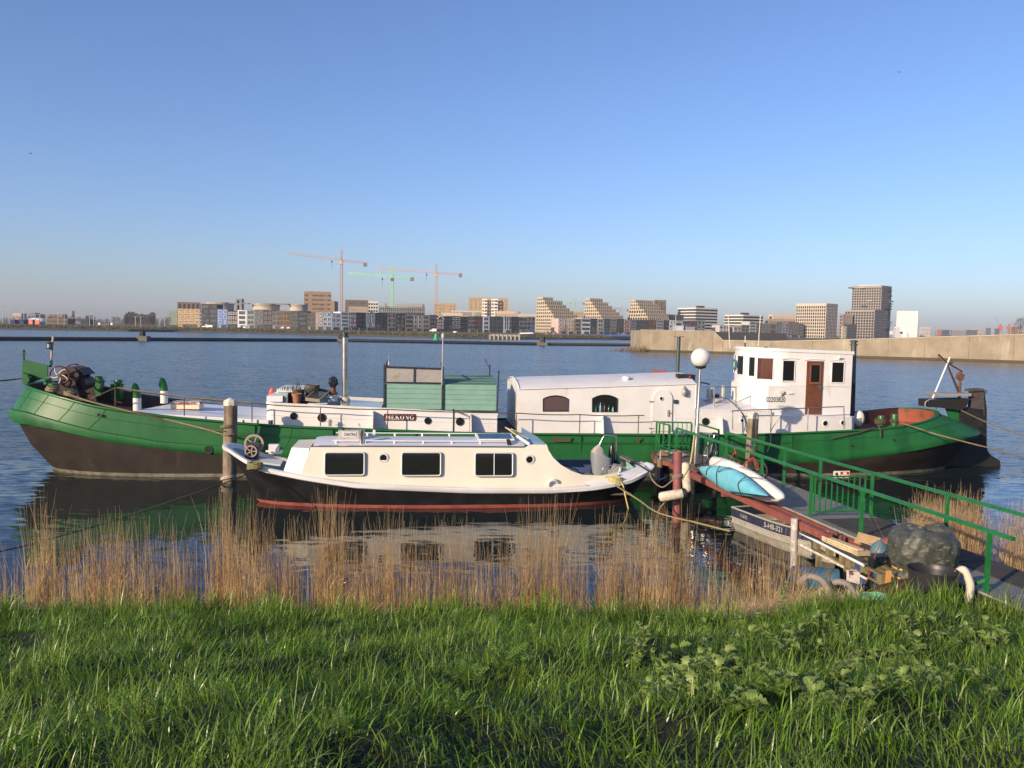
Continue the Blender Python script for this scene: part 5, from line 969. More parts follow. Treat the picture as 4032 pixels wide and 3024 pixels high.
mb = MB(); c = BO.t('h', 1215, 720, 1.7); mb.ball(c + Vector((0, 0, .15)), .14, 10, 10, (.75, .8, 3.4)); mb.build('black_outboard', mat('black_outboard_shell', (.012, .012, .014), .3), boat, smooth=50)
for (pp, sc_) in (([(1065, 890), (1075, 820), (1120, 775), (1290, 752), (1350, 760), (1365, 790), (1330, 860), (1310, 925)], 1), ([(1165, 930), (1190, 855), (1330, 800), (1365, 785)], 1)):
    pass
mb = MB()
for t in (.75, 1.15): mb.tube(smooth_path([BO.t('h', 1070 if t < 1 else 1165, 925, t), BO.t('h', 1072 if t < 1 else 1180, 830, t), BO.t('h', 1120 if t < 1 else 1220, 778 if t < 1 else 850, t), BO.t('h', 1280, 755 if t < 1 else 810, t), BO.t('h', 1350, 765, t), BO.t('h', 1310, 920, t)], 4), .018, 6)
CH = mb.build('cockpit_chair', mat('brushed_alu', (.40, .40, .40), .35, metal=.7), boat, smooth=60)
mb = MB(); mb.prism([BO.t('h', 1215, 930, .78), BO.t('h', 1300, 930, .78), BO.t('h', 1350, 770, .78), BO.t('h', 1300, 765, .78)], BO.n * .4); mb.build('chair_back', mat('grey_mesh_back', (.27, .26, .25), .7), CH)
mb = MB(); mb.prism([BO.t('h', 1075, 918, .7), BO.t('h', 1225, 930, .7), BO.t('h', 1225, 950, .7), BO.t('h', 1075, 940, .7)], BO.n * .45); mb.build('chair_seat', mat('grey_mesh_back', (.27, .26, .25), .7), CH)
mb = MB(); mb.tube(smooth_path([BO.t('h', 455, 745, 1.5), BO.t('h', 560, 785, 1.5), BO.t('h', 680, 835, 1.5), BO.t('h', 730, 905, 1.5)], 4), .018, 6); mb.tube(smooth_path([BO.t('h', 480, 745, 1.9), BO.t('h', 485, 850, 1.9)], 4), .018, 6); mb.build('cockpit_rail', M_black, boat)
mb = MB(); mb.fbox(BO, 1.75, 2.5, .6, 1.0, .80, .83)
for k in range(7): mb.fbox(BO, 1.78 + .1 * k, 1.85 + .1 * k, .58, 1.05, .832, .842)
mb.build('slatted_table', mat('weathered_slats', (.16, .12, .09), .8), boat)
mb = MB(); c = BO.t('h', 1400, 780, 1.8); mb.ball(c, .36, 14, 10, (1.05, .9, .95)); mb.build('dark_green_tarpaulin', mat('dark_green_tarp', (.012, .035, .030), .45, bump=.6, bscale=9), boat, smooth=50)
mb = MB(); mb.bar(BO.t('h', 1375, 618, 1.7), BO.t('h', 1540, 700, 1.4), .22, .05); mb.build('loose_board', mat('grey_brown_board', (.15, .12, .10), .8), boat)
mb = MB(); mb.prism([BO.t('h', 1480, 720, 1.1), BO.t('h', 1560, 790, 1.1), BO.t('h', 1495, 850, 1.1)], BO.n * .3); mb.build('mint_board', mat('mint_paint', (.25, .45, .33), .5), boat)
mb = MB(); mb.tube(smooth_path([BO.t('h', 1560, 700, .9), BO.t('h', 1700, 790, .4), BO.t('h', 1810, 860, .1)], 5), .022, 6); mb.build('black_hose', M_blackmatt, boat, smooth=60)
mb = MB(); mb.prism([BO.t('h', 1600, 690, 1.5), BO.t('h', 1680, 685, 1.5), BO.t('h', 1720, 695, 1.8), BO.t('h', 1660, 705, 1.7)], (0, 0, .01)); mb.build('aft_deck_vent', M_darksteel, boat)
# ================================================================== gangway, piles, ropes, bicycles, dinghy, junk on the bank
GF = Frame(5.29, 26.33, -80.04)
M_gate = mat('bright_green_rail', (.013, .150, .040), .42, var=(.010, .115, .03), vscale=5, spec=.5)
M_oxbeam = mat('red_oxide_beam', (.24, .070, .055), .6, var=(.19, .06, .045), vscale=2.5, stain=(.34, .15, .085), sscale=(3, 3, 5), slo=.58, shi=.7, bump=.2, bscale=14)
def grating_mat():
    m = mat('steel_grating', (.33, .32, .27), .6, var=(.27, .26, .22), vscale=2); t = m.node_tree; N = t.nodes; L = t.links; b = N['Principled BSDF']; g = N.new('ShaderNodeNewGeometry')
    mp = N.new('ShaderNodeMapping'); mp.inputs['Rotation'].default_value = (0, 0, rad(80)); L.new(g.outputs['Position'], mp.inputs[0]); br = N.new('ShaderNodeTexBrick'); br.inputs['Scale'].default_value = 1.0
    br.inputs['Brick Width'].default_value = .055; br.inputs['Row Height'].default_value = .028; br.inputs['Mortar Size'].default_value = .006; br.inputs['Mortar Smooth'].default_value = .3; L.new(mp.outputs[0], br.inputs['Vector'])
    mx = N.new('ShaderNodeMix'); mx.data_type = 'RGBA'; L.new(br.outputs['Fac'], mx.inputs[0]); mx.inputs[6].default_value = (.045, .045, .04, 1); old = b.inputs['Base Color'].links[0].from_socket; L.new(old, mx.inputs[7]); L.new(mx.outputs[2], b.inputs['Base Color'])
    return m
M_grate = grating_mat()
DZ = .95
gang = thing('gangway', 'green railed footbridge with steel grating running from the bank to the barge', 'gangway', GF.w(7, .7, 0))
for k in range(9):
    s0 = 1.6 + 1.52 * k; mb = MB(); mb.fbox(GF, s0, s0 + 1.50, -.06, 1.52, DZ - .04, DZ); mb.build('grating_panel', M_grate, gang)
for t, s1_ in ((-.10, 10.3), (1.56, 15.2)):
    mb = MB(); mb.fbox(GF, 1.4, s1_, t - .035, t + .035, DZ - .20, DZ - .045); mb.build('deck_beam', M_oxbeam, gang)
mb = MB(); mb.fbox(GF, 10.3, 15.2, -.12, -.065, DZ - .16, DZ - .03); mb.build('deck_edge_shade', mat('shade_dark_edge', (.05, .03, .03), .6), gang)  # dark strip standing in for the shaded beam near the bank
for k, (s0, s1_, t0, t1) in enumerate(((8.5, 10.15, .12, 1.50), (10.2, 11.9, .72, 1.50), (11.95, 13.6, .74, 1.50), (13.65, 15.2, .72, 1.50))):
    mb = MB(); mb.fbox(GF, s0, s1_, t0, t1, DZ + .002, DZ + .016); mb.build('deck_shade_mat', mat('shade_dark_mat', (.036, .031, .025), .85, var=(.055, .048, .04), vscale=3, bump=.8, bscale=60), gang)  # mats whose dark colour also stands in for shade on the deck
mb = MB(); mb.fbox(GF, 1.2, 10.0, -.66, -.54, .86, 1.02); mb.build('side_beam', M_oxbeam, gang)
for s in (2.0, 5.0, 8.6): mb = MB(); mb.fbox(GF, s - .04, s + .04, -.66, .0, .76, .86); mb.build('beam_bracket', M_oxbeam, gang)
ZR = 1.97
def rail(s0, t0, s1, t1, z=ZR, wd=.06): mb = MB(); mb.bar(GF.w(s0, t0, z - wd / 2), GF.w(s1, t1, z - wd / 2), wd); return mb.build('handrail', M_gate, gang)
def post(s, t, z0=DZ - .2, z1=ZR - .06, wd=.06): mb = MB(); mb.bar(GF.w(s, t, z0), GF.w(s, t, z1), wd); return mb.build('rail_post', M_gate, gang)
tn = lambda s: 0.0
tf = lambda s: lerp(1.18, 1.50, (s - 1.1) / 11.4)
rail(0.0, 0, 14.05, 0); rail(1.1, tf(1.1), 14.9, tf(14.9))
for s in (.0, 3.75, 5.85, 8.2, 10.12, 13.55): post(s, 0)
for s in (1.12, 2.9, 4.6, 6.3, 8.35, 10.7, 12.7, 14.6): post(s, tf(s))
mb = MB(); mb.bar(GF.w(13.55, 0, 1.16), GF.w(13.3, -.16, .96), .05); mb.build('rail_brace', M_gate, gang)
# gate across the walkway
gs_ = 8.25; GT_ = MB(); z0, z1 = 1.07, 1.86
for a, b_ in (((.06, z0), (1.28, z0)), ((.06, z1), (1.28, z1)), ((.06, z0), (.06, z1)), ((1.28, z0), (1.28, z1))): GT_.bar(GF.w(gs_, a[0], a[1]), GF.w(gs_, b_[0], b_[1]), .035)
GATE = GT_.build('gate', M_gate, gang)
for k in range(8): mb = MB(); t = .06 + 1.22 * (k + 1) / 9; mb.bar(GF.w(gs_, t, z0), GF.w(gs_, t, z1), .024); mb.build('gate_bar', M_gate, GATE)
# platform by the barge with its railings
plat = thing('landing_platform', 'dark boarded landing with green railings against the green barge side', 'platform', (5.6, 26.7, 0))
P4 = [Vector(p) for p in ((4.72, 26.9, .95), (5.65, 25.2, .95), (6.55, 25.3, .95), (6.3, 28.1, .95), (4.85, 28.15, .95))]
M_platdark = mat('dark_boards', (.055, .045, .04), .8, var=(.10, .09, .08), vscale=3, bump=.3, bscale=9)
mb = MB(); mb.prism(P4, (0, 0, -.08)); mb.build('deck_boards', M_platdark, plat)
mb = MB()
for i in range(5): mb.bar(P4[i] - Vector((0, 0, .16)), P4[(i + 1) % 5] - Vector((0, 0, .16)), .07, .14)
mb.build('edge_beam', M_oxbeam, plat)
mb = MB(); mb.prism([at_z('a', *q, 1.0) for q in ((270, 840), (560, 830), (790, 940), (660, 945))], (0, 0, -.03)); mb.build('loose_sheet', mat('grey_sheet', (.30, .29, .27), .7), plat)
mb = MB(); mb.prism([at_z('a', *q, .99) for q in ((150, 945), (270, 840), (400, 945))], (0, 0, .02)); mb.build('orange_board', mat('orange_brown_board', (.38, .20, .10), .7), plat)
for p in ((4.95, 26.8), (5.7, 25.5), (6.4, 25.6), (5.0, 28.0), (6.2, 27.9)): mb = MB(); mb.tube([(p[0], p[1], -1), (p[0], p[1], .85)], .07, 8); mb.build('support_pile', M_blackmatt, plat, smooth=50)
def prail(a, b_, n, z=ZR, bars=True, zb=1.15):
    a = Vector(a); b_ = Vector(b_); mb = MB(); mb.bar(a + Vector((0, 0, z - .03)), b_ + Vector((0, 0, z - .03)), .05); o = mb.build('handrail', M_gate, plat)
    for p in (a, b_): mb = MB(); mb.bar(p + Vector((0, 0, DZ)), p + Vector((0, 0, z - .05)), .055); mb.build('rail_post', M_gate, plat)
    if bars:
        mb = MB(); mb.bar(a + Vector((0, 0, zb)), b_ + Vector((0, 0, zb)), .03); mb.build('bottom_rail', M_gate, plat)
        for k in range(1, n): p = a.lerp(b_, k / n); mb = MB(); mb.bar(p + Vector((0, 0, zb)), p + Vector((0, 0, z - .05)), .022); mb.build('baluster', M_gate, plat)
prail((4.97, 28.15, 0), (5.21, 27.05, 0), 2); prail((5.05, 28.05, 0), (6.13, 28.0, 0), 7); prail((6.25, 27.75, 0), (6.57, 26.05, 0), 3, bars=False)
mb = MB(); mb.bar((4.97, 28.1, 1.5), (5.12, 27.95, .97), .03); mb.bar((5.05, 28.0, 1.05), (5.21, 27.1, 1.5), .03); mb.build('rail_brace', M_gate, plat)
# warning sign hung on the gate
sg = thing('warning_sign', 'small white and red dog warning sign hung on the gangway gate', 'sign', GF.w(gs_ - .03, .85, 1.80))
def sgp(x, y): p = GF.w(gs_ - .035, 0, 0); d = GF.n; a = at_y('f', x, y, GF.w(gs_, (x - 300) / 1155 * 1.33, 0).y); return a
A_, B_ = sgp(858, 228), sgp(1168, 228); sw = (B_ - A_).length; shh = sw * .40; sc_ = (A_ + B_) / 2; sx_ = GF.n; sface = -GF.u  # face towards the barge end? the sign is read from the bank
sface = GF.u * 1.0
def spoly(pts, off): return [sc_ + sx_ * (x * sw / 2) + Vector((0, 0, y * shh / 2)) + sface * off for x, y in pts]
mb = MB(); mb.prism(spoly(((-1, -1), (1, -1), (1, 1), (-1, 1)), .022), sface * .006); mb.build('sign_plate', mat('cream_sign', (.72, .68, .58), .4), sg)
mb = MB(); mb.prism(spoly(((-.15, -.78), (.93, -.78), (.93, .78), (-.15, .78)), .029), sface * .002); mb.build('red_panel', mat('red_sign_panel', (.50, .02, .025), .45), sg)
mb = MB(); mb.prism(spoly(((-.62, -.78), (-.48, -.85), (-.40, -.3), (-.44, .25), (-.52, .5), (-.56, .78), (-.62, .5), (-.68, .62), (-.72, .35), (-.84, .12), (-.80, -.02), (-.68, -.08), (-.60, -.3)), .029), sface * .002); mb.build('dog_head', M_letterk, sg)
text('HIER', 'sign_lettering', sc_ + sx_ * (.39 * sw / 2) + Vector((0, 0, .32 * shh / 2)) + sface * .033, sx_, (0, 0, 1), shh * .36, M_letter, sg, .001, .003, sw * .22)
text('WAAK IK !', 'sign_lettering', sc_ + sx_ * (.39 * sw / 2) + Vector((0, 0, -.30 * shh / 2)) + sface * .033, sx_, (0, 0, 1), shh * .36, M_letter, sg, .001, .003, sw * .46)

# lamp, piles
LY = 25.15; lb = at_y('a', 912, 1105, LY); lt = at_y('C', 2008, 322, LY); gc = at_y('C', 2010, 240, LY); gr = 84 * .45208 * LY / F_PX
lamp = thing('globe_lamp', 'white globe lamp on a slightly leaning steel post at the landing', 'street lamp', lb)
mb = MB(); lk = lambda k: lb.lerp(lt, k); mb.tube([lk(0), lk(.38), lk(.42), lk(1)], [.078, .072, .045, .038], 14); mb.build('lamp_post', M_steel, lamp, smooth=50)
mb = MB(); mb.ball(gc, gr, 28, 18); mb.build('lamp_globe', mat('opal_globe', (.80, .79, .77), .35, spec=.4, trans=.25), lamp, smooth=60)
mb = MB(); mb.lathe(lt - Vector((0, 0, .02)), [(.05, -.04), (.16, .0), (.20, .05), (.16, .07)], 18); mb.build('globe_collar', M_darksteel, lamp, smooth=50)
mb = MB(); p = at_y('D', 262, 680, LY); mb.tube(smooth_path([p - Vector((.1, 0, 0)), p, p + Vector((.12, 0, -.02)), p + Vector((.2, 0, -.05))]), .025, 6); mb.build('post_bracket', M_black, lamp)
mb = MB(); a, b_ = at_y('F', 185, 840, 21.63), at_y('a', 580, 862, 21.6); a.z = -1.2; mb.lathe(a, [(.115, 0), (.115, b_.z - a.z), (.10, b_.z - a.z), (.10, b_.z - a.z - .1)], 18, (b_ - a).normalized(), cap=False); mb.lathe(a, [(.001, b_.z - a.z - .06), (.1, b_.z - a.z - .06)], 14, (b_ - a).normalized(), cap=False)
solo(mb, 'steel_pile', mat('dull_red_steel', (.20, .052, .052), .55, var=(.25, .085, .08), vscale=4, stain=(.13, .05, .04), sscale=(9, 9, 2), bump=.15, bscale=20), 'dull red round steel mooring pile in the water by the landing', 'mooring pile', smooth=50)
def wood_pile(top_, base_xy, r, label):
    b0 = Vector((base_xy[0], base_xy[1], -1.2)); d = (top_ - b0).normalized(); L_ = (top_ - b0).length; rt = thing('wooden_pile', label, 'mooring pile', b0); n = 18; rr = random.Random(label); rows = []
    fl = [1 + rr.uniform(-.07, .07) for _ in range(n)]; x = d.orthogonal().normalized(); y = d.cross(x)
    for k in range(7): rows.append([b0 + d * (L_ * k / 6) + (x * math.cos(2 * math.pi * j / n) + y * math.sin(2 * math.pi * j / n)) * r * fl[j] * (1 + .02 * math.sin(k * 2 + j)) for j in range(n)])
    mb = MB(); mb.grid(rows, cu=True); mb.build('pile_post', M_wood, rt, smooth=60)
    mb = MB(); mb.lathe(top_ - d * .02, [(r * 1.08, 0), (r * 1.10, .13), (r * .9, .17), (.03, .24)], 8, d); mb.build('pile_cap', mat('cream_pile_cap', (.68, .62, .52), .6, var=(.52, .46, .37), vscale=6), rt)
    return rt, b0, d, L_
wl_ = at_z('A', 1990, 1325, 0)
WP, pb, pd, pL = wood_pile(at_y('A', 2008, 650, wl_.y + .05), (wl_.x, wl_.y), .205, 'tall weathered wooden pile with white cap near the barge bow')
WP2, *_r = wood_pile(at_y('D', 698, 985, 27.75), (at_y('D', 685, 1200, 27.6).x, 27.7), .175, 'shorter wooden pile with white cap below the wheelhouse')
for zc in (.25, .55): # rope turns round the piles
    pass
def turns(c, r, n, name, m, label, cat='rope', tilt=.15):
    mb = MB(); pts = []
    for k in range(n * 14 + 1): q = k * 2 * math.pi / 14; pts.append(c + Vector((r * math.cos(q), r * math.sin(q), .045 * k / 14 + tilt * r * math.cos(q + 1))))
    mb.tube(pts, .022, 5); return solo(mb, name, m, label, cat, smooth=60)
turns(Vector((wl_.x, wl_.y, 1.72)), .225, 2, 'rope_turns', M_rope, 'rope turns round the top of the tall wooden pile')
turns(Vector((wl_.x, wl_.y, .08)), .225, 2, 'rope_turns', mat('pale_rope', (.50, .42, .34), .9), 'pale rope turns low on the tall wooden pile', tilt=.3)
turns(Vector((at_y('F', 190, 330, 21.62).x, 21.62, at_y('F', 190, 370, 21.62).z)), .135, 2, 'rope_turns', mat('grey_rope', (.22, .18, .14), .9), 'grey rope turns round the red steel pile', tilt=.3)
def rope(pts, r, m, label, n=8, name='rope'):
    mb = MB(); mb.tube(smooth_path(pts, n) if len(pts) > 2 else sag(pts[0], pts[1], .05, 14), r, 6); return solo(mb, name, m, label, 'rope', smooth=60)
M_yrope = mat('yellow_rope', (.52, .42, .13), .8)
M_yolive = mat('olive_rope', (.22, .20, .08), .9)
rope([BG.t('A', 560, 548, .4), BG.t('A', 800, 625, .12), BG.t('A', 1100, 700, -.02), BG.t('A', 1500, 790, -.03), at_y('A', 1800, 865, 25.9), at_y('A', 1965, 912, 25.62), at_y('A', 2040, 905, 25.7)], .026, M_rope, 'long tan mooring rope from the bow bitts to the tall wooden pile')
rope([BG.t('A', 650, 600, .3), BG.t('A', 870, 640, .1), BG.t('A', 1250, 730, -.05), BG.t('A', 1600, 815, -.05), at_y('A', 1960, 882, 25.65)], .016, M_ropedark, 'thinner dark mooring line beside the bow rope')
rope([BG.t('A', 785, 600, .8), BG.t('A', 900, 550, .5), BG.t('A', 1008, 500, .1)], .02, M_rope, 'short rope slanting up to the foremost rail stanchion')
rope([BG.t('b', 1780, 955, .1), BG.t('A', 1230, 530, .1), BG.t('A', 1605, 580, .1), BG.t('A', 1900, 605, .1), BG.t('A', 2195, 633, .1)], .020, M_rope, 'twisted tan rope along the bow stanchions')
rope([BG.t('b', 290, 770, 2.1), at_y('A', 140, 428, 28.0), at_y('A', 0, 442, 27.6), at_y('A', -200, 460, 27.3)], .025, M_blackmatt, 'black mooring line leading out of the picture from the bow')
rope([at_y('E', 1150, 868, 30.5), at_y('E', 1380, 975, 27.5), at_y('E', 1735, 1108, 24.5), at_y('E', 1900, 1175, 23.0)], .02, M_rope, 'upper mooring line from the sternpost to the bank')
rope([BG.t('E', 585, 985, .15), BG.t('E', 780, 1045, -.15), BG.t('E', 900, 1085, -.25), at_y('E', 1200, 1165, 27.6), at_y('E', 1500, 1240, 26.0), at_y('E', 1735, 1300, 24.8), at_y('E', 1900, 1340, 24)], .024, M_rope, 'lower mooring line from the stern bollard to the bank')
rope([BG.t('E', -60, 1130, -.04), BG.t('E', 60, 1100, -.04), BG.t('E', 200, 1070, -.03), BG.t('E', 340, 1030, .02)], .022, M_ropedark, 'dark rope lying along the green stern side')
rope([BO.t('I', 440, 330, .15), at_y('I', 300, 395, 21.4), at_y('I', 150, 455, 20.7), at_y('I', 0, 505, 20), at_y('K', 700, 80, 18.5), at_y('K', 230, 215, 16.6), at_y('K', -60, 285, 15.6)], .016, M_ropedark, 'thin dark line from the cruiser bow to the bank')
rope([BO.t('J', 1520, 560, .2), at_y('J', 1600, 610, 22.6), at_y('J', 1750, 705, 21.6), at_y('J', 1940, 830, 20.2), at_y('J', 2212, 905, 19.2), at_y('F', 350, 840, 18.6), at_y('F', 760, 945, 18.0)], .020, M_yolive, 'olive yellow mooring line from the cruiser stern into the reeds')
rope([BO.t('J', 1430, 485, .3), BO.t('J', 1530, 500, .22), BO.t('J', 1600, 560, .12), BO.t('J', 1625, 660, -.05), BO.t('J', 1660, 805, -.1)], .02, M_yrope, 'yellow rope end hanging over the cruiser stern')
rope([at_y('a', 895, 560, 25.05), at_y('a', 860, 850, 25.05), at_y('a', 815, 1120, 24.9), at_y('F', 310, 260, 23.5), at_y('F', 180, 470, 22.4), at_y('F', 60, 620, 21.4), at_y('F', 0, 690, 21.0), at_y('J', 1945, 830, 20.4)], .024, M_yrope, 'yellow rope looping from the lamp post past the red pile')
rope([at_y('h', 1810, 870, 22.6), at_y('h', 1860, 1000, 22.2), at_y('h', 2000, 1100, 21.9), at_y('h', 2120, 1030, 21.7), at_y('h', 2190, 970, 21.6)], .018, mat('grey_rope', (.22, .18, .14), .9), 'slack grey line from the cruiser stern to the red pile')
def fender(z_, x, y, Y, vec, L_, r, label, end=False):
    c = at_y(z_, x, y, Y); d = Vector(vec).normalized(); t = thing('fender', label, 'fender', c); mb = MB(); mb.lathe(c - d * L_ / 2, [(.02, 0), (r * .8, .03), (r, .09), (r, L_ - .09), (r * .8, L_ - .03), (.02, L_)], 14, d); mb.build('fender_body', mat('weathered_white_rubber', (.62, .56, .44), .6, var=(.46, .40, .30), vscale=9), t, smooth=60)
    if end: mb = MB(); mb.lathe(c + d * (L_ / 2 - .10), [(r * 1.02, 0), (r * 1.02, .09), (r * .5, .13)], 14, d); mb.build('fender_end', M_black, t, smooth=50)
fender('F', 285, 358, 23.6, (.12, 0, -1), .88, .135, 'upright dirty white fender hanging behind the red pile'); fender('F', 130, 553, 21.2, (1, .0, .18), .72, .13, 'white fender lying across the yellow rope with a black end', True)
# hanging anchor
an = thing('anchor', 'grey anchor hanging under the landing wrapped in rope', 'anchor', at_y('a', 230, 1100, 25.6)); AY = 25.6
mb = MB(); mb.tube([at_y('a', 256, 850, AY), at_y('a', 212, 1410, AY)], .032, 7); mb.tube(smooth_path([at_y('a', 40, 1285, AY), at_y('a', 110, 1350, AY), at_y('a', 212, 1408, AY), at_y('a', 290, 1390, AY), at_y('a', 365, 1355, AY)]), .028, 7); mb.build('shank', mat('grey_galvanised_iron', (.26, .26, .27), .5, metal=.3), an, smooth=50)
mb = MB(); p = at_y('a', 235, 1080, AY)
for k in range(6): mb.ring(p + Vector((0, 0, -.12 + .045 * k)), .045, .085, .05, Vector((0, 0, 1)), 10)
mb.build('rope_wrapping', M_rope, an)

# bicycles
def bicycle(rear, front, label, frame_m, lean=0.0, group='bicycles on the landing', hand=0):
    rear = Vector(rear); front = Vector(front); u = (front - rear); wb = 1.03; u.z = 0; u.normalize(); R = .33; side = u.cross(Vector((0, 0, 1))); up = (Vector((0, 0, 1)) + side * lean).normalized()
    t = thing('bicycle', label, 'bicycle', rear, group); pt = lambda x, y, s=0: rear + u * x + up * y + side * s; ax = side
    for x, nm in ((0, 'wheel'), (wb, 'wheel')):
        c = pt(x, R); mb = MB(); mb.tube([c + (u * math.cos(a) + up * math.sin(a)) * (R - .02) for a in [j * math.pi / 14 for j in range(28)]], .019, 6, closed=True); wo_ = mb.build(nm, mat('bicycle_tyre', (.02, .02, .021), .8), t, smooth=60)
        mb = MB(); mb.tube([c + (u * math.cos(a) + up * math.sin(a)) * (R - .045) for a in [j * math.pi / 14 for j in range(28)]], .010, 4, closed=True)
        for j in range(14): a = j * math.pi / 7; mb.bar(c, c + (u * math.cos(a) + up * math.sin(a)) * (R - .04), .004)
        mb.lathe(c - ax * .05, [(.022, 0), (.022, .1)], 8, ax); mb.build('rim', M_steel, wo_)
    mb = MB(); bb, st, ht, hb = pt(.44, .29), pt(.28, .78), pt(.86, .82), pt(.90, .66)
    for a, b_, r in ((bb, st, .018), (st, ht, .019), (bb, hb, .021), (ht + up * .05, hb - up * .03, .023)): mb.tube([a, b_], r, 8)
    for s in (-.045, .045): mb.tube([st - up * .06, pt(0, R, s)], .010, 6); mb.tube([bb, pt(0, R, s)], .011, 6); mb.tube([hb - up * .02, pt(.98, .5, s), pt(wb, R, s)], .013, 6)
    mb.build('frame', frame_m, t, smooth=50)
    mb = MB(); mb.tube([st, st + (st - bb).normalized() * .14], .014, 6); mb.tube([ht + up * .04, ht + up * .14], .014, 6); mb.build('seat_post', M_steel, t)
    s0 = st + (st - bb).normalized() * .15; mb = MB(); mb.ball(s0 - u * .02, .1, 10, 8, (1.0, 1.0, .35), Matrix((u, side, up)).transposed()); mb.ball(s0 + u * .11, .05, 8, 6, (1.6, .6, .5), Matrix((u, side, up)).transposed()); mb.build('saddle', M_black, t, smooth=50)
    h0 = ht + up * .15; mb = MB(); mb.tube(smooth_path([h0 - side * .30 - u * .08, h0 - side * .15, h0, h0 + side * .15, h0 + side * .30 - u * .08], 4), .013, 6); mb.build('handlebar', M_steel, t, smooth=50)
    mb = MB()
    for s in (-1, 1): mb.tube([h0 + side * .22 * s - u * .04, h0 + side * .31 * s - u * .085], .018, 7)
    mb.build('handlebar_grips', M_black, t)
    mb = MB(); mb.ring(bb + side * .04, .07, .09, .012, ax, 18)
    for s in (-1, 1): e = bb + side * .06 * s + (u * .1 - up * .13) * s; mb.bar(bb + side * .05 * s, e, .015); mb.box(e + side * .05 * s, (.09, .06, .02))
    mb.build('crankset', M_darksteel, t)
    return t
rw = at_z('a', 1545, 1330, DZ); bicycle(rw, rw + Vector((.62, -.82, 0)), 'red framed bicycle leaning on the gangway rail', mat('red_bike_paint', (.48, .045, .025), .35), .12)
fw_ = at_z('a', 1075, 1150, DZ); bicycle(fw_ + Vector((.5, .95, 0)), fw_, 'grey bicycle standing behind the globe lamp', mat('grey_bike_paint', (.20, .19, .19), .4), -.10)

# kayak and white board on the side beam
def hull_loft(name, pairs, t, thick, m, label, cat, group=None, kn=None, smooth=60):
    mb = MB(); rows = []
    for (a, b_) in pairs:
        A, B2 = GF.t('F', *a, t), GF.t('F', *b_, t); c = (A + B2) / 2; h = (A - B2) / 2; L_ = h.length; rows.append([c + h * math.cos(q) + GF.n * (thick * min(1, L_ / .18) ** .7 * math.copysign(abs(math.sin(q)) ** .8, math.sin(q)) / 2) for q in [j * math.pi / 10 for j in range(20)]])
    mb.grid(rows, cu=True); mb.add(rows[0], [tuple(range(20))]); mb.add(rows[-1], [tuple(range(20))]); rt = thing(name, label, cat, at_z('F', 800, 500, .95), group); mb.build('hull', m, rt, smooth=smooth); return rt
KP = [((430, 248), (430, 254)), ((470, 238), (455, 285)), ((530, 231), (490, 325)), ((640, 231), (562, 394)), ((740, 244), (650, 462)), ((820, 275), (750, 522)), ((920, 345), (870, 555)), ((1040, 448), (990, 570)), ((1110, 508), (1085, 572)), ((1168, 553), (1166, 562))]
KY = hull_loft('kayak', KP, -.86, .34, mat('turquoise_plastic', (.125, .42, .52), .42, var=(.16, .47, .56), vscale=4, stain=(.28, .52, .55), sscale=(3, 3, 6), slo=.6, shi=.8), 'turquoise blue kayak strapped on its side outside the gangway rail', 'kayak')
WPp = [((572, 150), (566, 222)), ((592, 130), (580, 262)), ((690, 150), (640, 320)), ((780, 182), (720, 385)), ((870, 222), (800, 450)), ((960, 270), (890, 515)), ((1050, 320), (980, 570)), ((1140, 382), (1075, 605)), ((1220, 440), (1165, 625)), ((1290, 500), (1250, 632)), ((1325, 538), (1300, 622)), ((1340, 575), (1335, 592))]
WBD = hull_loft('sailing_dinghy_hull', WPp, -.45, .30, mat('white_gelcoat', (.74, .70, .66), .3, var=(.70, .66, .61), vscale=3), 'long white board hull stowed behind the turquoise kayak', 'boat hull')
mb = MB()
for (x0, y0, xm, ym, x1, y1) in ((552, 232, 505, 280, 500, 335), (650, 232, 612, 310, 618, 470), (930, 350, 845, 430, 880, 552)):
    mb.tube(smooth_path([GF.t('F', x0, y0, -1.02), GF.t('F', xm, ym, -1.05), GF.t('F', x1, y1, -1.03)]), .010, 5)
mb.tube(smooth_path([GF.t('F', 625, 300, -1.06), GF.t('F', 700, 262, -1.05), GF.t('F', 780, 258, -1.0)]), .010, 5); mb.tube([GF.t('F', 760, 515, -1.05), GF.t('F', 1230, 575, -1.05)], .012, 5); mb.build('lashing', M_blackmatt, KY)
mb = MB()
for (x0, y0, x1, y1) in ((690, 150, 560, 230), (860, 250, 1050, 268), (1120, 372, 940, 350)): mb.tube([GF.t('F', x0, y0, -.63), GF.t('F', x1, y1, -.66)], .008, 5)
mb.build('lashing', M_ropedark, WBD)

# aluminium dinghy moored under the beam
DF = Frame(5.62, 20.72, -71.8)
din = thing('aluminium_dinghy', 'dented aluminium rowing boat with dark blue top band moored below the kayaks', 'dinghy', DF.w(1.6, .6, 0))
def dsec(s):
    k = max(0.0, (s - 1.4) / 2.0); hb = .66 * (1 - k ** 2.2); zg = .62 + .10 * k ** 2; return hb, zg
M_alu = mat('dull_aluminium', (.42, .39, .33), .5, metal=.25, var=(.34, .31, .26), vscale=3, stain=(.26, .22, .16), sscale=(3, 3, 9), bump=.1, bscale=8)
M_navy = mat('navy_paint', (.016, .020, .045), .45, var=(.03, .033, .06), vscale=6)
lv = []
for fz, fb in ((-.15, .55), (.0, .80), (.10, .86), (.22, .93), (.25, .97), (.36, .96), (.38, 1.0)): lv.append((fz, fb))
ss2 = [0, .4, .8, 1.2, 1.6, 2.0, 2.4, 2.7, 2.95, 3.1, 3.2]
def dpt(s, fz, fb, sg): hb, zg = dsec(min(s, 3.38)); return DF.w(s + .18 * max(0, fz) * (s / 3.2) ** 3, .66 - sg * hb * fb, fz * (1 + (zg - .62)))
mb = MB()
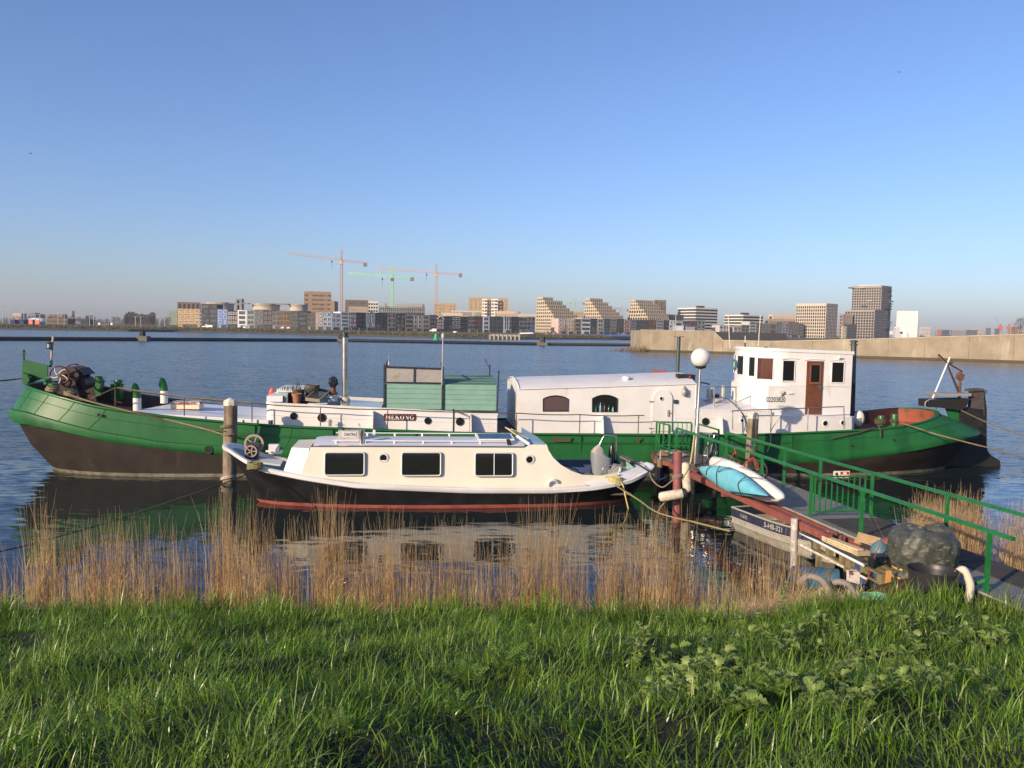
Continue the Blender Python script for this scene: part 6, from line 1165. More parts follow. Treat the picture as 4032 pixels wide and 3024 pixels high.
for sg in (1, -1): mb.grid([[dpt(s, fz, fb, sg) for s in ss2] for fz, fb in lv])
mb.add([dpt(0, fz, fb, 1) for fz, fb in lv] + [dpt(0, fz, fb, -1) for fz, fb in lv[::-1]], [tuple(range(14))]); mb.build('hull', M_alu, din, smooth=30)
mb = MB()
for sg in (1, -1):
    top_ = [dpt(s, .62, 1.0, sg) for s in ss2]; mb.grid([[dpt(s, .38, 1.01, sg) for s in ss2], [dpt(s, .60, 1.01, sg) for s in ss2]])
mb.add([dpt(0, .38, 1.01, 1), dpt(0, .38, 1.01, -1), dpt(0, .60, 1.01, -1), dpt(0, .60, 1.01, 1)], [(0, 1, 2, 3)]); mb.build('top_band', M_navy, din, smooth=30)
mb = MB()
for sg in (1, -1): mb.tube([dpt(s, .61, 1.0, sg) for s in ss2], .022, 6); mb.tube([dpt(s, .375, 1.02, sg) for s in ss2], .014, 5); mb.tube([dpt(s, .24, .985, sg) for s in ss2], .014, 5)
mb.tube([dpt(0, .61, 1, 1), dpt(0, .61, 1, -1)], .022, 6); mb.build('gunwale', mat('pale_aluminium', (.52, .50, .45), .4, metal=.4), din, smooth=50)
mb = MB()
for s in (.7, 1.8): mb.fbox(DF, s, s + .28, .08, 1.24, .36, .40)
mb.fbox(DF, .05, 2.9, .25, 1.05, .05, .08); mb.build('thwart', mat('grey_thwart', (.30, .28, .25), .6), din)
mb = MB(); mb.grid([[DF.w(.1 + .14 * i, .75 + .12 * j, .45 + .22 * math.exp(-((i - 2) ** 2 + (j - 2) ** 2) / 4) + .03 * math.sin(i * 2 + j * 3)) for i in range(6)] for j in range(5)]); mb.build('crumpled_cover', mat('striped_cover', (.50, .46, .38), .7, var=(.06, .05, .045), vscale=9, vlo=.5, vhi=.54), din, smooth=60)
dn_ = Vector((-DF.n.x, -DF.n.y, 0)); nrm = (dn_ + Vector((0, 0, .05))).normalized()
text('5-HB-321', 'registration_lettering', dpt(1.72, .49, 1.0, 1) + nrm * .012, (dpt(2.1, .49, 1, 1) - dpt(1.4, .49, 1, 1)), (0, 0, 1), .17, mat('grey_lettering', (.34, .33, .30), .6), din, .002, .003, .62)
mb = MB(); c = dpt(.55, .49, 1.0, 1) + nrm * .012; mb.box(c, (.30, .005, .09), Matrix.Rotation(DF.yaw, 3, 'Z')); mb.build('faded_sticker', mat('faded_sticker', (.20, .20, .19), .7, var=(.06, .06, .07), vscale=18), din)
# pale pipe post carrying the beam end
p0 = at_z('F', 1460, 1340, 0.02); p1 = at_y('F', 1462, 805, p0.y); mb = MB(); mb.tube([p0 - Vector((0, 0, .6)), p1], .075, 12); solo(mb, 'support_post', mat('flaking_pale_post', (.40, .38, .36), .6, var=(.60, .55, .46), vscale=7, vlo=.52, vhi=.58), 'pale flaking round post holding up the red beam', 'post', smooth=50)

# ------------------------------------------------------------------ rack of pallets and the junk on it
M_pallet = mat('mossy_pallet_wood', (.17, .135, .06), .85, var=(.22, .18, .10), vscale=6, bump=.3, bscale=20)
RFm = Frame(6.30, 17.0, -82.5); rz0 = Matrix.Rotation(RFm.yaw, 3, 'Z')
for k in range(2):
    s0 = .05 + 1.30 * k; pal = thing('pallet', ['mossy wooden pallet under the planks, end nearer the water', 'mossy wooden pallet under the planks, end nearer the bank'][k], 'pallet', RFm.w(s0 + .6, .4, .55), 'pallets carrying the junk')
    for s in (.0, .52, 1.05):
        for t in (.0, .36, .72):
            mb = MB(); mb.fbox(RFm, s0 + s, s0 + s + .15, t, t + .10, .60, .74); mb.build('block', M_pallet, pal)
    for i in range(5): mb = MB(); mb.fbox(RFm, s0, s0 + 1.22, -.01 + .175 * i, .12 + .175 * i, .742, .765); mb.build('plank', M_pallet, pal)
    for t in (.0, .36, .72): mb = MB(); mb.fbox(RFm, s0, s0 + 1.22, t - .005, t + .105, .575, .598); mb.build('plank', M_pallet, pal)
rk = thing('rack', 'mossy timber trestle under the two pallets', 'trestle', RFm.w(1.2, .4, 0))
for s, t in ((.1, .05), (1.2, .05), (2.4, .05), (.1, .75), (1.2, .75), (2.4, .75)): mb = MB(); mb.fbox(RFm, s, s + .09, t, t + .09, -.5, .574); mb.build('leg', M_pallet, rk)
def on_rack(z_, x, y, z=.80): return at_z(z_, x, y, z)
def pole(z_, x0, y0, x1, y1, z0, z1, r, m, name, label, cat, n=8):
    mb = MB(); mb.tube([at_z(z_, x0, y0, z0), at_z(z_, x1, y1, z1)], r, n); return solo(mb, name, m, label, cat, smooth=50)
pole('G', 1360, 600, 2111, 985, .80, .80, .030, M_frame_w, 'alu_profile', 'long white metal profile along the pallet edge', 'metal profile', 4)
pole('G', 1300, 560, 2111, 930, .83, .83, .024, M_darksteel, 'steel_pipe', 'dark grey pipe lying beside the white profile', 'pipe')
pole('H', -130, 520, 715, 950, .72, .30, .032, mat('chipped_white_pole', (.58, .54, .47), .6, var=(.40, .34, .26), vscale=12), 'white_pole', 'chipped white pole slanting below the pallets', 'pole')
pole('G', 1500, 460, 2111, 730, .86, .86, .022, mat('grey_tube', (.24, .23, .23), .5), 'steel_tube', 'grey tube lying across the planks', 'pipe')
pole('G', 1720, 540, 2111, 690, .90, .90, .045, mat('blue_grey_tube', (.22, .25, .29), .5), 'plastic_drainpipe', 'blue grey drainpipe beside the grating', 'pipe')
pole('G', 1400, 520, 1900, 640, .84, .84, .025, mat('shiny_sheet', (.50, .52, .56), .3, metal=.5), 'shiny_tube', 'shiny metal tube at the water end of the rack', 'pipe')
M_fresh = mat('pale_sawn_timber', (.62, .50, .30), .7, var=(.55, .43, .25), vscale=5)
for k, (y0, lab) in enumerate(((0, 'upper pale sawn plank in the stack'), (1, 'middle pale sawn plank in the stack'), (2, 'lowest pale sawn plank in the stack'))):
    a = at_z('G', 1650, 640 + 26 * k, .93 - .045 * k); b_ = at_z('G', 2075, 800 + 26 * k, .93 - .045 * k); mb = MB(); mb.bar(a, b_, .14, .035); solo(mb, 'timber_plank', M_fresh, lab, 'plank', 'pale planks on the rack')
mb = MB(); a = at_z('g', 1500, 495, .86); mb.box(a, (.28, .14, .09), Matrix.Rotation(rad(12), 3, 'Z')); solo(mb, 'timber_offcut', mat('tan_offcut', (.42, .33, .19), .7), 'tan timber offcut at the end of the pale planks', 'wood block')
for k, (x, y, lab) in enumerate(((1665, 270, 'upper square wooden block beside the tarpaulin bundle'), (1620, 355, 'lower square wooden block beside the tarpaulin bundle'))):
    c = at_z('g', x, y, 1.0 - .1 * k); mb = MB(); mb.box(c, (.16, .55, .12), Matrix.Rotation(rad(28), 3, 'Z') @ Matrix.Rotation(rad(25), 3, 'Y')); solo(mb, 'wood_block', mat('cut_beam_wood', (.36, .24, .13), .75, var=(.30, .19, .10), vscale=8), lab, 'wood block', 'square wooden blocks')
for k, (x, y) in enumerate(((1068, 200), (1150, 265))):
    c = at_z('g', x, y, .92); mb = MB(); mb.lathe(c - Vector((0, 0, .06)), [(.05, 0), (.05, .1), (.035, .11), (.035, .14)], 10); solo(mb, 'rusty_fitting', M_rust, ['left rusty pipe fitting on the planks', 'right rusty pipe fitting on the planks'][k], 'pipe fitting', 'rusty fittings', 40)
for k, (x, y, rr_, lab) in enumerate(((1925, 345, .13, 'upper brown clay pot by the tarpaulin'), (1955, 450, .12, 'lower brown clay pot by the tarpaulin'))):
    c = at_z('g', x, y, 1.0 - .12 * k); mb = MB(); mb.lathe(c - Vector((.1, 0, 0)), [(rr_ * .8, 0), (rr_, .22), (rr_ * 1.1, .22), (rr_ * 1.1, .27), (rr_ * .9, .27), (rr_ * .75, .05)], 16, (.75, -.6, .25)); solo(mb, 'clay_pot', mat('brown_clay', (.19, .075, .05), .7, var=(.15, .055, .04), vscale=8), lab, 'flower pot', 'clay pots on the bank', 40)
c = at_z('g', 1790, 600, .84); gb = thing('gas_bottle', 'teal round gas bottle with red strap beside the tarpaulin', 'gas bottle', c); mb = MB(); mb.lathe(c - Vector((0, 0, .05)), [(.14, 0), (.16, .04), (.16, .22), (.13, .32), (.06, .37), (.04, .40)], 18); mb.build('bottle_body', mat('teal_bottle_paint', (.06, .13, .16), .45, var=(.10, .17, .20), vscale=8), gb, smooth=50)
mb = MB(); mb.tube(smooth_path([at_z('g', 1540, 1120, .35), at_z('g', 1660, 760, .75), at_z('g', 1740, 500, 1.05), at_z('g', 1790, 410, 1.16)]), .010, 5); mb.build('red_strap', mat('faded_red_strap', (.24, .06, .05), .7), gb)
c = at_z('g', 1800, 790, .72); mb = MB(); mb.grid([[c + Vector((-.16 + .055 * i, .12 * j - .1, .28 - .9 * max(0, abs(i - 3.2) - 2) ** 2 * .12 - .05 * (i == 0) * j)) for i in range(8)] for j in range(3)]); mb.grid([[c + Vector((-.16, .12 * j - .1, z)) for j in range(3)] for z in (.22, -.1, -.35)]); solo(mb, 'plastic_chair', mat('black_plastic', (.014, .014, .016), .4), 'black plastic chair back lying against the tarpaulin bundle', 'chair', smooth=50)
# tarpaulin bundle
c = at_y('H', 1140, 905, 13.9); tb = thing('tarpaulin_bundle', 'bulky bundle wrapped in grey green tarpaulin with orange straps', 'tarpaulin', c); rr_ = random.Random(9); rows = []; R_ = .505
prof = [(.90, .0), (.93, .12), (.90, .24), (.93, .30), (1.0, .42), (1.04, .60), (1.03, .78), (.95, .92), (.80, .99), (.45, 1.02), (.02, 1.02)]
def tarp_r(z): return interp([(q[1], q[0]) for q in prof], z)
for k in range(31):
    z = 1.02 * k / 30 if k < 27 else 1.0; pr_ = tarp_r(z) if k < 27 else (.72, .48, .24, .02)[k - 27]; row = []
    for j in range(72):
        q = j * math.pi / 36; sx_ = math.copysign(abs(math.cos(q)) ** .78, math.cos(q)); sy_ = math.copysign(abs(math.sin(q)) ** .78, math.sin(q))
        f = 1 + .045 * (1 - abs(math.sin(2.5 * q + z * 5.5))) ** 2 - .05 * (1 - abs(math.sin(4.5 * q - z * 7 + 1))) ** 3 + .03 * (1 - abs(math.sin(8 * q + 3 * z * math.sin(q)))) ** 2 - (.05 * (1 - abs(math.sin(9 * q))) if .18 < z < .38 else 0) + rr_.uniform(-.006, .006)
        row.append(c + Vector((R_ * pr_ * sx_ * f, .9 * R_ * pr_ * sy_ * f, z * .90 + (.045 * math.sin(3 * q + 1) + .03 * abs(math.sin(2 * q + 4 * z))) * (z > .6) + (.02 * math.sin(5 * q) if k > 26 else 0))))
    rows.append(row)
mb = MB(); mb.grid(rows, cu=True); mb.build('tarpaulin', mat('grey_green_tarpaulin', (.040, .045, .036), .45, var=(.075, .08, .065), vscale=7, stain=(.17, .17, .14), sscale=(11, 11, 19), slo=.54, shi=.66, bump=.7, bscale=16, spec=.45), tb, smooth=38)
for zz_, pr_ in ((.27, .93), (.12, .955)):
    mb = MB(); mb.grid([[c + Vector((R_ * pr_ * 1.02 * math.cos(q), .9 * R_ * pr_ * 1.02 * math.sin(q), zz_ + dz_ + .04 * math.sin(q + 2.2))) for q in [j * math.pi / 18 for j in range(36)]] for dz_ in (-.018, .018)], cu=True); mb.build('strap', mat('orange_strap', (.52, .27, .09), .6), tb, smooth=60)
# mortar tub, drum, hoses
c = at_y('H', 1243, 1060, 13.1); tu = thing('mortar_tub', 'big round black plastic tub behind the grass', 'tub', c); mb = MB(); mb.lathe(c - Vector((0, 0, .1)), [(.31, 0), (.365, .50), (.385, .50), (.39, .545), (.375, .555), (.36, .54), (.35, .45), (.30, .06), (.01, .05)], 28, cap=False); mb.build('tub_body', mat('black_tub_plastic', (.022, .022, .025), .42), tu, smooth=40)
c0 = at_z('g', 700, 1010, .42); c1_ = at_z('g', 1100, 960, .36); c1_ = at_z('g', 1110, 985, .30); ax_ = Vector((.95, -.28, .02)).normalized(); c0 = c1_ - ax_ * .86; dr = thing('plastic_drum', 'scuffed blue plastic drum lying on its side behind the hose loops', 'drum', c1_ - Vector((0, 0, .28)))
mb = MB(); mb.lathe(c0, [(.20, 0), (.24, .03), (.25, .18), (.245, .2), (.255, .23), (.255, .60), (.245, .63), (.25, .66), (.25, .84), (.24, .87), (.225, .87), (.22, .84), (.01, .84)], 26, ax_); mb.build('drum_body', mat('scuffed_blue_plastic', (.03, .115, .20), .55, var=(.12, .115, .085), vscale=5, vlo=.42, vhi=.58), dr, smooth=40)
mb = MB(); x_ = ax_.orthogonal().normalized(); y_ = ax_.cross(x_)
e = c0 + ax_ * .845 + Vector((-.06, 0, -.10)); mb.lathe(e, [(.07, 0), (.07, .02), (.045, .025), (.045, .01)], 14, ax_); mb.build('drum_bung', M_darksteel, dr, smooth=40)
def hose(pts, r, m, label, Y=None):
    mb = MB(); P_h = smooth_path(pts, 8); mb.tube(P_h, [r * (1 + .05 * (k % 2)) for k in range(len(P_h))], 9); return solo(mb, 'ribbed_hose', m, label, 'hose', 'grey ribbed hoses', 60)
M_hose = mat('grey_ribbed_hose', (.25, .215, .19), .65, var=(.20, .17, .15), vscale=9)
hY = 14.35; hose([at_y('g', 455, 1010, hY + .2), at_y('g', 560, 915, hY + .1), at_y('g', 680, 895, hY), at_y('g', 830, 960, hY - .05), at_y('g', 925, 1090, hY - .1), at_y('g', 970, 1290, hY - .2)], .062, M_hose, 'larger grey hose loop arching before the blue drum')
hose([at_y('g', 970, 1035, hY + .15), at_y('g', 1090, 985, hY + .05), at_y('g', 1230, 1005, hY), at_y('g', 1340, 1100, hY - .05), at_y('g', 1400, 1300, hY - .15)], .055, M_hose, 'smaller grey hose loop arching right of the first')
hose([at_y('g', 680, 1230, hY + .05), at_y('g', 800, 1150, hY + .1), at_y('g', 930, 1050, hY + .15)], .05, mat('tan_hose', (.34, .25, .15), .7), 'straight tan hose end lying under the loop')
hose([at_y('H', 1515, 820, 13.1), at_y('H', 1545, 790, 13.1), at_y('H', 1585, 785, 13.05), at_y('H', 1625, 860, 13.0), at_y('H', 1650, 960, 12.95), at_y('H', 1625, 1130, 12.9)], .062, mat('pale_hose', (.56, .49, .39), .7), 'pale hose end standing up like a goose neck by the tub')
p0 = at_z('g', 1345, 1330, .25); p0.y = 14.6; a, b_ = at_y('g', 1350, 1330, 14.75), at_y('g', 1358, 800, 14.75); mb = MB(); mb.bar(a, b_, .17, .17); solo(mb, 'painted_post', mat('peeling_white_post', (.60, .56, .50), .6, var=(.17, .07, .04), vscale=9, vlo=.56, vhi=.60), 'short square post with peeling white paint beside the drum', 'post')
mb = MB(); q = [at_y('g', 1690, 1070, 13.35), at_y('g', 2300, 920, 13.6), at_y('g', 2300, 1290, 13.5), at_y('g', 1650, 1300, 13.3)]; mb.prism(q, (0, .03, 0)); solo(mb, 'steel_plate', mat('brown_rusty_plate', (.060, .030, .022), .7, var=(.085, .045, .03), vscale=6), 'brown rusty steel sheet leaning on the tub', 'metal sheet')
mb = MB(); a, b_ = at_y('g', 1940, 1030, 13.6), at_y('g', 1955, 795, 13.6); mb.bar(a, b_, .085, .03); solo(mb, 'wooden_stake', mat('orange_tinted_wood', (.52, .25, .08), .7), 'short orange brown stake standing behind the rusty sheet', 'stake')
mb = MB(); c = at_z('H', 660, 1135, .45); c.y = 13.25; rr_ = random.Random(12); c = at_y('H', 660, 1150, 12.9)
for k in range(12): mb.tube([c + Vector(((.42 - .02 * k) * math.cos(a) * (1 + rr_.uniform(-.1, .1)) + .05 * rr_.uniform(-1, 1), .2 * math.sin(a), -.04 + .014 * k + rr_.uniform(0, .03))) for a in [j * .5236 for j in range(12)]], .022, 5, closed=True)
solo(mb, 'rope_heap', mat('turquoise_rope', (.14, .46, .34), .7, var=(.25, .58, .45), vscale=30), 'heap of turquoise rope lying in the grass edge', 'rope', smooth=60)
# dark hull floating on the far side of the gangway
mb = MB(); a, b_ = at_z('f', -100, 640, .25), at_z('f', 590, 760, .12); rows = []; d = (b_ - a); x_ = Vector((d.y, -d.x, 0)).normalized()
for k in range(11): q = k / 10; rr2 = .42 * math.sin(math.pi * min(1, .12 + q * .88)) ** .7; rows.append([a.lerp(b_, q) + x_ * rr2 * math.cos(w2) + Vector((0, 0, rr2 * .85 * math.sin(w2) - .12)) for w2 in [j * math.pi / 8 for j in range(16)]])
mb.grid(rows, cu=True); solo(mb, 'upturned_hull', mat('dark_blue_hull', (.016, .019, .032), .35), 'dark blue upturned boat hull floating behind the gangway gate', 'boat hull', smooth=60)

# ------------------------------------------------------------------ things standing on the barge roof
def barge_item(z_, x, y, t): return BG.t(z_, x, y, t)
c = barge_item('c', 335, 630, .85); pb_ = thing('planter_box', 'pale green plastic planter at the fore edge of the barge roof', 'planter', c)
mb = MB(); Rb = Matrix.Rotation(BG.yaw, 3, 'Z'); w0 = (BG.t('c', 430, 600, .85) - BG.t('c', 240, 600, .85)).length; h0_ = BG.t('c', 335, 445, .85).z - c.z; mb.box(c + Vector((0, 0, h0_ * .42)) + BG.n * .14, (w0 * .9, .28, h0_ * .84), Rb); mb.box(c + Vector((0, 0, h0_ * .90)) + BG.n * .14, (w0, .33, h0_ * .2), Rb); mb.build('planter_shell', mat('pale_green_plastic', (.30, .40, .36), .5, var=(.40, .45, .40), vscale=5), pb_)
mb = MB(); mb.box(c + Vector((0, 0, h0_ * .38)) - BG.n * .005, (w0 * .3, .02, h0_ * .6), Rb); mb.build('planter_recess', mat('green_plastic_recess', (.10, .20, .17), .6), pb_)
def pot(z_, x, y0, y1, t, r, m, name, label, cat, group, taper=.72, rim=True):
    b0 = BG.t(z_, x, y0, t); h = BG.t(z_, x, y1, t).z - b0.z; mb = MB(); mb.lathe(b0, [(r * taper, 0), (r * .95, h * .78), (r * 1.06, h * .78), (r * 1.08, h), (r * .96, h), (r * .9, h * .8), (.01, h * .8)], 18, cap=False); mb.lathe(b0, [(.01, 0), (r * taper, .005)], 12, cap=False); return solo(mb, name, m, label, cat, group, 40)
M_terra = mat('terracotta', (.26, .10, .055), .75, var=(.32, .15, .09), vscale=7)
M_blackpot = mat('black_pot', (.018, .018, .018), .6)
GP = 'pots on the barge roof'
pot('c', 595, 635, 455, .9, .165, M_terra, 'flower_pot', 'terracotta pot in front on the barge roof', 'flower pot', GP); pot('c', 470, 635, 440, 1.2, .15, M_blackpot, 'flower_pot', 'black pot behind the pale green planter', 'flower pot', GP); pot('c', 655, 560, 385, 1.6, .14, M_blackpot, 'flower_pot', 'black pot with leafy plant behind the terracotta pot', 'flower pot', GP)
pot('c', 590, 560, 405, 1.3, .14, mat('grey_pot', (.10, .09, .075), .7), 'flower_pot', 'grey pot between the planter and the black pots', 'flower pot', GP)
pot('c', 870, 640, 300, 1.7, .24, mat('worn_grey_bucket', (.16, .14, .11), .7, var=(.03, .03, .03), vscale=3), 'bucket', 'tall worn grey bucket behind the slatted frame', 'bucket', None, .85)
mb = MB(); c = BG.t('c', 700, 590, 1.2); mb.ball(c, .2, 12, 8, (1.1, .9, .7)); solo(mb, 'black_sack', mat('black_plastic_bag', (.014, .014, .016), .28), 'slumped black sack beside the terracotta pot', 'sack', smooth=60)
lr = np.random.default_rng(8); nb = 160; c = BG.t('c', 560, 380, 1.35); cc = np.stack([c.x + lr.normal(0, .30, nb), c.y + lr.normal(0, .14, nb), c.z - .06 + lr.normal(0, .03, nb)], 1)
o = bpy.data.objects.new('pot_plants', blades('pot_plants', cc, lr.uniform(.1, .34, nb), lr.uniform(.010, .022, nb), lr.uniform(0, 6.28, nb), lr.uniform(.1, .6, nb), lr.normal(.8, .5, nb), leafmat('pot_plant_leaf', (.09, .13, .03), (.16, .15, .06)))); C.objects.link(o); tag(o, 'straggly green plants growing in the roof pots', 'plant')
nb = 14; c = BG.t('c', 605, 330, 1.5); cc = np.stack([c.x + lr.normal(0, .05, nb), c.y + lr.normal(0, .04, nb), np.full(nb, c.z)], 1); o = bpy.data.objects.new('dry_plant', blades('dry_plant', cc, lr.uniform(.2, .42, nb), lr.uniform(.006, .012, nb), lr.uniform(0, 6.28, nb), lr.uniform(.0, .25, nb), lr.normal(.2, .2, nb), M_grass2)); C.objects.link(o); tag(o, 'tall dry yellow stalks in a roof pot', 'plant')
fr = thing('slatted_frame', 'weathered wooden frame with dark slats tilted on the barge roof', 'pallet', BG.t('c', 980, 600, 1.0)); A0, A1, A2, A3 = BG.t('c', 755, 560, .75), BG.t('c', 1010, 590, .7), BG.t('c', 1190, 430, 1.9), BG.t('c', 985, 385, 1.9)
mb = MB()
for a, b_ in ((A0, A1), (A1, A2), (A2, A3), (A3, A0)): mb.bar(a, b_, .035, .11)
mb.build('frame', mat('grey_frame_wood', (.26, .22, .17), .8), fr)
for k in range(8): q = (k + .5) / 8; mb = MB(); mb.bar(A0.lerp(A3, q) + Vector((0, 0, .03)), A1.lerp(A2, q) + Vector((0, 0, .03)), .075, .02); mb.build('slat', mat('dark_slat', (.035, .034, .034), .6), fr)
mb = MB(); mb.bar(BG.t('c', 800, 640, .75), BG.t('c', 1150, 640, .75), .32, .02); solo(mb, 'white_board', M_frame_w, 'flat white board under the slatted frame', 'board')
mb = MB(); c = BG.t('c', 130, 440, 2.9); mb.ball(c, .10, 10, 8, (.9, .8, 2.0), Matrix.Rotation(rad(18), 3, 'Y')); solo(mb, 'red_buoy', mat('red_orange_plastic', (.62, .07, .03), .4), 'orange red float behind the white cabin front', 'buoy', smooth=60)
# ================================================================== the far shore
ZG = 2.0
M_fglass = mat('far_window_glass', (.045, .055, .065), .12, var=(.10, .11, .12), vscale=.35)
M_fglass2 = mat('far_dark_glass', (.022, .027, .033), .12)
FM = {'white': (.74, .74, .74), 'dark': (.03, .03, .032), 'grey': (.32, .33, .34), 'cream': (.60, .52, .40)}
FRM = {k: mat('far_frame_' + k, v, .6) for k, v in FM.items()}
def xn(z, x): return px(z, x, 0)[0]
def row_y(X): return 552 + max(0.0, X - 1300) * .118
def fwin(w_, h_, fr, mull, cache={}):
    key = (round(w_, 1), round(h_, 1), fr, mull)
    if key in cache: return cache[key]
    w_, h_ = key[0], key[1]; mb = MB(); f = .16; x, z = w_ / 2, h_ / 2
    mb.quad((-x, -.03, -z), (x, -.03, -z), (x, -.03, z), (-x, -.03, z)); mb.k = 1
    for c, s in (((-x, -.06, 0), (f, .12, h_ + f)), ((x, -.06, 0), (f, .12, h_ + f)), ((0, -.06, -z), (w_ - f, .12, f)), ((0, -.06, z), (w_ - f, .12, f))): mb.box(c, s)
    for k in range(1, mull): mb.box((-x + w_ * k / mull, -.05, 0), (.10, .08, h_ - f))
    cache[key] = mb.mesh('window', [M_fglass, FRM[fr]]); return cache[key]
def wallmat(c, brick=True): 
    n = 'far_wall_%02x%02x%02x' % tuple(int(v * 255) for v in c)
    return mat(n, c, .85, var=tuple(v * .84 for v in c), vscale=.45)
def house(z, x0, x1, yt, col, cname, cols, rows, wf, hf, fr, mull=1, depth=11.0, gable=False, base=None, loose=0, lab=None, name='terraced_house'):
    X0, X1 = xn(z, x0), xn(z, x1); Y0, Y1 = row_y(X0), row_y(X1); a = at_y(z, x0, 1000, Y0); b_ = at_y(z, x1, 1000, Y1); zt = at_y(z, (x0 + x1) / 2, yt, (Y0 + Y1) / 2).z
    a.z = b_.z = ZG; d = (b_ - a); W = d.length; d.normalize(); nb = Vector((-d.y, d.x, 0)); ctr = (a + b_) / 2; H_ = zt - ZG
    root = thing(name, lab, 'house', ctr, 'row of houses on the far shore'); yaw = math.atan2(d.y, d.x)
    mb = MB(); p = [a, b_, b_ + nb * depth, a + nb * depth]; mb.prism(p, (0, 0, H_))
    if gable: g = [a + Vector((0, 0, H_)), b_ + Vector((0, 0, H_)), ctr + Vector((0, 0, H_ + W * .42))]; mb.prism(g, nb * depth)
    mb.build('wall', wallmat(col), root)
    mb = MB(); mb.prism([q + Vector((0, 0, H_)) + (-nb * .12 if i < 2 else nb * .0) for i, q in enumerate(p)], (0, 0, .35))
    if not gable: mb.build('parapet', wallmat(tuple(v * .8 for v in col)), root)
    else:
        mb = MB(); mb.bar(a + Vector((0, 0, H_)) - nb * .1, ctr + Vector((0, 0, H_ + W * .42)) - nb * .1, .5); mb.bar(b_ + Vector((0, 0, H_)) - nb * .1, ctr + Vector((0, 0, H_ + W * .42)) - nb * .1, .5); mb.build('gable_edge', FRM['white'], root)
    gh = H_ * (.20 if rows > 2 else .24); rr = random.Random(str((z, x0)))
    for r_ in range(rows):
        vh = (H_ - gh) / rows; zc = gh + vh * (r_ + .52)
        for c_ in range(cols):
            ww = W / cols * wf; u = W * (c_ + .5) / cols
            if loose and rr.random() < .25: ww *= .6; u += W / cols * rr.uniform(-.12, .12)
            place('window', fwin(ww, vh * hf, fr, mull), a + d * u + Vector((0, 0, zc)), root, yaw)
    place('window', fwin(W * .5, gh * .72, 'dark', 1), a + d * W * .62 + Vector((0, 0, gh * .46)), root, yaw); 
    mb = MB(); q = a + d * W * .22 - nb * .05; mb.prism([q, q + d * W * .16, q + d * W * .16 + Vector((0, 0, gh * .82)), q + Vector((0, 0, gh * .82))], -nb * .06); mb.build('door', FRM['dark' if rr.random() < .6 else 'grey'], root)
    return root
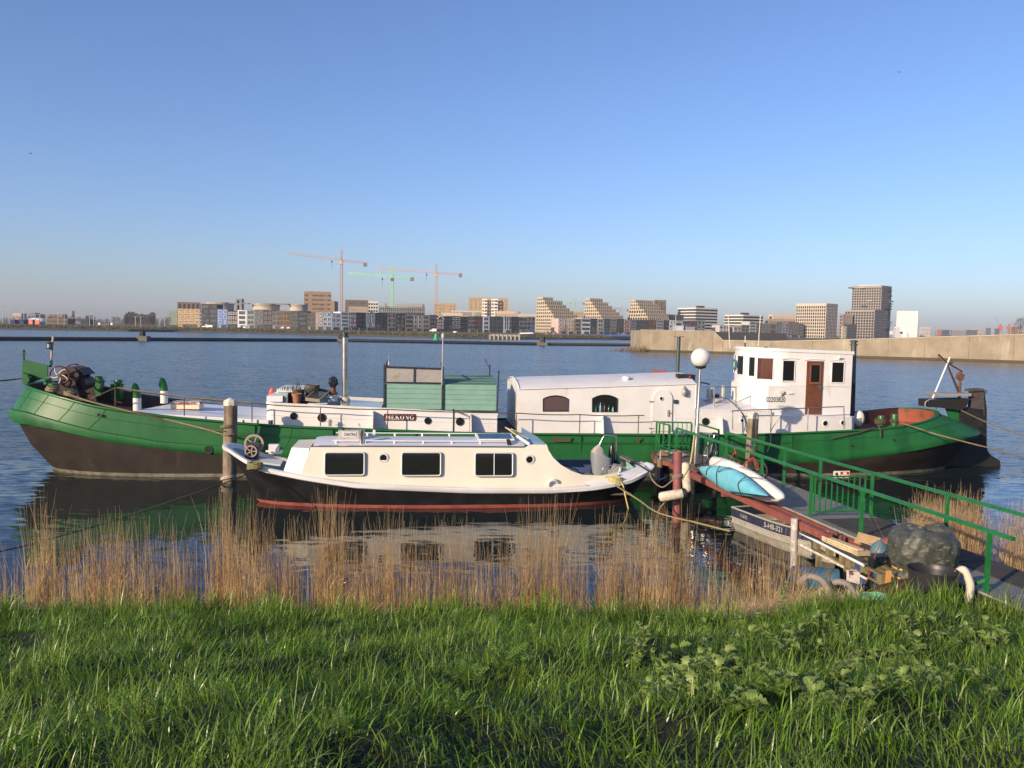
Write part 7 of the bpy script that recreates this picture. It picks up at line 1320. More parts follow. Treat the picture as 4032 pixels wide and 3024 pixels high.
HS = [('N2', 160, 430, 812, (.42, .25, .09), 'ochre', 4, 4, .62, .55, 'white', 2), ('N2', 430, 455, 822, (.30, .30, .32), 'slim grey', 1, 4, .5, .5, 'dark', 1), ('N2', 455, 650, 755, (.045, .042, .045), 'tall black glazed', 2, 4, .86, .74, 'dark', 3),
      ('N2', 650, 778, 818, (.14, .22, .52), 'bright blue', 2, 3, .5, .62, 'white', 2), ('N2', 780, 900, 838, (.065, .038, .034), 'dark brown', 4, 3, .5, .6, 'white', 1), ('N2', 902, 1015, 830, (.74, .73, .74), 'clean white', 1, 3, .66, .62, 'dark', 2), ('N2', 1016, 1115, 826, (.25, .29, .29), 'pale green', 1, 3, .76, .7, 'grey', 2),
      ('N2', 1118, 1226, 826, (.115, .11, .10), 'grey brick', 3, 3, .62, .62, 'grey', 1), ('N2', 1228, 1330, 836, (.075, .045, .045), 'purple brown', 2, 3, .6, .5, 'grey', 1), ('N2', 1333, 1430, 845, (.20, .175, .145), 'beige grey', 2, 3, .66, .7, 'dark', 1), ('N2', 1432, 1552, 840, (.24, .125, .06), 'orange brick', 3, 3, .62, .66, 'dark', 1), ('N2', 1553, 1657, 840, (.105, .11, .105), 'slate grey', 2, 4, .8, .46, 'dark', 1),
      ('N2', 1659, 1766, 843, (.028, .032, .036), 'jet black', 1, 3, .84, .62, 'dark', 2), ('N2', 1768, 1868, 864, (.11, .09, .08), 'low brown', 2, 3, .5, .45, 'dark', 1), ('N2', 1870, 1964, 852, (.25, .17, .145), 'pink brick', 2, 4, .6, .7, 'white', 2), ('N2', 1967, 2070, 852, (.16, .24, .38), 'sky blue', 2, 3, .86, .7, 'white', 2),
      ('N3', 14, 126, 741, (.62, .63, .65), 'off white', 2, 3, .80, .44, 'white', 2), ('N3', 127, 238, 726, (.74, .74, .75), 'tall white', 1, 4, .74, .70, 'white', 3), ('N3', 239, 327, 748, (.27, .155, .145), 'rose brick', 2, 3, .52, .52, 'white', 2), ('N3', 328, 439, 735, (.026, .028, .032), 'glossy black', 3, 3, .72, .62, 'dark', 1), ('N3', 440, 562, 740, (.24, .27, .29), 'framed grey', 2, 3, .5, .72, 'white', 2),
      ('N3', 563, 708, 738, (.045, .042, .038), 'unfinished dark', 3, 4, .7, .6, 'dark', 1), ('N3', 709, 815, 742, (.30, .235, .185), 'sculpted sandstone', 2, 3, .35, .42, 'dark', 1), ('N3', 816, 933, 752, (.042, .042, .046), 'charcoal', 2, 3, .42, .5, 'grey', 1), ('N3', 934, 1034, 763, (.36, .28, .205), 'first tan brick', 1, 3, .8, .5, 'dark', 3), ('N3', 1035, 1139, 763, (.38, .305, .23), 'second tan brick', 2, 3, .62, .66, 'white', 1), ('N3', 1140, 1237, 766, (.36, .28, .21), 'third tan brick', 1, 3, .7, .74, 'cream', 2),
      ('N3', 1238, 1324, 766, (.040, .040, .046), 'soot black', 2, 3, .7, .45, 'grey', 1), ('N3', 1325, 1414, 812, (.17, .075, .055), 'gabled red brick', 3, 3, .5, .6, 'white', 1), ('N3', 1415, 1512, 782, (.042, .044, .050), 'graphite', 2, 3, .55, .62, 'dark', 1), ('N3', 1513, 1624, 780, (.062, .062, .068), 'anthracite', 1, 3, .76, .58, 'white', 2), ('N3', 1625, 1711, 786, (.034, .033, .036), 'ink black', 2, 3, .7, .5, 'dark', 1),
      ('N3', 1712, 1804, 781, (.33, .285, .23), 'sandy', 3, 3, .7, .68, 'dark', 1), ('N3', 1805, 1894, 781, (.19, .085, .06), 'rust red', 2, 3, .84, .5, 'dark', 1), ('N3', 1895, 1980, 785, (.72, .71, .70), 'white framed', 1, 3, .66, .74, 'white', 2), ('N3', 1981, 2064, 785, (.11, .10, .10), 'dim grey', 2, 3, .6, .66, 'dark', 1), ('N3', 2066, 2148, 782, (.10, .125, .12), 'bottle green', 2, 3, .84, .7, 'dark', 1),
      ('N4', 223, 303, 408, (.66, .65, .65), 'striped white', 3, 3, .5, .86, 'dark', 1), ('N4', 304, 384, 411, (.036, .034, .036), 'burnt black', 1, 4, .9, .45, 'dark', 1), ('N4', 385, 474, 416, (.22, .23, .22), 'ash grey', 2, 3, .84, .6, 'dark', 1), ('N4', 475, 560, 412, (.27, .25, .22), 'stone grey', 2, 3, .66, .68, 'dark', 1),
      ('N4', 815, 914, 430, (.52, .40, .35), 'pale pink', 2, 3, .32, .5, 'white', 1), ('N4', 915, 984, 441, (.60, .48, .31), 'cream yellow', 2, 3, .34, .5, 'grey', 1), ('N4', 985, 1064, 431, (.27, .22, .16), 'olive tan', 1, 3, .5, .42, 'dark', 1), ('N4', 1065, 1159, 426, (.72, .71, .70), 'bright white', 1, 3, .84, .55, 'dark', 3), ('N4', 1160, 1231, 430, (.055, .048, .046), 'umber', 3, 2, .6, .8, 'dark', 1),
      ('N4', 1232, 1310, 433, (.29, .265, .235), 'mushroom grey', 1, 3, .66, .66, 'white', 2), ('N4', 1311, 1377, 433, (.10, .15, .155), 'turquoise glazed', 2, 4, .86, .7, 'dark', 1), ('N4', 1378, 1446, 434, (.20, .185, .16), 'khaki', 1, 4, .8, .55, 'grey', 2), ('N4', 1447, 1522, 436, (.05, .062, .06), 'dark green glazed', 1, 4, .86, .6, 'dark', 2), ('N4', 1523, 1596, 442, (.33, .12, .065), 'vivid red brick', 1, 3, .8, .55, 'white', 2),
      ('N4', 1597, 1659, 444, (.09, .115, .12), 'grey green glazed', 1, 4, .84, .7, 'grey', 2), ('N4', 1660, 1799, 447, (.085, .083, .085), 'wide dark grey', 4, 3, .5, .5, 'dark', 1), ('N4', 1800, 1876, 443, (.23, .12, .055), 'copper brown', 3, 3, .66, .7, 'dark', 1), ('N4', 1877, 1956, 446, (.33, .31, .28), 'balconied grey', 1, 4, .86, .5, 'grey', 2), ('N4', 1957, 2014, 447, (.028, .03, .036), 'narrow black', 1, 3, .7, .6, 'dark', 1), ('N4', 2015, 2092, 446, (.55, .57, .58), 'silver white', 2, 3, .7, .5, 'white', 1),
      ('N5', 230, 300, 452, (.16, .16, .16), 'steel grey', 2, 3, .7, .6, 'dark', 1), ('N5', 301, 387, 451, (.25, .115, .065), 'russet framed', 1, 2, .8, .6, 'dark', 2), ('N5', 388, 470, 450, (.24, .27, .24), 'sage green', 2, 3, .6, .62, 'dark', 1), ('N5', 628, 740, 502, (.50, .47, .43), 'low cream', 3, 2, .5, .5, 'dark', 1), ('N5', 782, 866, 516, (.40, .34, .29), 'pinkish scaffolded', 2, 2, .6, .6, 'grey', 1),
      ('N5', 868, 948, 500, (.24, .20, .17), 'taupe', 2, 3, .66, .6, 'dark', 1), ('N5', 950, 1026, 462, (.48, .46, .44), 'white topped', 1, 4, .7, .5, 'dark', 1), ('N5', 1027, 1090, 474, (.24, .175, .085), 'mustard', 2, 4, .66, .62, 'dark', 1), ('N5', 1091, 1165, 485, (.15, .15, .15), 'smoke grey', 2, 4, .8, .5, 'grey', 1), ('N5', 1166, 1248, 490, (.21, .155, .10), 'walnut brown', 1, 2, .5, .6, 'dark', 1),
      ('N5', 1249, 1308, 470, (.11, .115, .115), 'scaffolded grey', 2, 5, .8, .6, 'grey', 1), ('N5', 1309, 1370, 488, (.29, .32, .34), 'cool grey', 2, 4, .5, .5, 'dark', 1), ('N5', 1371, 1480, 466, (.15, .10, .09), 'maroon panelled', 3, 4, .66, .6, 'grey', 1), ('N5', 1481, 1542, 485, (.19, .19, .18), 'plain grey', 2, 4, .6, .55, 'dark', 1)]
for i, h in enumerate(HS):
    lf = HS[i - 1][5] if i else None; rt = HS[i + 1][5] if i + 1 < len(HS) else None
    lab = h[5] + ' house' + (' between the %s and the %s one' % (lf, rt) if lf and rt else (' at the left end of the far row' if not lf else ' at the right end of the far row'))
    if i == 0: lab = 'ochre apartment block with white windows at the left end of the far row'
    house(h[0], h[1], h[2], h[3], h[4], h[5], *h[6:12], gable=h[5].startswith('gabled'), loose=1 if h[6] > 1 else 0, lab=lab)

# ---- larger blocks: body of glass with a proud grid of floors and piers
def facade(mb, p0, p1, z0, z1, rows, cols, pier, slab, dep=.35, top=.0):
    d = (p1 - p0); L_ = d.length; d = d.normalized(); n_o = Vector((d.y, -d.x, 0)); h = (z1 - z0) / rows
    for r_ in range(rows + 1):
        zc = z0 + h * r_; s = slab if r_ < rows else slab + top; mb.prism([p0 + Vector((0, 0, zc - slab / 2 - p0.z)), p1 + Vector((0, 0, zc - slab / 2 - p1.z)), p1 + n_o * dep + Vector((0, 0, zc - slab / 2 - p1.z)), p0 + n_o * dep + Vector((0, 0, zc - slab / 2 - p0.z))], (0, 0, s))
    for c_ in range(cols + 1 if cols else 0):
        q = p0 + d * (L_ * c_ / cols); q.z = z0; w2 = pier / 2; a = max(0, L_ * c_ / cols - w2) - L_ * c_ / cols; b_ = min(L_, L_ * c_ / cols + w2) - L_ * c_ / cols
        mb.prism([q + d * a, q + d * b_, q + d * b_ + n_o * (dep - .02), q + d * a + n_o * (dep - .02)], (0, 0, z1 - z0))
def corner_block(root, z, xL, xC, xR, yt, Y, phi, rows, cl, cr, gm, pier, slab, zb=ZG, ybot=None, body=None, name='block', top=.3):
    """block seen at its corner C: left face xL..xC, right face xC..xR, phi = turn of the right face away from the viewer."""
    C_ = at_y(z, xC, 1000, Y); C_.z = zb; k = Y / F_PX; sc = ZOOMS[z][2]; ph = rad(phi); b_ = (xR - xC) * sc * k / math.cos(ph); a = (xC - xL) * sc * k / max(.15, math.sin(ph)); z1 = at_y(z, xC, yt, Y).z
    dr = Vector((math.cos(ph), math.sin(ph), 0)); dl = Vector((-math.sin(ph), math.cos(ph), 0)); L_, R_ = C_ + dl * a, C_ + dr * b_
    zb2 = zb if ybot is None else at_y(z, xC, ybot, Y).z
    mb = MB(); q = [Vector((p.x, p.y, zb2)) for p in (C_, R_, R_ + dl * a, L_)]; mb.prism(q, (0, 0, z1 - zb2)); o = mb.build(name + '_core', body or M_fglass2, root)
    mb = MB(); facade(mb, C_, R_, zb2, z1, rows, cr, pier, slab, top=top); facade(mb, L_, C_, zb2, z1, rows, cl, pier, slab, top=top); mb.build(name + '_grid', gm, root)
    return C_, L_, R_, z1, dl, dr
M_yel = mat('pale_yellow_brick', (.48, .395, .28), .8, var=(.43, .35, .25), vscale=.3)
M_tanb = mat('tan_concrete', (.33, .27, .215), .85, var=(.29, .235, .19), vscale=.3)
M_grid = mat('beige_grid_facade', (.50, .42, .33), .8)
M_band = mat('white_balcony_band', (.58, .56, .51), .7)
M_brown = mat('brown_brick_block', (.20, .145, .105), .85, var=(.165, .12, .09), vscale=.3)
def bld(name, label, z, x, Y, cat='apartment building', group=None): p = at_y(z, x, 1000, Y); p.z = ZG; return thing(name, label, cat, p, group)
# three stepped blocks
for k, (fl, Yb, lab) in enumerate((([(585, 640, 752, 203), (585, 660, 858, 238), (585, 684, 900, 281), (585, 706, 940, 316), (585, 733, 985, 350), (585, 755, 1030, 386), (585, 770, 1050, 425)], 705, 'largest stepped cream apartment block, left of the three'), ([(1113, 1152, 1295, 215), (1113, 1176, 1362, 255), (1113, 1200, 1405, 293), (1113, 1226, 1450, 327), (1113, 1250, 1492, 361), (1113, 1272, 1535, 396), (1113, 1290, 1545, 430)], 735, 'stepped cream apartment block in the middle of the three'), ([(1605, 1645, 1856, 232), (1605, 1668, 1905, 265), (1605, 1690, 1945, 300), (1605, 1735, 1985, 335), (1605, 1758, 2036, 375), (1605, 1780, 2040, 410)], 765, 'stepped cream apartment block beside a brown tower, right of the three'))):
    root = bld('stepped_apartments', lab, 'N4', fl[0][0] + 60, Yb, 'apartment building', 'stepped apartment blocks')
    for i, (xl, xc, xr, yt) in enumerate(fl):
        nb_ = fl[i + 1][3] if i + 1 < len(fl) else 600; fl_n = 1 if i + 1 < len(fl) else 5; Yk = Yb - 4.5 * i
        corner_block(root, 'N4', xl, xc, xr, yt, Yk, 32, fl_n, 3 + i, max(4, int((xr - xc) / 22)), M_yel, 1.0, 1.0, zb=ZG, ybot=nb_, name='storey', top=.3)
root = bld('brown_tower', 'brown brick tower behind the right stepped block', 'N4', 1920, 800); corner_block(root, 'N4', 1850, 1856, 1980, 236, 800, 12, 7, 1, 6, M_brown, 2.6, 1.6)
root = bld('cream_wing', 'low cream wing behind the largest stepped block', 'N4', 1030, 760); corner_block(root, 'N4', 925, 930, 1085, 352, 760, 8, 6, 1, 9, M_yel, 1.0, 1.0)
# banded blocks
for (xl, xc, xr, yt, rows, xb0, xb1, yb, Y, lab) in ((222, 365, 635, 316, 9, 408, 483, 288, 800, 'white banded apartment block with long balconies, the taller of two'), (745, 880, 1138, 394, 7, 898, 968, 363, 800, 'white banded apartment block with long balconies, the lower of two')):
    root = bld('banded_apartments', lab, 'N5', xc, Y, 'apartment building', 'banded apartment blocks'); C_, L_, R_, z1, dl, dr = corner_block(root, 'N5', xl, xc, xr, yt, Y, 28, rows, 0, 0, M_band, 1, 1.15)
    p = at_y('N5', (xb0 + xb1) / 2, yb, Y + 6); w2 = (xb1 - xb0) * .36166 * Y / F_PX; mb = MB(); mb.box((p.x, p.y + 4, (z1 + p.z) / 2), (w2, 8, p.z - z1)); mb.build('roof_plant', FRM['dark'], root)
root = bld('dark_apartments', 'dark low apartment block left of the taller banded one', 'N5', 140, 780); corner_block(root, 'N5', 50, 60, 240, 390, 780, 10, 6, 1, 8, mat('charcoal_cladding', (.05, .05, .055), .7), 1.0, .9)
root = bld('long_cream_block', 'long cream block behind the scaffolded houses', 'N5', 1330, 880); corner_block(root, 'N5', 1185, 1200, 1462, 392, 880, 10, 5, 1, 14, mat('peach_render', (.56, .43, .31), .8), 2.6, 2.0)
root = bld('long_tan_block', 'low tan block stepping up beside the grid building', 'N5', 1350, 850); corner_block(root, 'N5', 1145, 1160, 1548, 440, 850, 8, 4, 1, 14, M_tanb, 2.0, 1.6)
# grid building and its wing
root = bld('grid_apartments', 'beige apartment block with square window grid right of the low houses', 'N5', 1775, 760); corner_block(root, 'N5', 1545, 1775, 1958, 284, 760, 40, 10, 14, 8, M_grid, .75, .75, top=1.6); corner_block(root, 'N5', 1958, 1962, 2010, 518, 752, 20, 4, 1, 3, M_grid, .75, .75, name='wing')
root = bld('brown_terrace', 'brown terraced block between the grid building and the tall tower', 'N6', 90, 900); corner_block(root, 'N6', 15, 30, 160, 425, 900, 15, 7, 1, 8, mat('brown_grey_render', (.27, .225, .19), .8), 2.6, 1.7)
# tall tower
M_tow = mat('grey_beige_tower_grid', (.30, .255, .215), .85)
root = bld('residential_tower', 'tallest grey beige apartment tower with projecting balconies', 'N6', 475, 905, 'tower block'); C_, L_, R_, z1, dl, dr = corner_block(root, 'N6', 237, 475, 672, 92, 905, 42, 20, 12, 11, M_tow, .8, .8, top=1.5)
mb = MB(); p = at_y('N6', 430, 60, 915); mb.box((p.x + 2, 932, (z1 + p.z) / 2), (19, 12, p.z - z1)); mb.build('roof_house', FRM['white'], root)
rr_ = random.Random(6)
for k in range(26):
    q = C_ + dr * rr_.uniform(2, (R_ - C_).length - 6) if k < 18 else L_.lerp(C_, rr_.random() * .9); n_o = Vector((dr.y, -dr.x, 0)) if k < 18 else Vector((-dr.x, -dr.y, 0)); dd_ = dr if k < 18 else dl; zz_ = 8 + 2.9 * rr_.randint(1, 17); mb = MB(); mb.prism([q + n_o * .3, q + dd_ * 6 + n_o * .3, q + dd_ * 6 + n_o * 3.2, q + n_o * 3.2], (0, 0, .3)); mb.v = [(a[0], a[1], a[2] - ZG + zz_) for a in mb.v]; mb.prism([Vector((q + n_o * 3.1).to_tuple()) + Vector((0, 0, zz_ - ZG + .25)), Vector((q + dd_ * 6 + n_o * 3.1).to_tuple()) + Vector((0, 0, zz_ - ZG + .25)), Vector((q + dd_ * 6 + n_o * 3.1).to_tuple()) + Vector((0, 0, zz_ - ZG + 1.2)), Vector((q + n_o * 3.1).to_tuple()) + Vector((0, 0, zz_ - ZG + 1.2))], n_o * .08); mb.build('balcony', FRM['dark'] if k % 2 else FRM['grey'], root)
corner_block(root, 'N6', 163, 405, 660, 380, 890, 42, 10, 11, 12, M_tow, .8, .8, name='lower_wing', top=1.2)
root = bld('dark_block', 'dark low block in front of the tall tower', 'N6', 140, 860); corner_block(root, 'N6', 82, 95, 210, 540, 860, 10, 5, 1, 6, mat('dark_grey_grid', (.075, .078, .085), .8), .8, .8)
M_wt = mat('white_tower_grid', (.72, .68, .61), .7)
root = bld('white_tower', 'white apartment tower standing apart right of the tall tower', 'N6', 922, 1500, 'tower block'); corner_block(root, 'N6', 720, 922, 952, 384, 1500, 62, 16, 9, 4, M_wt, 3.2, 1.5)
root = bld('small_white_block', 'small white block left of the white tower', 'N6', 690, 1300); corner_block(root, 'N6', 665, 672, 720, 575, 1300, 10, 5, 1, 4, M_wt, 2, 1.5)
# old sewage silos and the dark gallery between them
M_silo = mat('pale_concrete_silo', (.50, .44, .345), .85, var=(.43, .37, .29), vscale=.25, stain=(.30, .27, .23), sscale=(.4, .4, .08), slo=.55, shi=.75)
M_silo2 = mat('grey_concrete_gallery', (.19, .175, .155), .85)
for (x0, x1, yt, yr, lab) in ((452, 798, 725, 752, 'round concrete silo behind the black and blue houses'), (1038, 1378, 740, 772, 'round cream silo behind the pale green house'), (1520, 1745, 753, 780, 'round cream silo beside the brown block')):
    Y = 640; p = at_y('N2', (x0 + x1) / 2, 1000, Y); r = (x1 - x0) / 2 * .31646 * Y / F_PX; zt, zr = at_y('N2', 0, yt, Y), at_y('N2', (x0 + x1) / 2, yr, Y); zt = at_y('N2', (x0 + x1) / 2, yt, Y); root = thing('silo', lab, 'silo', (p.x, Y + r, ZG), 'concrete silos')
    mb = MB(); mb.lathe((p.x, Y + r, ZG), [(r * .965, 0), (r * .965, zr.z - ZG)], 40); mb.build('silo_wall', M_silo, root, smooth=40); mb = MB(); mb.lathe((p.x, Y + r, zr.z), [(r, -.2), (r, zt.z - zr.z), (r * .94, zt.z - zr.z), (r * .94, zt.z - zr.z - .4)], 40, cap=False); mb.build('silo_rim', mat('weathered_rim', (.38, .32, .25), .85, var=(.24, .21, .18), vscale=.3), root, smooth=40)
root = bld('silo_gallery', 'dark concrete gallery tower bridging the silos', 'N2', 915, 640, 'gallery')
def slabp(z, x0, x1, y0, y1, Y, dep, name, m, root):
    a, b_ = at_y(z, x0, y1, Y), at_y(z, x1, y0, Y); mb = MB(); mb.box(((a.x + b_.x) / 2, Y + dep / 2, (a.z + b_.z) / 2), (abs(b_.x - a.x), dep, abs(b_.z - a.z))); return mb.build(name, m, root)
slabp('N2', 879, 898, 686, 830, 640, 5, 'gallery_leg', M_silo2, root); slabp('N2', 938, 955, 686, 830, 640, 5, 'gallery_leg', M_silo2, root); slabp('N2', 898, 938, 686, 704, 640, 5, 'gallery_beam', M_silo2, root); slabp('N2', 898, 938, 738, 765, 640, 5, 'gallery_beam', M_silo2, root); slabp('N2', 790, 879, 734, 746, 640, 4, 'gallery_bridge', M_silo2, root); slabp('N2', 955, 1042, 736, 748, 640, 4, 'gallery_bridge', M_silo2, root); slabp('N2', 1376, 1530, 744, 758, 640, 4, 'gallery_bridge', M_silo2, root)
# brown blocks behind the left part of the row
def punched(name, label, z, x0, x1, yt, Y, m, rows, cols, pier, slab, extra=()):
    root = bld(name, label, z, (x0 + x1) / 2, Y); corner_block(root, z, x0, x0 + 6, x1, yt, Y, 6, rows, 1, cols, m, pier, slab)
    for e in extra: slabp(z, *e, root)
    return root
root = punched('brown_apartments', 'tall brown brick block above the orange and grey houses', 'N2', 1730, 2055, 612, 690, mat('warm_brown_brick', (.27, .19, .125), .85, var=(.235, .165, .11), vscale=.3), 8, 7, 6.0, 2.2)
slabp('N2', 2056, 2108, 712, 1000, 689, 14, 'side_block', mat('warm_brown_brick', (.27, .19, .125), .85), root)
mb = MB(); p = at_y('N2', 1860, 598, 700); mb.box((p.x, 705, p.z - 1.5), (9, 6, 4)); mb.build('roof_plant', M_brown, root)
punched('dark_brown_apartments', 'dark brown block behind the white and rose houses', 'N3', 185, 465, 592, 680, mat('umber_brick', (.13, .10, .08), .85), 8, 6, 5.5, 2.3)
punched('tan_apartments', 'tan block stepping in front of the dark brown one', 'N3', 222, 462, 672, 650, M_tanb, 6, 7, 2.6, 1.8)
punched('terraced_white_block', 'white terraced block right of the dark brown one', 'N3', 465, 590, 602, 700, M_band, 8, 4, .6, 1.3)
root = punched('construction_site', 'half built block with scaffolding behind the black houses', 'N3', 606, 1166, 662, 690, mat('raw_concrete_floor', (.20, .185, .165), .85), 6, 16, .5, .9)
slabp('N3', 810, 1150, 622, 655, 692, 14, 'top_storey', mat('scaffold_screen', (.27, .26, .245), .8), root); slabp('N3', 668, 692, 615, 660, 688, 4, 'stair_core', M_tanb, root)
mb = MB()
for k in range(24): x = 606 + 24 * k; a, b_ = at_y('N3', x, 740, 686), at_y('N3', x, 650 if x < 800 else 615, 686); mb.bar(a, b_, .25)
for y in (640, 668, 696, 722): mb.bar(at_y('N3', 606 if y > 650 else 800, y, 686), at_y('N3', 1166, y, 686), .25)
mb.build('scaffold', FRM['grey'], root)
punched('small_tan_block', 'smaller tan block under the orange right hand crane', 'N3', 1290, 1558, 622, 760, mat('golden_brick', (.44, .32, .19), .85, var=(.39, .28, .17), vscale=.3), 8, 6, 4.6, 1.6)
root = punched('large_tan_block', 'large tan block with two pale balcony strips', 'N3', 1718, 2204, 552, 800, mat('golden_brick', (.44, .32, .19), .85), 9, 9, 5.4, 1.7)
for (x0, x1) in ((1890, 1952), (2002, 2085)):
    mb = MB(); a, b_ = at_y('N3', x0, 700, 797), at_y('N3', x1, 700, 797); z0, z1 = ZG + 6, at_y('N3', x0, 565, 797).z; facade(mb, Vector((a.x, 799.0, ZG)), Vector((b_.x, 799.0, ZG)), z0, z1, 8, 2, .4, 1.2, 1.2); mb.build('balcony_strip', FRM['white'], root)
punched('cream_shed_block', 'low cream block with vertical slots in front of the large tan block', 'N3', 1498, 1872, 712, 720, mat('cream_panels', (.52, .47, .40), .8), 2, 24, 2.2, 1.0)
punched('low_cream_block', 'low cream block beside the small tan block', 'N3', 1370, 1640, 748, 700, mat('cream_render', (.54, .45, .33), .8), 2, 9, 3.2, 2.0)
punched('peach_block', 'low peach block under the large tan block', 'N3', 2042, 2300, 726, 720, mat('peach_render', (.56, .43, .31), .8), 3, 9, 3.0, 1.8)
punched('cream_block_far', 'cream block with red penthouse left of the largest stepped block', 'N4', 380, 570, 388, 800, mat('cream_render', (.54, .45, .33), .8), 6, 8, 3.0, 1.8)
punched('ochre_penthouse', 'dark penthouse storey on top of the ochre block', 'N2', 155, 428, 738, 557, mat('umber_brick', (.13, .10, .08), .85), 4, 5, 1.5, 1.0)
punched('green_glass_block', 'distant green glass office left of the ochre block', 'N2', 48, 158, 838, 1000, mat('green_cladding', (.22, .27, .18), .7), 8, 9, .6, 1.6)

# ---- tower cranes
def crane(label, z, xm, ytop, ybase, yj0, yj1, xj, xc, yc, Y, m, mcab, apex=True, grp='tower cranes', hookx=None, ycut=None):
    b0 = at_y(z, xm, ybase, Y); b0.z = max(b0.z, ZG) if ybase > 900 else b0.z; top_ = at_y(z, xm, ytop, Y); jr = at_y(z, xm, yj1, Y); jt = at_y(z, xj, yj0, Y); ct = at_y(z, xc, yc, Y); root = thing('tower_crane', label, 'crane', (b0.x, Y, ZG), grp); wd = 2.0
    def lattice(p, q, w_, name, n, tri=False):
        mb = MB(); d = (q - p).normalized(); s1 = Vector((0, 1, 0)) * w_ / 2; s2 = d.cross(Vector((0, 1, 0))).normalized() * w_ / 2
        cs = [s1 + s2, s1 - s2, -s1 - s2, -s1 + s2] if not tri else [s1 + s2 * 0, -s1, -s2 * 2]
        for c in cs: mb.bar(p + c, q + c, .26)
        for k in range(n):
            a, b_ = p.lerp(q, k / n), p.lerp(q, (k + 1) / n)
            for i in range(len(cs)): j = (i + 1) % len(cs); mb.bar(a + cs[i], (b_ if k % 2 else b_) + cs[j], .16)
        return mb.build(name, m, root)
    lattice(Vector((jr.x if False else b0.x, Y, ZG)), Vector((jr.x, Y, jr.z)), wd, 'mast', 24); lattice(jr, Vector((top_.x, Y, top_.z)), 1.2, 'mast_head', 4); lattice(jr, jt, 1.7, 'jib', 22, True); lattice(jr, ct, 1.4, 'counter_jib', 7)
    mb = MB(); mb.box(jr + Vector((0, -1, -2.2)), (2.6, 2.4, 2.6)); mb.build('operator_cab', mcab, root)
    mb = MB(); mb.box(ct + Vector((-1.5, 0, -1.6)), (3.2, 2, 3.4)); mb.build('counterweight', mat('grey_ballast', (.16, .15, .15), .8), root)
    mb = MB(); mb.bar(top_, jr.lerp(jt, .62), .14); mb.bar(top_, ct, .14); mb.build('tie_bars', FRM['grey'], root)
    h0 = jr.lerp(jt, .2) if hookx is None else at_y(z, hookx[0], hookx[1], Y); mb = MB(); mb.bar(h0, h0 - Vector((0, 0, 9)), .18); mb.box(h0 - Vector((0, 0, 2)), (1.2, .8, 1.6)); mb.build('hook_block', FRM['dark'], root)
    return root
M_cor = mat('orange_crane_paint', (.42, .20, .12), .5); M_cgr = mat('lime_crane_paint', (.27, .62, .17), .5); M_cpk = mat('pale_orange_crane_paint', (.50, .25, .17), .5)
crane('tall orange tower crane with a long left jib, leftmost of the cranes', 'N2', 2195, 75, 850, 130, 205, 1540, 2340 + 170, 240, 780, M_cor, mat('crane_cab_yellow', (.62, .34, .06), .5), hookx=(2075, 195))
crane('lime green tower crane over the construction site', 'N3', 775, 160, 740, 250, 288, 230, 1040, 292, 760, M_cgr, mat('crane_cab_purple', (.12, .05, .12), .5), hookx=(650, 285))
crane('pale orange tower crane beside the small tan block', 'N3', 1320, 120, 620, 185, 238, 585, 1640, 248, 820, M_cpk, mat('crane_cab_yellow', (.62, .34, .06), .5), hookx=(1200, 232))
crane('distant green tower crane between two stepped blocks', 'N4', 1008, 206, 350, 235, 250, 765, 1112, 255, 1300, mat('faded_green_crane', (.24, .46, .28), .6), FRM['grey'])
crane('distant grey tower crane left of the right stepped block', 'N4', 1517, 288, 395, 316, 326, 1420, 1592, 327, 1300, mat('grey_crane', (.30, .34, .38), .6), FRM['grey'])
crane('distant tan tower crane left of the largest stepped block', 'N4', 313, 308, 395, 340, 348, 275, 412, 353, 1300, mat('tan_crane', (.48, .36, .24), .6), FRM['grey'])

# ---- concrete harbour wall on the right
M_conc = mat('stained_harbour_concrete', (.30, .25, .18), .9, var=(.235, .195, .135), vscale=.30, stain=(.38, .335, .26), sscale=(.5, .5, .12), slo=.52, shi=.72, bump=.2, bscale=1.5)
M_concw = mat('dark_tide_line', (.075, .062, .035), .9)
quay = thing('harbour_wall', 'long stained concrete harbour wall rising towards the right', 'wall', (90, 181, 0))
WLN = [(31.9, 208.0), (49.2, 203.5), (62, 195), (75.9, 187), (87.7, 181.0), (106, 171.8), (135, 156), (190, 128)]
def topz(x): return interp([(31, 5.3), (49.1, 5.35), (51.2, 3.15), (62, 3.2), (76, 4.0), (88, 4.75), (106, 5.85), (190, 7.8)], x)
def wy(x): return interp(WLN, x)
xs_ = [31.9, 40.2, 49.1, 51.2, 53.6, 61, 69, 77.5, 83, 89.5, 97, 104.3, 112, 121, 130, 145, 165, 190]
for a, b_ in zip(xs_, xs_[1:]):
    g = .03; a2, b2 = a + g, b_ - g; mb = MB(); mb.add([(a2, wy(a2), -1), (b2, wy(b2), -1), (b2, wy(b2) + 1.4, -1), (a2, wy(a2) + 1.4, -1), (a2, wy(a2), topz(a2)), (b2, wy(b2), topz(b2)), (b2, wy(b2) + 1.4, topz(b2)), (a2, wy(a2) + 1.4, topz(a2))], [(0, 1, 5, 4), (1, 2, 6, 5), (2, 3, 7, 6), (3, 0, 4, 7), (4, 5, 6, 7)]); mb.build('concrete_panel', M_conc, quay)
mb = MB(); lo = [Vector((x, wy(x) - .16, -.5)) for x in xs_]; hi = [Vector((x, wy(x) - .16, .42 + .06 * math.sin(x))) for x in xs_]; hb_ = [Vector((x, wy(x) + .1, .55)) for x in xs_]; mb.grid([lo, hi, hb_]); mb.build('tide_ledge', M_concw, quay)
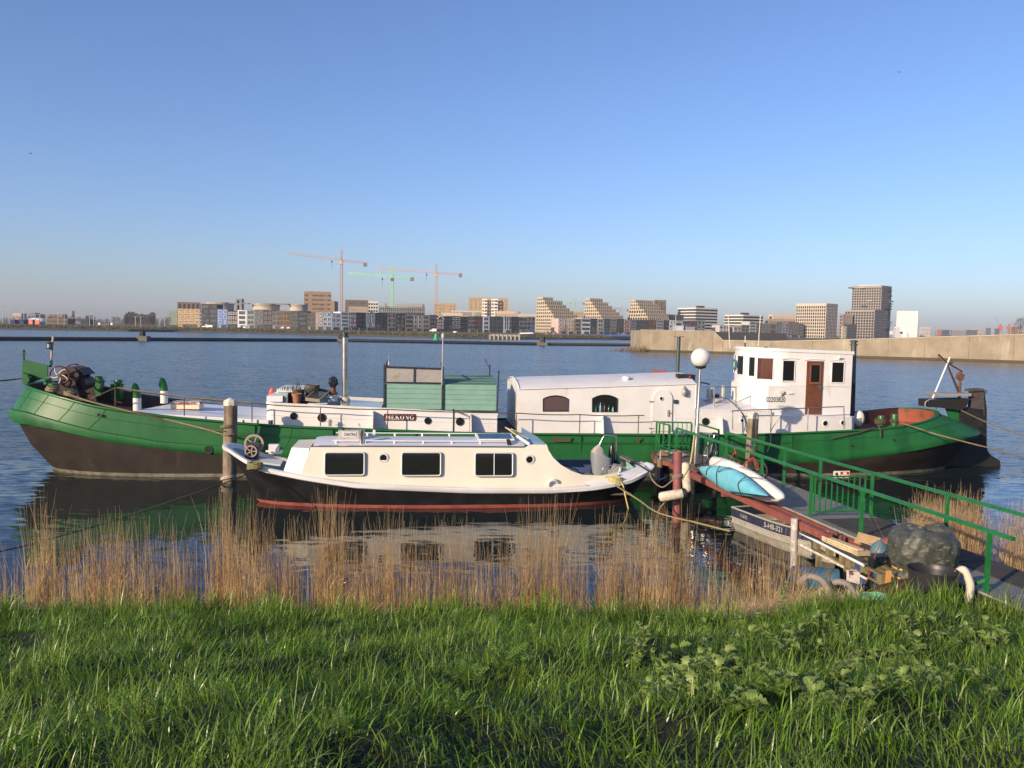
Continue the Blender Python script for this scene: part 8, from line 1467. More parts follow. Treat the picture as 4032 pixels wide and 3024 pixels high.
mb = MB(); mb.grid([[(x, wy(x) - .12, topz(x)) for x in xs_], [(x, wy(x) - .12, topz(x) + .16) for x in xs_], [(x, wy(x) + 1.5, topz(x) + .16) for x in xs_]]); mb.build('coping', mat('pale_coping', (.46, .40, .30), .9, var=(.38, .33, .25), vscale=.4), quay)
mb = MB(); mb.add([(32, 212, -1), (49, 208, -1), (51.2, 207, 5.2), (32, 212, 5.3)], []); mb.add([(31.9, 208, -1), (31.9, 225, -1), (31.9, 225, 5.3), (31.9, 208, 5.3)], [(0, 1, 2, 3)]); mb.add([(49.3, 206.5, -1), (74, 200, -1), (78, 226, -1), (50, 228, -1), (49.3, 206.5, 5.0), (74, 200, 3.2), (78, 226, 5.4), (50, 228, 5.4)], []); mb.build('wall_end', M_conc, quay)
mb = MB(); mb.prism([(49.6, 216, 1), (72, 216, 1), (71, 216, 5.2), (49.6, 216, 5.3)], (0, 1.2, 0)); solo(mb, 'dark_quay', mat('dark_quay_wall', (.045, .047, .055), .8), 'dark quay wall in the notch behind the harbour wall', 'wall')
mb = MB()
for i in range(len(xs_) - 1):
    a, b_ = xs_[i], xs_[i + 1]; mb.add([(a, wy(a) + 1.4, min(topz(a) - .3, 2.6)), (b_, wy(b_) + 1.4, min(topz(b_) - .3, 2.6)), (b_ * 1.6 + 30, 420, 2.2), (a * 1.6 + 30, 420, 2.2)], [(0, 1, 2, 3)])
o = mb.build('quay_ground', M_farland); tag(o, kind='structure')
# reeds tuft at the wall foot
CLW = [(29 + .5 * k, 207 + .2 * math.sin(k), .5, .8, 26, 1.3) for k in range(8)]
r9 = np.random.default_rng(4); n = 260; xx = r9.uniform(24, 33, n); me = blades('reed_tuft', np.stack([xx, 206.5 + r9.uniform(-.8, .8, n), np.zeros(n)], 1), r9.uniform(.6, 2.2, n) * np.clip((xx - 22) / 8, .2, 1), r9.uniform(.05, .14, n), r9.uniform(0, 6.28, n), r9.uniform(0, .4, n), r9.normal(.2, .3, n), mat('brown_reed_tuft', (.20, .12, .05), .8, island=.4), None, 3); stuff('reed_tuft', me, 'brown reed tuft at the foot of the harbour wall')
# things on the quay
mb = MB(); a, b_ = at_y('N5', 172, 560, 225), at_y('N5', 275, 492, 225); mb.lathe((a.x, 228, a.z + .2), [(1.3, 0), (1.3, b_.x - a.x)], 20, (1, 0, 0)); solo(mb, 'silver_tank', mat('silver_sheet', (.60, .60, .60), .35, metal=.3), 'silver curved tank shelter on the harbour wall', 'shelter', smooth=40)
mb = MB(); a, b_ = at_y('N5', 278, 560, 226), at_y('N5', 385, 518, 226); mb.box(((a.x + b_.x) / 2, 229, (a.z + b_.z) / 2), (b_.x - a.x, 4, b_.z - a.z)); solo(mb, 'grey_container', mat('blue_grey_container', (.20, .24, .29), .6), 'blue grey container beside the silver shelter', 'container')
mb = MB(); p = at_y('N5', 168, 560, 224); q = at_y('N5', 168, 342, 224); mb.bar(p, q, .18); solo(mb, 'flag_pole', FRM['grey'], 'thin grey mast beside the silver shelter', 'mast')
mb = MB(); a, b_ = at_y('N5', 935, 655, 330), at_y('N5', 1345, 632, 330); mb.box(((a.x + b_.x) / 2, 332, (a.z + b_.z) / 2), (b_.x - a.x, 4, b_.z - a.z)); solo(mb, 'red_barge', mat('red_brown_hull', (.16, .055, .045), .7), 'long red brown pontoon behind the harbour wall', 'pontoon')
mb = MB()
for k in range(18): x = 930 + 24 * k; mb.bar(at_y('N5', x, 632, 331), at_y('N5', x, 612, 331), .12)
mb.bar(at_y('N5', 930, 612, 331), at_y('N5', 1345, 612, 331), .14); solo(mb, 'pontoon_railing', FRM['grey'], 'thin grey railing along the red brown pontoon', 'railing')
for (x, yt, yb, w2, c, lab) in ((630, 618, 680, 40, (.66, .60, .55), 'white red edged hoarding right of the tall tower'), (752, 630, 668, 30, (.03, .08, .30), 'blue information board near the white tower'), (833, 636, 664, 20, (.66, .64, .60), 'small white notice board near the white tower')):
    a = at_y('N6', x, yb, 400); b_ = at_y('N6', x, yt, 400); s = thing('hoarding', lab, 'sign', a); mb = MB(); ww = w2 * .33 * 400 / F_PX; mb.box((a.x, 400, (a.z + b_.z) / 2 + .6), (ww, .3, (b_.z - a.z) * .7)); mb.build('board', mat('hoarding_%d' % x, c, .6), s); mb = MB(); mb.bar((a.x - ww * .3, 400.2, ZG), (a.x - ww * .3, 400.2, b_.z), .2); mb.bar((a.x + ww * .3, 400.2, ZG), (a.x + ww * .3, 400.2, b_.z), .2); mb.build('posts', FRM['grey'], s)
for k, (x0, x1, yt, c, lab) in enumerate(((960, 1085, 578, (.50, .46, .42), 'distant cream house right of the white tower'), (1145, 1218, 610, (.34, .19, .14), 'distant red brown shed on the right horizon'), (1218, 1335, 612, (.10, .11, .14), 'distant dark blue grey hall on the right horizon'), (1340, 1500, 616, (.26, .25, .25), 'distant grey hall on the right horizon'), (1510, 1640, 612, (.12, .13, .16), 'distant slate hall on the right horizon'), (1586, 1700, 585, (.40, .35, .30), 'distant tan flats on the right horizon'), (1745, 1796, 588, (.15, .16, .19), 'distant dark flats on the right horizon'), (1850, 1897, 595, (.13, .14, .17), 'distant dark shed near the red harbour crane'), (2005, 2120, 575, (.34, .17, .12), 'distant red brick flats near the right edge'), (2060, 2300, 612, (.60, .52, .40), 'distant cream hall at the right edge'))):
    Y = 1050 + 25 * k; a, b_ = at_y('N6', x0, 660, Y), at_y('N6', x1, yt, Y); root = thing('distant_building', lab, 'building', ((a.x + b_.x) / 2, Y, ZG), 'buildings on the right horizon'); corner_block(root, 'N6', x0, x0 + 3, x1, yt, Y, 5, 3, 1, max(3, int((x1 - x0) / 14)), mat('far_wall_r%d' % k, c, .8), 2.4, 2.2)
for (x, yt, lab) in ((1333, 550, 'tall pale lamp mast on the right horizon'), (1845, 530, 'tall grey lamp mast near the red harbour crane'), (2052, 515, 'tall white mast near the right edge'), (1172, 540, 'thin signal mast right of the white tower')):
    mb = MB(); mb.bar(at_y('N6', x, 665, 700), at_y('N6', x, yt, 700), .45); solo(mb, 'lamp_mast', FRM['grey'], lab, 'mast', 'masts on the right horizon')
for (x, yt, xj, yj, lab) in ((1930, 535, 1862, 440, 'distant red harbour crane with raised jib'), (2035, 530, 2075, 475, 'distant red harbour crane nearer the right edge')):
    root = thing('harbour_crane', lab, 'crane', at_y('N6', x, 640, 1400), 'red harbour cranes'); mb = MB(); mb.bar(at_y('N6', x - 14, 640, 1400), at_y('N6', x, yt, 1400), 1.2); mb.bar(at_y('N6', x + 14, 640, 1400), at_y('N6', x, yt, 1400), 1.2); mb.box(at_y('N6', x, 575, 1400), (7, 5, 6)); mb.build('crane_tower', mat('red_crane', (.55, .13, .11), .6), root); mb = MB(); mb.bar(at_y('N6', x, 560, 1400), at_y('N6', xj, yj, 1400), .8); mb.build('crane_jib', FRM['grey'], root)

# ---- water traffic: barge with gravel, buoy, booms and their dolphins
YS = at_z('N4', 900, 646, 0).y
sh = thing('gravel_ship', 'long low blue and black cargo ship with gravel heaps on the far side', 'cargo ship', at_z('N4', 1000, 646, 0))
def shp(x, y, dy=0): return at_y('N4', x, y, YS + dy)
mb = MB(); q = [shp(655, 648), shp(1990, 652), shp(1990, 622), shp(655, 618)]; mb.prism([Vector((p.x, YS, p.z)) for p in q], (0, 9, 0)); mb.build('black_hull', mat('ship_black', (.016, .016, .02), .5), sh)
mb = MB(); q = [shp(655, 618), shp(1990, 622), shp(1990, 604), shp(655, 600)]; mb.prism([Vector((p.x, YS - .05, p.z)) for p in q], (0, 9.1, 0)); mb.build('blue_side', mat('ship_blue', (.035, .085, .26), .5, var=(.05, .12, .32), vscale=.3), sh)
mb = MB(); q = [shp(450, 640), shp(655, 646), shp(655, 604), shp(560, 590), shp(455, 596)]; mb.prism([Vector((p.x, YS - .05, p.z)) for p in q], (0, 9, 0)); mb.build('dark_stern', mat('ship_black', (.016, .016, .02), .5), sh)
mb = MB(); q = [shp(385, 596), shp(560, 590), shp(545, 578), shp(420, 580)]; mb.prism([Vector((p.x, YS + 1, p.z)) for p in q], (0, 7, 0)); mb.build('white_deckhouse', FRM['white'], sh)
mb = MB(); q = [shp(435, 575), shp(560, 572), shp(560, 520), shp(545, 515), shp(500, 545)]; mb.prism([Vector((p.x, YS + 3, p.z)) for p in q], (0, 4, 0)); mb.build('blue_crane_housing', mat('ship_navy', (.03, .05, .12), .5), sh)
for (x, yt, w2) in ((708, 558, 75), (785, 560, 70), (845, 557, 85), (1105, 580, 60), (1270, 585, 80), (1545, 572, 95), (1628, 572, 60), (1690, 568, 70)):
    a = shp(x, 600, 4); hz = shp(x, yt, 4).z - a.z; rw_ = w2 * .36166 * YS / F_PX / 2; mb = MB(); mb.lathe((a.x, YS + 4.5, a.z - .3), [(rw_ * 1.15, 0), (rw_ * .75, hz * .45), (rw_ * .3, hz * .9), (.02, hz + .3)], 14); mb.build('gravel_heap', mat('brown_gravel', (.17, .125, .09), .95, bump=.5, bscale=2), sh, smooth=60)
by = at_z('N3', 1318, 1095, 0); bu = thing('buoy', 'green conical buoy floating beyond the boom', 'buoy', by); hb2 = at_y('N3', 1316, 985, by.y).z; mb = MB(); mb.lathe(by - Vector((0, 0, .3)), [(1.15 * .9, 0), (1.2, .9), (.85, 1.3), (.5, 3.0), (.38, hb2 * .8), (.42, hb2 * .86), (.05, hb2 + .3)], 16); mb.build('buoy_body', mat('buoy_green', (.02, .33, .15), .45), bu, smooth=40)
mb = MB(); p = at_z('N3', 1560, 1025, 0); mb.lathe((p.x, p.y, -.5), [(1.1, 0), (1.1, at_y('N3', 1560, 975, p.y).z + .5), (1.5, at_y('N3', 1560, 975, p.y).z + .5), (1.5, at_y('N3', 1560, 963, p.y).z + .5)], 14); solo(mb, 'white_mooring_post', FRM['white'], 'stout white mooring post near the far bank', 'mooring post', smooth=40)
M_boom = mat('black_boom_pipe', (.016, .016, .019), .5)
DOL = [('N1', 1770, 448, 330, 390, 'timber dolphin on the boom at the far left'), ('N3', 128, 1090, 990, 1060, 'timber dolphin on the boom behind the steel chimney'), ('N4', 650, 718, 622, 685, 'timber dolphin on the boom left of the harbour wall')]
bpts = [Vector((-175, 140, 0)), at_z('N1', 0, 452, 0)]
for z_, x, yw, yt, yc, lab in DOL:
    p = at_z(z_, x, yw, 0); bpts.append(p); ht_ = at_y(z_, x, yt, p.y).z; hc = at_y(z_, x, yc, p.y).z; root = thing('dolphin', lab, 'mooring dolphin', p, 'dolphins holding the boom'); mb = MB()
    for a in range(6): mb.tube([p + Vector((.62 * math.cos(a * 1.047), .62 * math.sin(a * 1.047), -1)), p + Vector((.5 * math.cos(a * 1.047), .5 * math.sin(a * 1.047), ht_))], .36, 7)
    mb.build('pile_cluster', mat('dark_dolphin_wood', (.055, .05, .045), .9), root, smooth=50); mb = MB(); mb.box(p + Vector((0, 0, hc * .5)), (3.4, 2.4, hc)); mb.build('collar', mat('concrete_collar', (.13, .12, .10), .9), root)
bpts.append(at_z('N4', 1720, 728, 0))
segs_l = ['leftmost length of black floating boom', 'second length of black floating boom, left of its first dolphin', 'length of black floating boom between the left and middle dolphins', 'length of black floating boom between the middle and right dolphins', 'length of black floating boom ending at the harbour wall']
for i in range(1, len(bpts) - 1):
    a, b_ = (bpts[0] if i == 1 else bpts[i]), bpts[i + 1]; d = (b_ - a).normalized(); mb = MB(); mb.tube([a + d * 1.8 + Vector((0, 0, .40)), b_ - d * 1.8 + Vector((0, 0, .40))], .50, 8); solo(mb, 'floating_boom', M_boom if i < 4 else mat('weathered_boom', (.075, .06, .045), .8), segs_l[i], 'boom', 'lengths of floating boom', 60)
a, b_ = at_z('N1', 1600, 322, .4), at_z('N2', 925, 1098, .4); mb = MB(); mb.tube([a, b_], .7, 8); solo(mb, 'far_boom', M_boom, 'farther black boom below the ochre block', 'boom', None, 60)
for z_, x, yt, yw, lab in (('N1', 1592, 268, 325, 'far timber dolphin at the left end of the farther boom'), ('N2', 937, 1040, 1103, 'far timber dolphin at the right end of the farther boom')):
    p = at_z(z_, x, yw, 0); ht_ = at_y(z_, x, yt, p.y).z; mb = MB()
    for a in range(5): mb.tube([p + Vector((1.1 * math.cos(a * 1.257), 1.1 * math.sin(a * 1.257), -1)), p + Vector((.9 * math.cos(a * 1.257), .9 * math.sin(a * 1.257), ht_))], .7, 7)
    solo(mb, 'dolphin', mat('dark_dolphin_wood', (.055, .05, .045), .9), lab, 'mooring dolphin', 'far dolphins', 60)
# quay deck with railing by the ship
mb = MB(); a, b_ = at_y('N4', 80, 600, 385), at_y('N4', 400, 605, 385)
for k in range(8): p = a.lerp(b_, k / 7); mb.bar((p.x, 385, -1), (p.x, 385, p.z), .7)
mb.box(((a.x + b_.x) / 2, 388, a.z - .3), (b_.x - a.x, 6, .8)); solo(mb, 'timber_jetty', mat('pale_jetty', (.36, .32, .26), .85), 'pale timber jetty on the far bank left of the cargo ship', 'jetty')

# ---- vehicles on the far road
def van(z, x0, x1, yt, yb, Y, c, label):
    a, b_ = at_y(z, x0, yb, Y), at_y(z, x1, yb, Y); h = at_y(z, x0, yt, Y).z - a.z; L_ = b_.x - a.x; root = thing('parked_van', label, 'van', ((a.x + b_.x) / 2, Y, a.z)); prof = [(0, .15), (0, .5), (.12, .58), (.30, .98), (.36, 1), (1, 1), (1, .15)]
    mb = MB(); mb.prism([Vector((a.x + u * L_, Y, a.z + v * h)) for u, v in prof], (0, 2, 0)); mb.build('body', mat('van_white', c, .4), root)
    mb = MB(); mb.prism([Vector((a.x + u * L_, Y - .03, a.z + v * h)) for u, v in ((.17, .6), (.31, .93), (.40, .93), (.40, .6))], (0, .02, 0)); mb.build('side_window', M_fglass2, root)
    for u in (.2, .8): mb = MB(); mb.lathe((a.x + u * L_, Y, a.z + .16 * h), [(.15 * h, -.1), (.15 * h, .3)], 12, (0, 1, 0)); mb.build('wheel', FRM['dark'], root)
van('N2', 456, 588, 1010, 1040, 535, (.72, .72, .72), 'large white van parked before the black glazed house'); van('N2', 955, 1002, 1028, 1050, 535, (.66, .66, .68), 'small white van parked before the clean white house')
van('N2', 1436, 1474, 1034, 1054, 535, (.55, .52, .46), 'beige van parked before the orange brick house'); van('N2', 1505, 1548, 1034, 1054, 535, (.45, .42, .36), 'tan van parked before the slate grey house')
van('N3', 1235, 1322, 928, 968, 540, (.70, .70, .70), 'white van parked before the soot black house')

# ---- left shore: bare trees, sheds, lamp posts
def bare_tree_mesh(seed, h, wd, slim):
    r = random.Random(seed); mb = MB(); mb.tube([(0, 0, 0), (r.uniform(-.2, .2), 0, h * .35), (r.uniform(-.3, .3), 0, h * .9)], [h * .03, h * .02, h * .005], 5)
    for k in range(9):
        z = h * r.uniform(.18, .6); a = r.uniform(0, 6.28); l = wd * r.uniform(.5, 1.0) * .5; mb.tube([(0, 0, z), (l * math.cos(a) * .6, l * math.sin(a) * .6, z + h * .2), (l * math.cos(a), l * math.sin(a), z + h * r.uniform(.3, .4))], [h * .013, h * .008, h * .003], 3)
    trunk = mb.mesh('trunk', mat('bare_bark', (.085, .065, .052), .9)); mb = MB()
    for k in range(520):
        a = r.uniform(0, 6.28); u = r.uniform(.12 if slim else .3, 1.0); rr = wd * .5 * math.sin(math.pi * min(1, .15 + u * .8)) * r.random() ** .5; p = Vector((rr * math.cos(a), rr * math.sin(a), h * u)); d = Vector((math.cos(a) * .6, math.sin(a) * .6, r.uniform(.3, 1.6))).normalized() * r.uniform(.6, 1.6) * (h / 10); s = d.cross(Vector((r.uniform(-1, 1), r.uniform(-1, 1), .2))).normalized() * r.uniform(.03, .10) * (h / 10); mb.add([p - s, p + s, p + d], [(0, 1, 2)])
    crown = mb.mesh('crown', mat('bare_twigs', (.125, .085, .065), .9, island=.3)); return trunk, crown
TR = [bare_tree_mesh(s, 10.0, 8.0, False) for s in (1, 2, 3)] + [bare_tree_mesh(s, 14.0, 3.2, True) for s in (4, 5)]
def btree(x, Y, h, k, z0=ZG, lab='bare brown tree in the tangled line on the left shore', grp='bare trees on the left shore', nm='bare_tree'):
    root = thing(nm, lab, 'tree', (x, Y, z0), grp); s = h / (10.0 if k < 3 else 14.0); rz = random.random() * 6.28
    for me, n in zip(TR[k], ('trunk', 'crown')): place(n, me, (x, Y, z0), root, rz, (s, s, s))
rt_ = random.Random(17)
for k in range(64):
    xk = 30 + k * 33 + rt_.uniform(-15, 15); Y = rt_.uniform(640, 820); p = at_y('N1', xk, 250, Y)
    yt = interp([(0, 150), (400, 150), (500, 140), (620, 140), (760, 140), (900, 160), (1150, 140), (1300, 160), (1500, 160), (1980, 165), (2200, 140)], xk) + rt_.uniform(-10, 45); btree(p.x, Y, max(4, at_y('N1', xk, yt, Y).z - ZG), rt_.randint(0, 2))
for k in range(22):
    xk = 1555 + k * 17.5 + rt_.uniform(-4, 4); Y = 700; p = at_y('N1', xk, 250, Y); btree(p.x, Y, at_y('N1', xk, interp([(1550, 125), (1600, 100), (1640, 92), (1740, 120), (1830, 115), (1900, 95), (1940, 105)], xk) + rt_.uniform(-6, 14), Y).z - ZG, 3 + k % 2, ZG, 'slim bare poplar in the tall row on the left shore', 'bare poplars on the left shore', 'poplar')
p = at_y('N1', 915, 250, 760); btree(p.x, 760, at_y('N1', 915, 80, 760).z - ZG, 3, ZG, 'lone tall bare poplar left of the blue grey hall', None, 'poplar')
p = at_y('N6', 2165, 640, 900); btree(p.x, 900, at_y('N6', 2165, 470, 900).z - ZG, 0, ZG, 'round bare tree near the right edge of the skyline', None)
for (z_, x, yt, Y, lab) in (('N3', 880, 862, 535, 'small bare street tree before the charcoal house'), ('N3', 1065, 880, 535, 'small bare street tree before the second tan house'), ('N3', 1530, 870, 535, 'small bare street tree before the anthracite house'), ('N3', 600, 870, 535, 'small bare street tree before the unfinished dark house'), ('N4', 1210, 520, 600, 'small bare street tree before the umber house'), ('N4', 1400, 530, 610, 'small bare street tree before the khaki house'), ('N4', 905, 500, 600, 'small bare street tree before the pale pink house')):
    p = at_y(z_, x, yt, Y); btree(p.x, Y, p.z - ZG, 1, ZG, lab, 'street trees before the far houses', 'street_tree')
# evergreen clumps and the mound of scrub on the far bank reads as one mass
r9 = np.random.default_rng(14); n = 16000; xx = r9.uniform(-420, 60, n); yy = np.interp(xx, [p[0] for p in SHORE], [p[1] for p in SHORE]) + r9.uniform(3, 15, n); zz = np.interp(yy - np.interp(xx, [p[0] for p in SHORE], [p[1] for p in SHORE]), [3, 14], [.8, 2.0])
me = blades('bank_scrub', np.stack([xx, yy, zz - .1], 1), r9.uniform(.5, 1.5, n), r9.uniform(.12, .4, n), r9.uniform(0, 6.28, n), r9.uniform(0, .6, n), r9.normal(.4, .4, n), mat('bank_scrub', (.095, .10, .04), .9, var=(.12, .09, .055), vscale=.15, island=.35), None, 3); stuff('bank_scrub', me, 'rough grass and scrub along the far bank')
for (x0, x1, yt, yb, Y, c, nm, lab, cat) in ((128, 182, 192, 240, 560, (.028, .04, .13), 'blue_container', 'navy container at the left of the container row', 'container'), (184, 240, 190, 238, 562, (.035, .06, .18), 'blue_container', 'brighter blue container in the middle of the row', 'container'), (244, 300, 192, 240, 560, (.03, .045, .14), 'blue_container', 'dark blue container beside the lamp post', 'container'), (306, 366, 190, 240, 562, (.025, .04, .13), 'blue_container', 'blue container at the right of the container row', 'container'), (480, 700, 176, 240, 600, (.13, .115, .085), 'long_shed', 'long low shed with tan roof right of the containers', 'shed'), (670, 840, 182, 246, 590, (.15, .105, .07), 'timber_shed', 'brown timber frame shed on the left shore', 'shed'), (160, 265, 112, 200, 900, (.42, .34, .25), 'tan_building', 'tan flat building behind the blue containers', 'building'), (366, 432, 106, 200, 900, (.13, .145, .18), 'slate_building', 'slate blue building behind the containers', 'building'), (432, 505, 122, 200, 950, (.22, .18, .14), 'brown_building', 'brown building right of the slate blue one', 'building'), (590, 780, 122, 200, 980, (.20, .15, .12), 'brown_hall', 'wide brown hall behind the timber shed', 'building'), (940, 1066, 138, 240, 850, (.20, .23, .31), 'blue_hall', 'blue grey hall with white roof dome', 'building'), (1000, 1100, 190, 245, 640, (.035, .035, .04), 'dark_shed', 'dark low shed below the blue grey hall', 'shed')):
    a, b_ = at_y('N1', x0, yb, Y), at_y('N1', x1, yt, Y); root = thing(nm, lab, cat, ((a.x + b_.x) / 2, Y, ZG)); mb = MB(); mb.box(((a.x + b_.x) / 2, Y + 5, (ZG + b_.z) / 2), (b_.x - a.x, 10, b_.z - ZG)); mb.build('wall', wallmat(c), root)
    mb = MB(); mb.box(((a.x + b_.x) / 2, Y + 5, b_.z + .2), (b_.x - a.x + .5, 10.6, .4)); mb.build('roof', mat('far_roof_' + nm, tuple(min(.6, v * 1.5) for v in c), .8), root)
    n3 = max(2, int((x1 - x0) / 18)); mb = MB()
    for k in range(n3): mb.box((a.x + (b_.x - a.x) * (k + .5) / n3, Y - .02, ZG + (b_.z - ZG) * .58), ((b_.x - a.x) / n3 * .55, .1, (b_.z - ZG) * .22 if 'container' not in nm else .1))
    o = mb.build('panels', M_fglass2 if 'container' not in nm else mat('far_roof_' + nm, (.1, .1, .2), .8), root); o['kind'] = 'stuff'
mb = MB(); p = at_y('N1', 428, 196, 570); mb.ball((p.x, 573, p.z - .6), 6.0, 14, 8, (1.1, .8, .42)); solo(mb, 'white_tent', FRM['white'], 'white domed tent roof right of the containers', 'tent', smooth=60)
for k in range(6): mb = MB(); p = at_y('N1', 1245 + 26 * k, 250, 560); hz = at_y('N1', 1245, 224, 560).z; mb.box((p.x, 561, (p.z + hz) / 2), (2.6, 2, hz - p.z)); solo(mb, 'white_bag', FRM['white'], 'white bulk bag in the row on the left shore', 'bulk bag', 'white bulk bags')
for k, (x, yt) in enumerate(((35, 65), (118, 62), (195, 130), (298, 70), (390, 118), (440, 120), (490, 118), (578, 130), (722, 115), (800, 88), (1115, 150), (1165, 105), (1380, 135), (1685, 150), (1752, 150), (1980, 145), (2050, 150))):
    Y = 545 + 9 * (k % 5); a, b_ = at_y('N1', x, 250, Y), at_y('N1', x, yt, Y); mb = MB(); mb.bar((a.x, Y, ZG), (b_.x, Y, b_.z), .30); mb.box((b_.x, Y - .4, b_.z), (2.2, .5, .25)); solo(mb, 'lamp_post', FRM['grey'], 'tall thin lamp post on the left shore', 'lamp post', 'lamp posts on the left shore')
for x, lab in ((382, 'orange red marker panel left of the white tent'), (466, 'orange red marker panel right of the white tent')): mb = MB(); p = at_y('N1', x, 232, 540); mb.box(p, (2.6, .4, 4.4)); solo(mb, 'marker_panel', mat('orange_red_panel', (.62, .14, .08), .6), lab, 'marker panel', 'orange red markers')
# gulls
for (x, y, Y, lab) in ((3540, 284, 160, 'dark bird gliding high in the sky on the right'), (120, 604, 130, 'dark bird gliding in the sky on the left')):
    c = at_y('n', x, y, Y); root = thing('gull', lab, 'bird', c); mb = MB(); mb.ball(c, .09, 8, 6, (1.6, 1, 1)); mb.grid([[c + Vector((0, -.07, .03)), c + Vector((-.28, -.06, .14)), c + Vector((-.52, .02, .08))], [c + Vector((0, .08, .03)), c + Vector((-.28, .07, .14)), c + Vector((-.52, .05, .08))]]); mb.grid([[c + Vector((0, -.07, .03)), c + Vector((.28, -.06, .14)), c + Vector((.52, .02, .08))], [c + Vector((0, .08, .03)), c + Vector((.28, .07, .14)), c + Vector((.52, .05, .08))]]); mb.build('body_and_wings', mat('dark_bird', (.06, .06, .07), .8), root)
# ================================================================== broad leaved weeds on the bank
def ground_at(X, Y):                             # where the line of sight through (X, Y) of the photograph meets the bank
    d = ray('n', X, Y); k = 2.0
    for _ in range(400):
        p = Vector((0, 0, EYE)) + d * k
        if p.z <= bank_z(p.x, p.y): return p
        k += .04
    return p
M_weed = leafmat('weed_leaf', (.21, .30, .06), (.26, .34, .10), .45, .38, 3.0, .3)
M_weedstem = mat('weed_stem', (.10, .16, .05), .6)
def lobed_leaf(seed, lob):                       # a lobed leaf blade on a stalk, 1 long, folded along its rib and drooping
    r = random.Random(seed); mb = MB(); n = 9; rib = []; L_ = []; R_ = []
    for i in range(n + 1):
        u = i / n; wd = .30 * math.sin(math.pi * min(1, .12 + .86 * u)) ** .8 * (1 + lob * math.cos(u * 21 + seed)) + .01; c = Vector((.25 + .75 * u, 0, .28 * u - .55 * u * u + r.uniform(-.012, .012))); rib.append(c); up = .16 * wd / .3 + r.uniform(-.03, .03)
        L_.append(c + Vector((-.03, wd, up))); R_.append(c + Vector((-.03, -wd * r.uniform(.85, 1.1), up + r.uniform(-.04, .03))))
    mb.grid([L_, rib, R_]); mb.k = 1; mb.tube([(0, 0, 0), (.14, 0, .03), (.27, 0, .02)], .018, 4); return mb.mesh('leaf', [M_weed, M_weedstem], smooth=180)
LEAF = [lobed_leaf(s, l) for s, l in ((1, .30), (2, .42), (3, .22), (4, .36))]
def feather_leaf(seed):                          # a finely cut leaf: leaflets on leaflets
    r = random.Random(seed); mb = MB(); mb.tube([(0, 0, 0), (.5, 0, .16), (1, 0, .0)], [.012, .009, .004], 4)
    for i in range(9):
        u = .28 + .72 * i / 8; c = Vector((u, 0, .62 * u - .62 * u * u)); l = .34 * (1 - u) + .07
        for sg in (-1, 1):
            for k in range(5):
                q = (k + .6) / 5; p = c + Vector((l * .45 * q, sg * l * q, -.05 * q)); w2 = .052 * (1 - .5 * q)
                for g in (-1, 1): mb.add([p, p + Vector((w2 * .9 + .02, sg * .02 + g * w2, r.uniform(-.02, .02))), p + Vector((w2 * 1.7, sg * .05 + g * w2 * .35, -.015))], [(0, 1, 2)])
    return mb.mesh('leaf', [M_feather], smooth=0)
M_feather = leafmat('feather_leaf', (.15, .27, .04), (.19, .32, .06), .5, .40, 3.0, .3)
FEA = [feather_leaf(s) for s in (1, 2, 3)]
def weed(p, size, n, kinds, label, cat, group, name, rise=0.0, tilt=(.15, .9), sr=(.75, 1.15)):
    t = thing(name, label, cat, p, group); r = random.Random(str(p.x))
    if rise:
        mb = MB(); mb.tube([p - Vector((0, 0, .05)), p + Vector((r.uniform(-.04, .04), 0, rise * .55)), p + Vector((r.uniform(-.07, .07), 0, rise))], [.011, .008, .004], 5); mb.build('stem', M_weedstem, t)
    for k in range(n):
        s = size * r.uniform(*sr); z = rise * (k / max(1, n - 1)) ** .8 if rise else r.uniform(.02, .16)
        if rise: s *= 1.1 - .65 * k / n
        place('leaf', kinds[k % len(kinds)], p + Vector((0, 0, z)), t, 0, (s, s, s), (r.uniform(-.5, .5), -r.uniform(*tilt), 2.4 * k + r.uniform(-.4, .4)))
    return t
rw_ = random.Random(23); GW = 'broad leaved weeds in the grass'
for k in range(140):
    while True:
        X, Y = rw_.uniform(2480, 3990), rw_.uniform(2415, 2900)
        if Y > 2405 + (X - 2600) * .05 and Y < 2900 - abs(X - 3050) * .22: break
    p = ground_at(X, Y); weed(p, rw_.uniform(.07, .135), rw_.randint(8, 13), LEAF, 'broad lobed weed spreading among the grass on the right', 'weed', GW, 'broadleaf_weed', 0, (.25, 1.05))
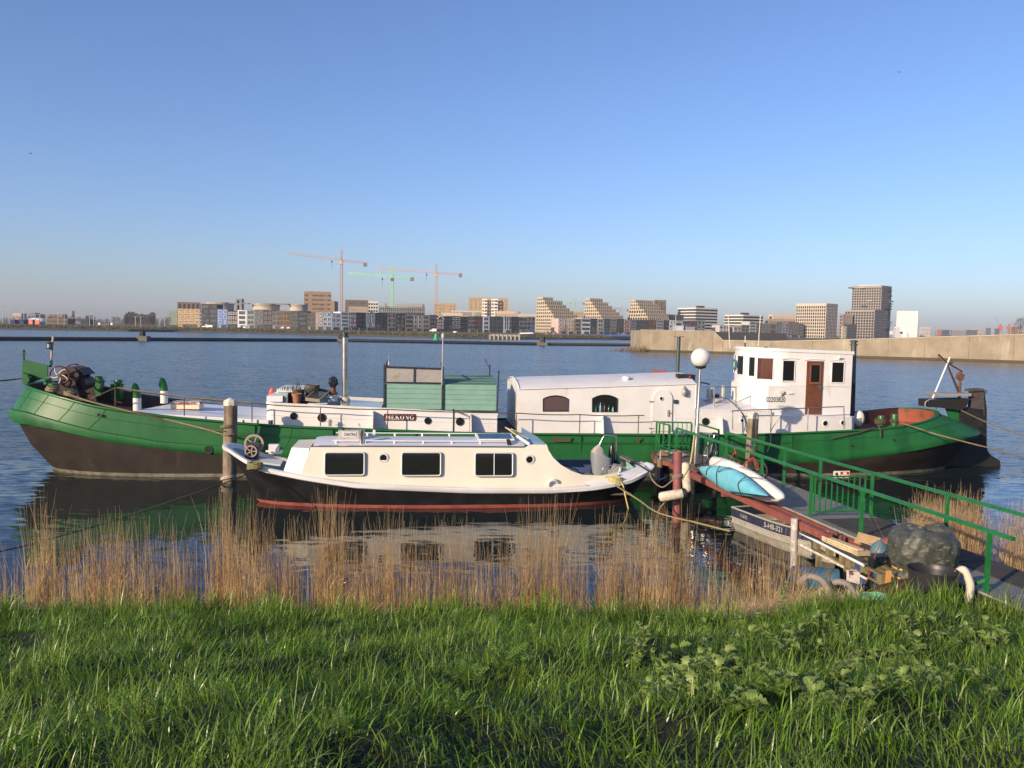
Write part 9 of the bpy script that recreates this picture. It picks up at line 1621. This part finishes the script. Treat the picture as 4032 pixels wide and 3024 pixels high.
for k, (X, Y, lab) in enumerate(((2090, 2505, 'broad leaf weed alone in the grass below the cruiser stern'), (2230, 2390, 'leafy weed at the grass edge before the middle reeds'), (2040, 2365, 'small leafy weed at the grass edge under the cruiser'), (760, 2395, 'leafy weed at the grass edge below the cruiser bow'), (1040, 2380, 'leafy weed poking above the grass before the left reeds'), (390, 2400, 'leafy weed at the grass edge by the left reeds'), (3760, 2560, 'pale broad leaf weed near the right edge'), (3890, 2760, 'large pale leaf weed at the lower right'), (560, 2420, 'low leaf weed in the left grass'))):
    weed(ground_at(X, Y), .12, 12, LEAF, lab, 'weed', None, 'broadleaf_weed', .12, (.2, .9))
weed(ground_at(2690, 2420), .15, 44, LEAF, 'tallest upright leafy weed in front of the reeds left of the dinghy', 'weed', None, 'upright_weed', .85, (.0, .7)); weed(ground_at(2630, 2430), .15, 22, LEAF, 'shorter leafy weed at the foot of the tallest one', 'weed', None, 'upright_weed', .5, (.0, .7)); weed(ground_at(2760, 2430), .15, 20, LEAF, 'bushy weed right of the tallest one', 'weed', None, 'upright_weed', .42, (.0, .7))
weed(ground_at(3080, 2440), .13, 20, LEAF, 'slender upright weed in the straw before the hose loops', 'weed', None, 'upright_weed', .6, (.0, .6))
for k, (X, Y, s, lab) in enumerate(((1985, 2660, .34, 'feathery cow parsley plant, largest in the middle of the grass'), (1830, 2700, .27, 'feathery cow parsley left of the largest one'), (1800, 2840, .22, 'small feathery plant low in the middle of the grass'), (3050, 2790, .24, 'feathery plant among the broad leaf weeds'), (3350, 2870, .20, 'feathery plant at the lower right of the grass'), (1340, 2920, .17, 'small feathery plant near the lower edge'))):
    weed(ground_at(X, Y), s, 13, FEA, lab, 'cow parsley', None, 'cow_parsley', .10, (.35, 1.1))
# ================================================================== the air: one closed box of thin pale haze round everything
mb = MB(); mb.box((1000, 1700, 41.5), (8600, 3700, 89)); hz_ = mb.build('haze', [], org=Vector((0, 0, 0))); tag(hz_, kind='stuff', label='thin pale haze over the water')
hm = bpy.data.materials.new('haze'); hm.use_nodes = True; hm.node_tree.nodes.clear(); pv = hm.node_tree.nodes.new('ShaderNodeVolumePrincipled'); ho = hm.node_tree.nodes.new('ShaderNodeOutputMaterial')
pv.inputs['Color'].default_value = (.80, .86, 1.0, 1); pv.inputs['Density'].default_value = .00013; pv.inputs['Anisotropy'].default_value = .1; hm.node_tree.links.new(pv.outputs[0], ho.inputs['Volume']); hz_.data.materials.append(hm)
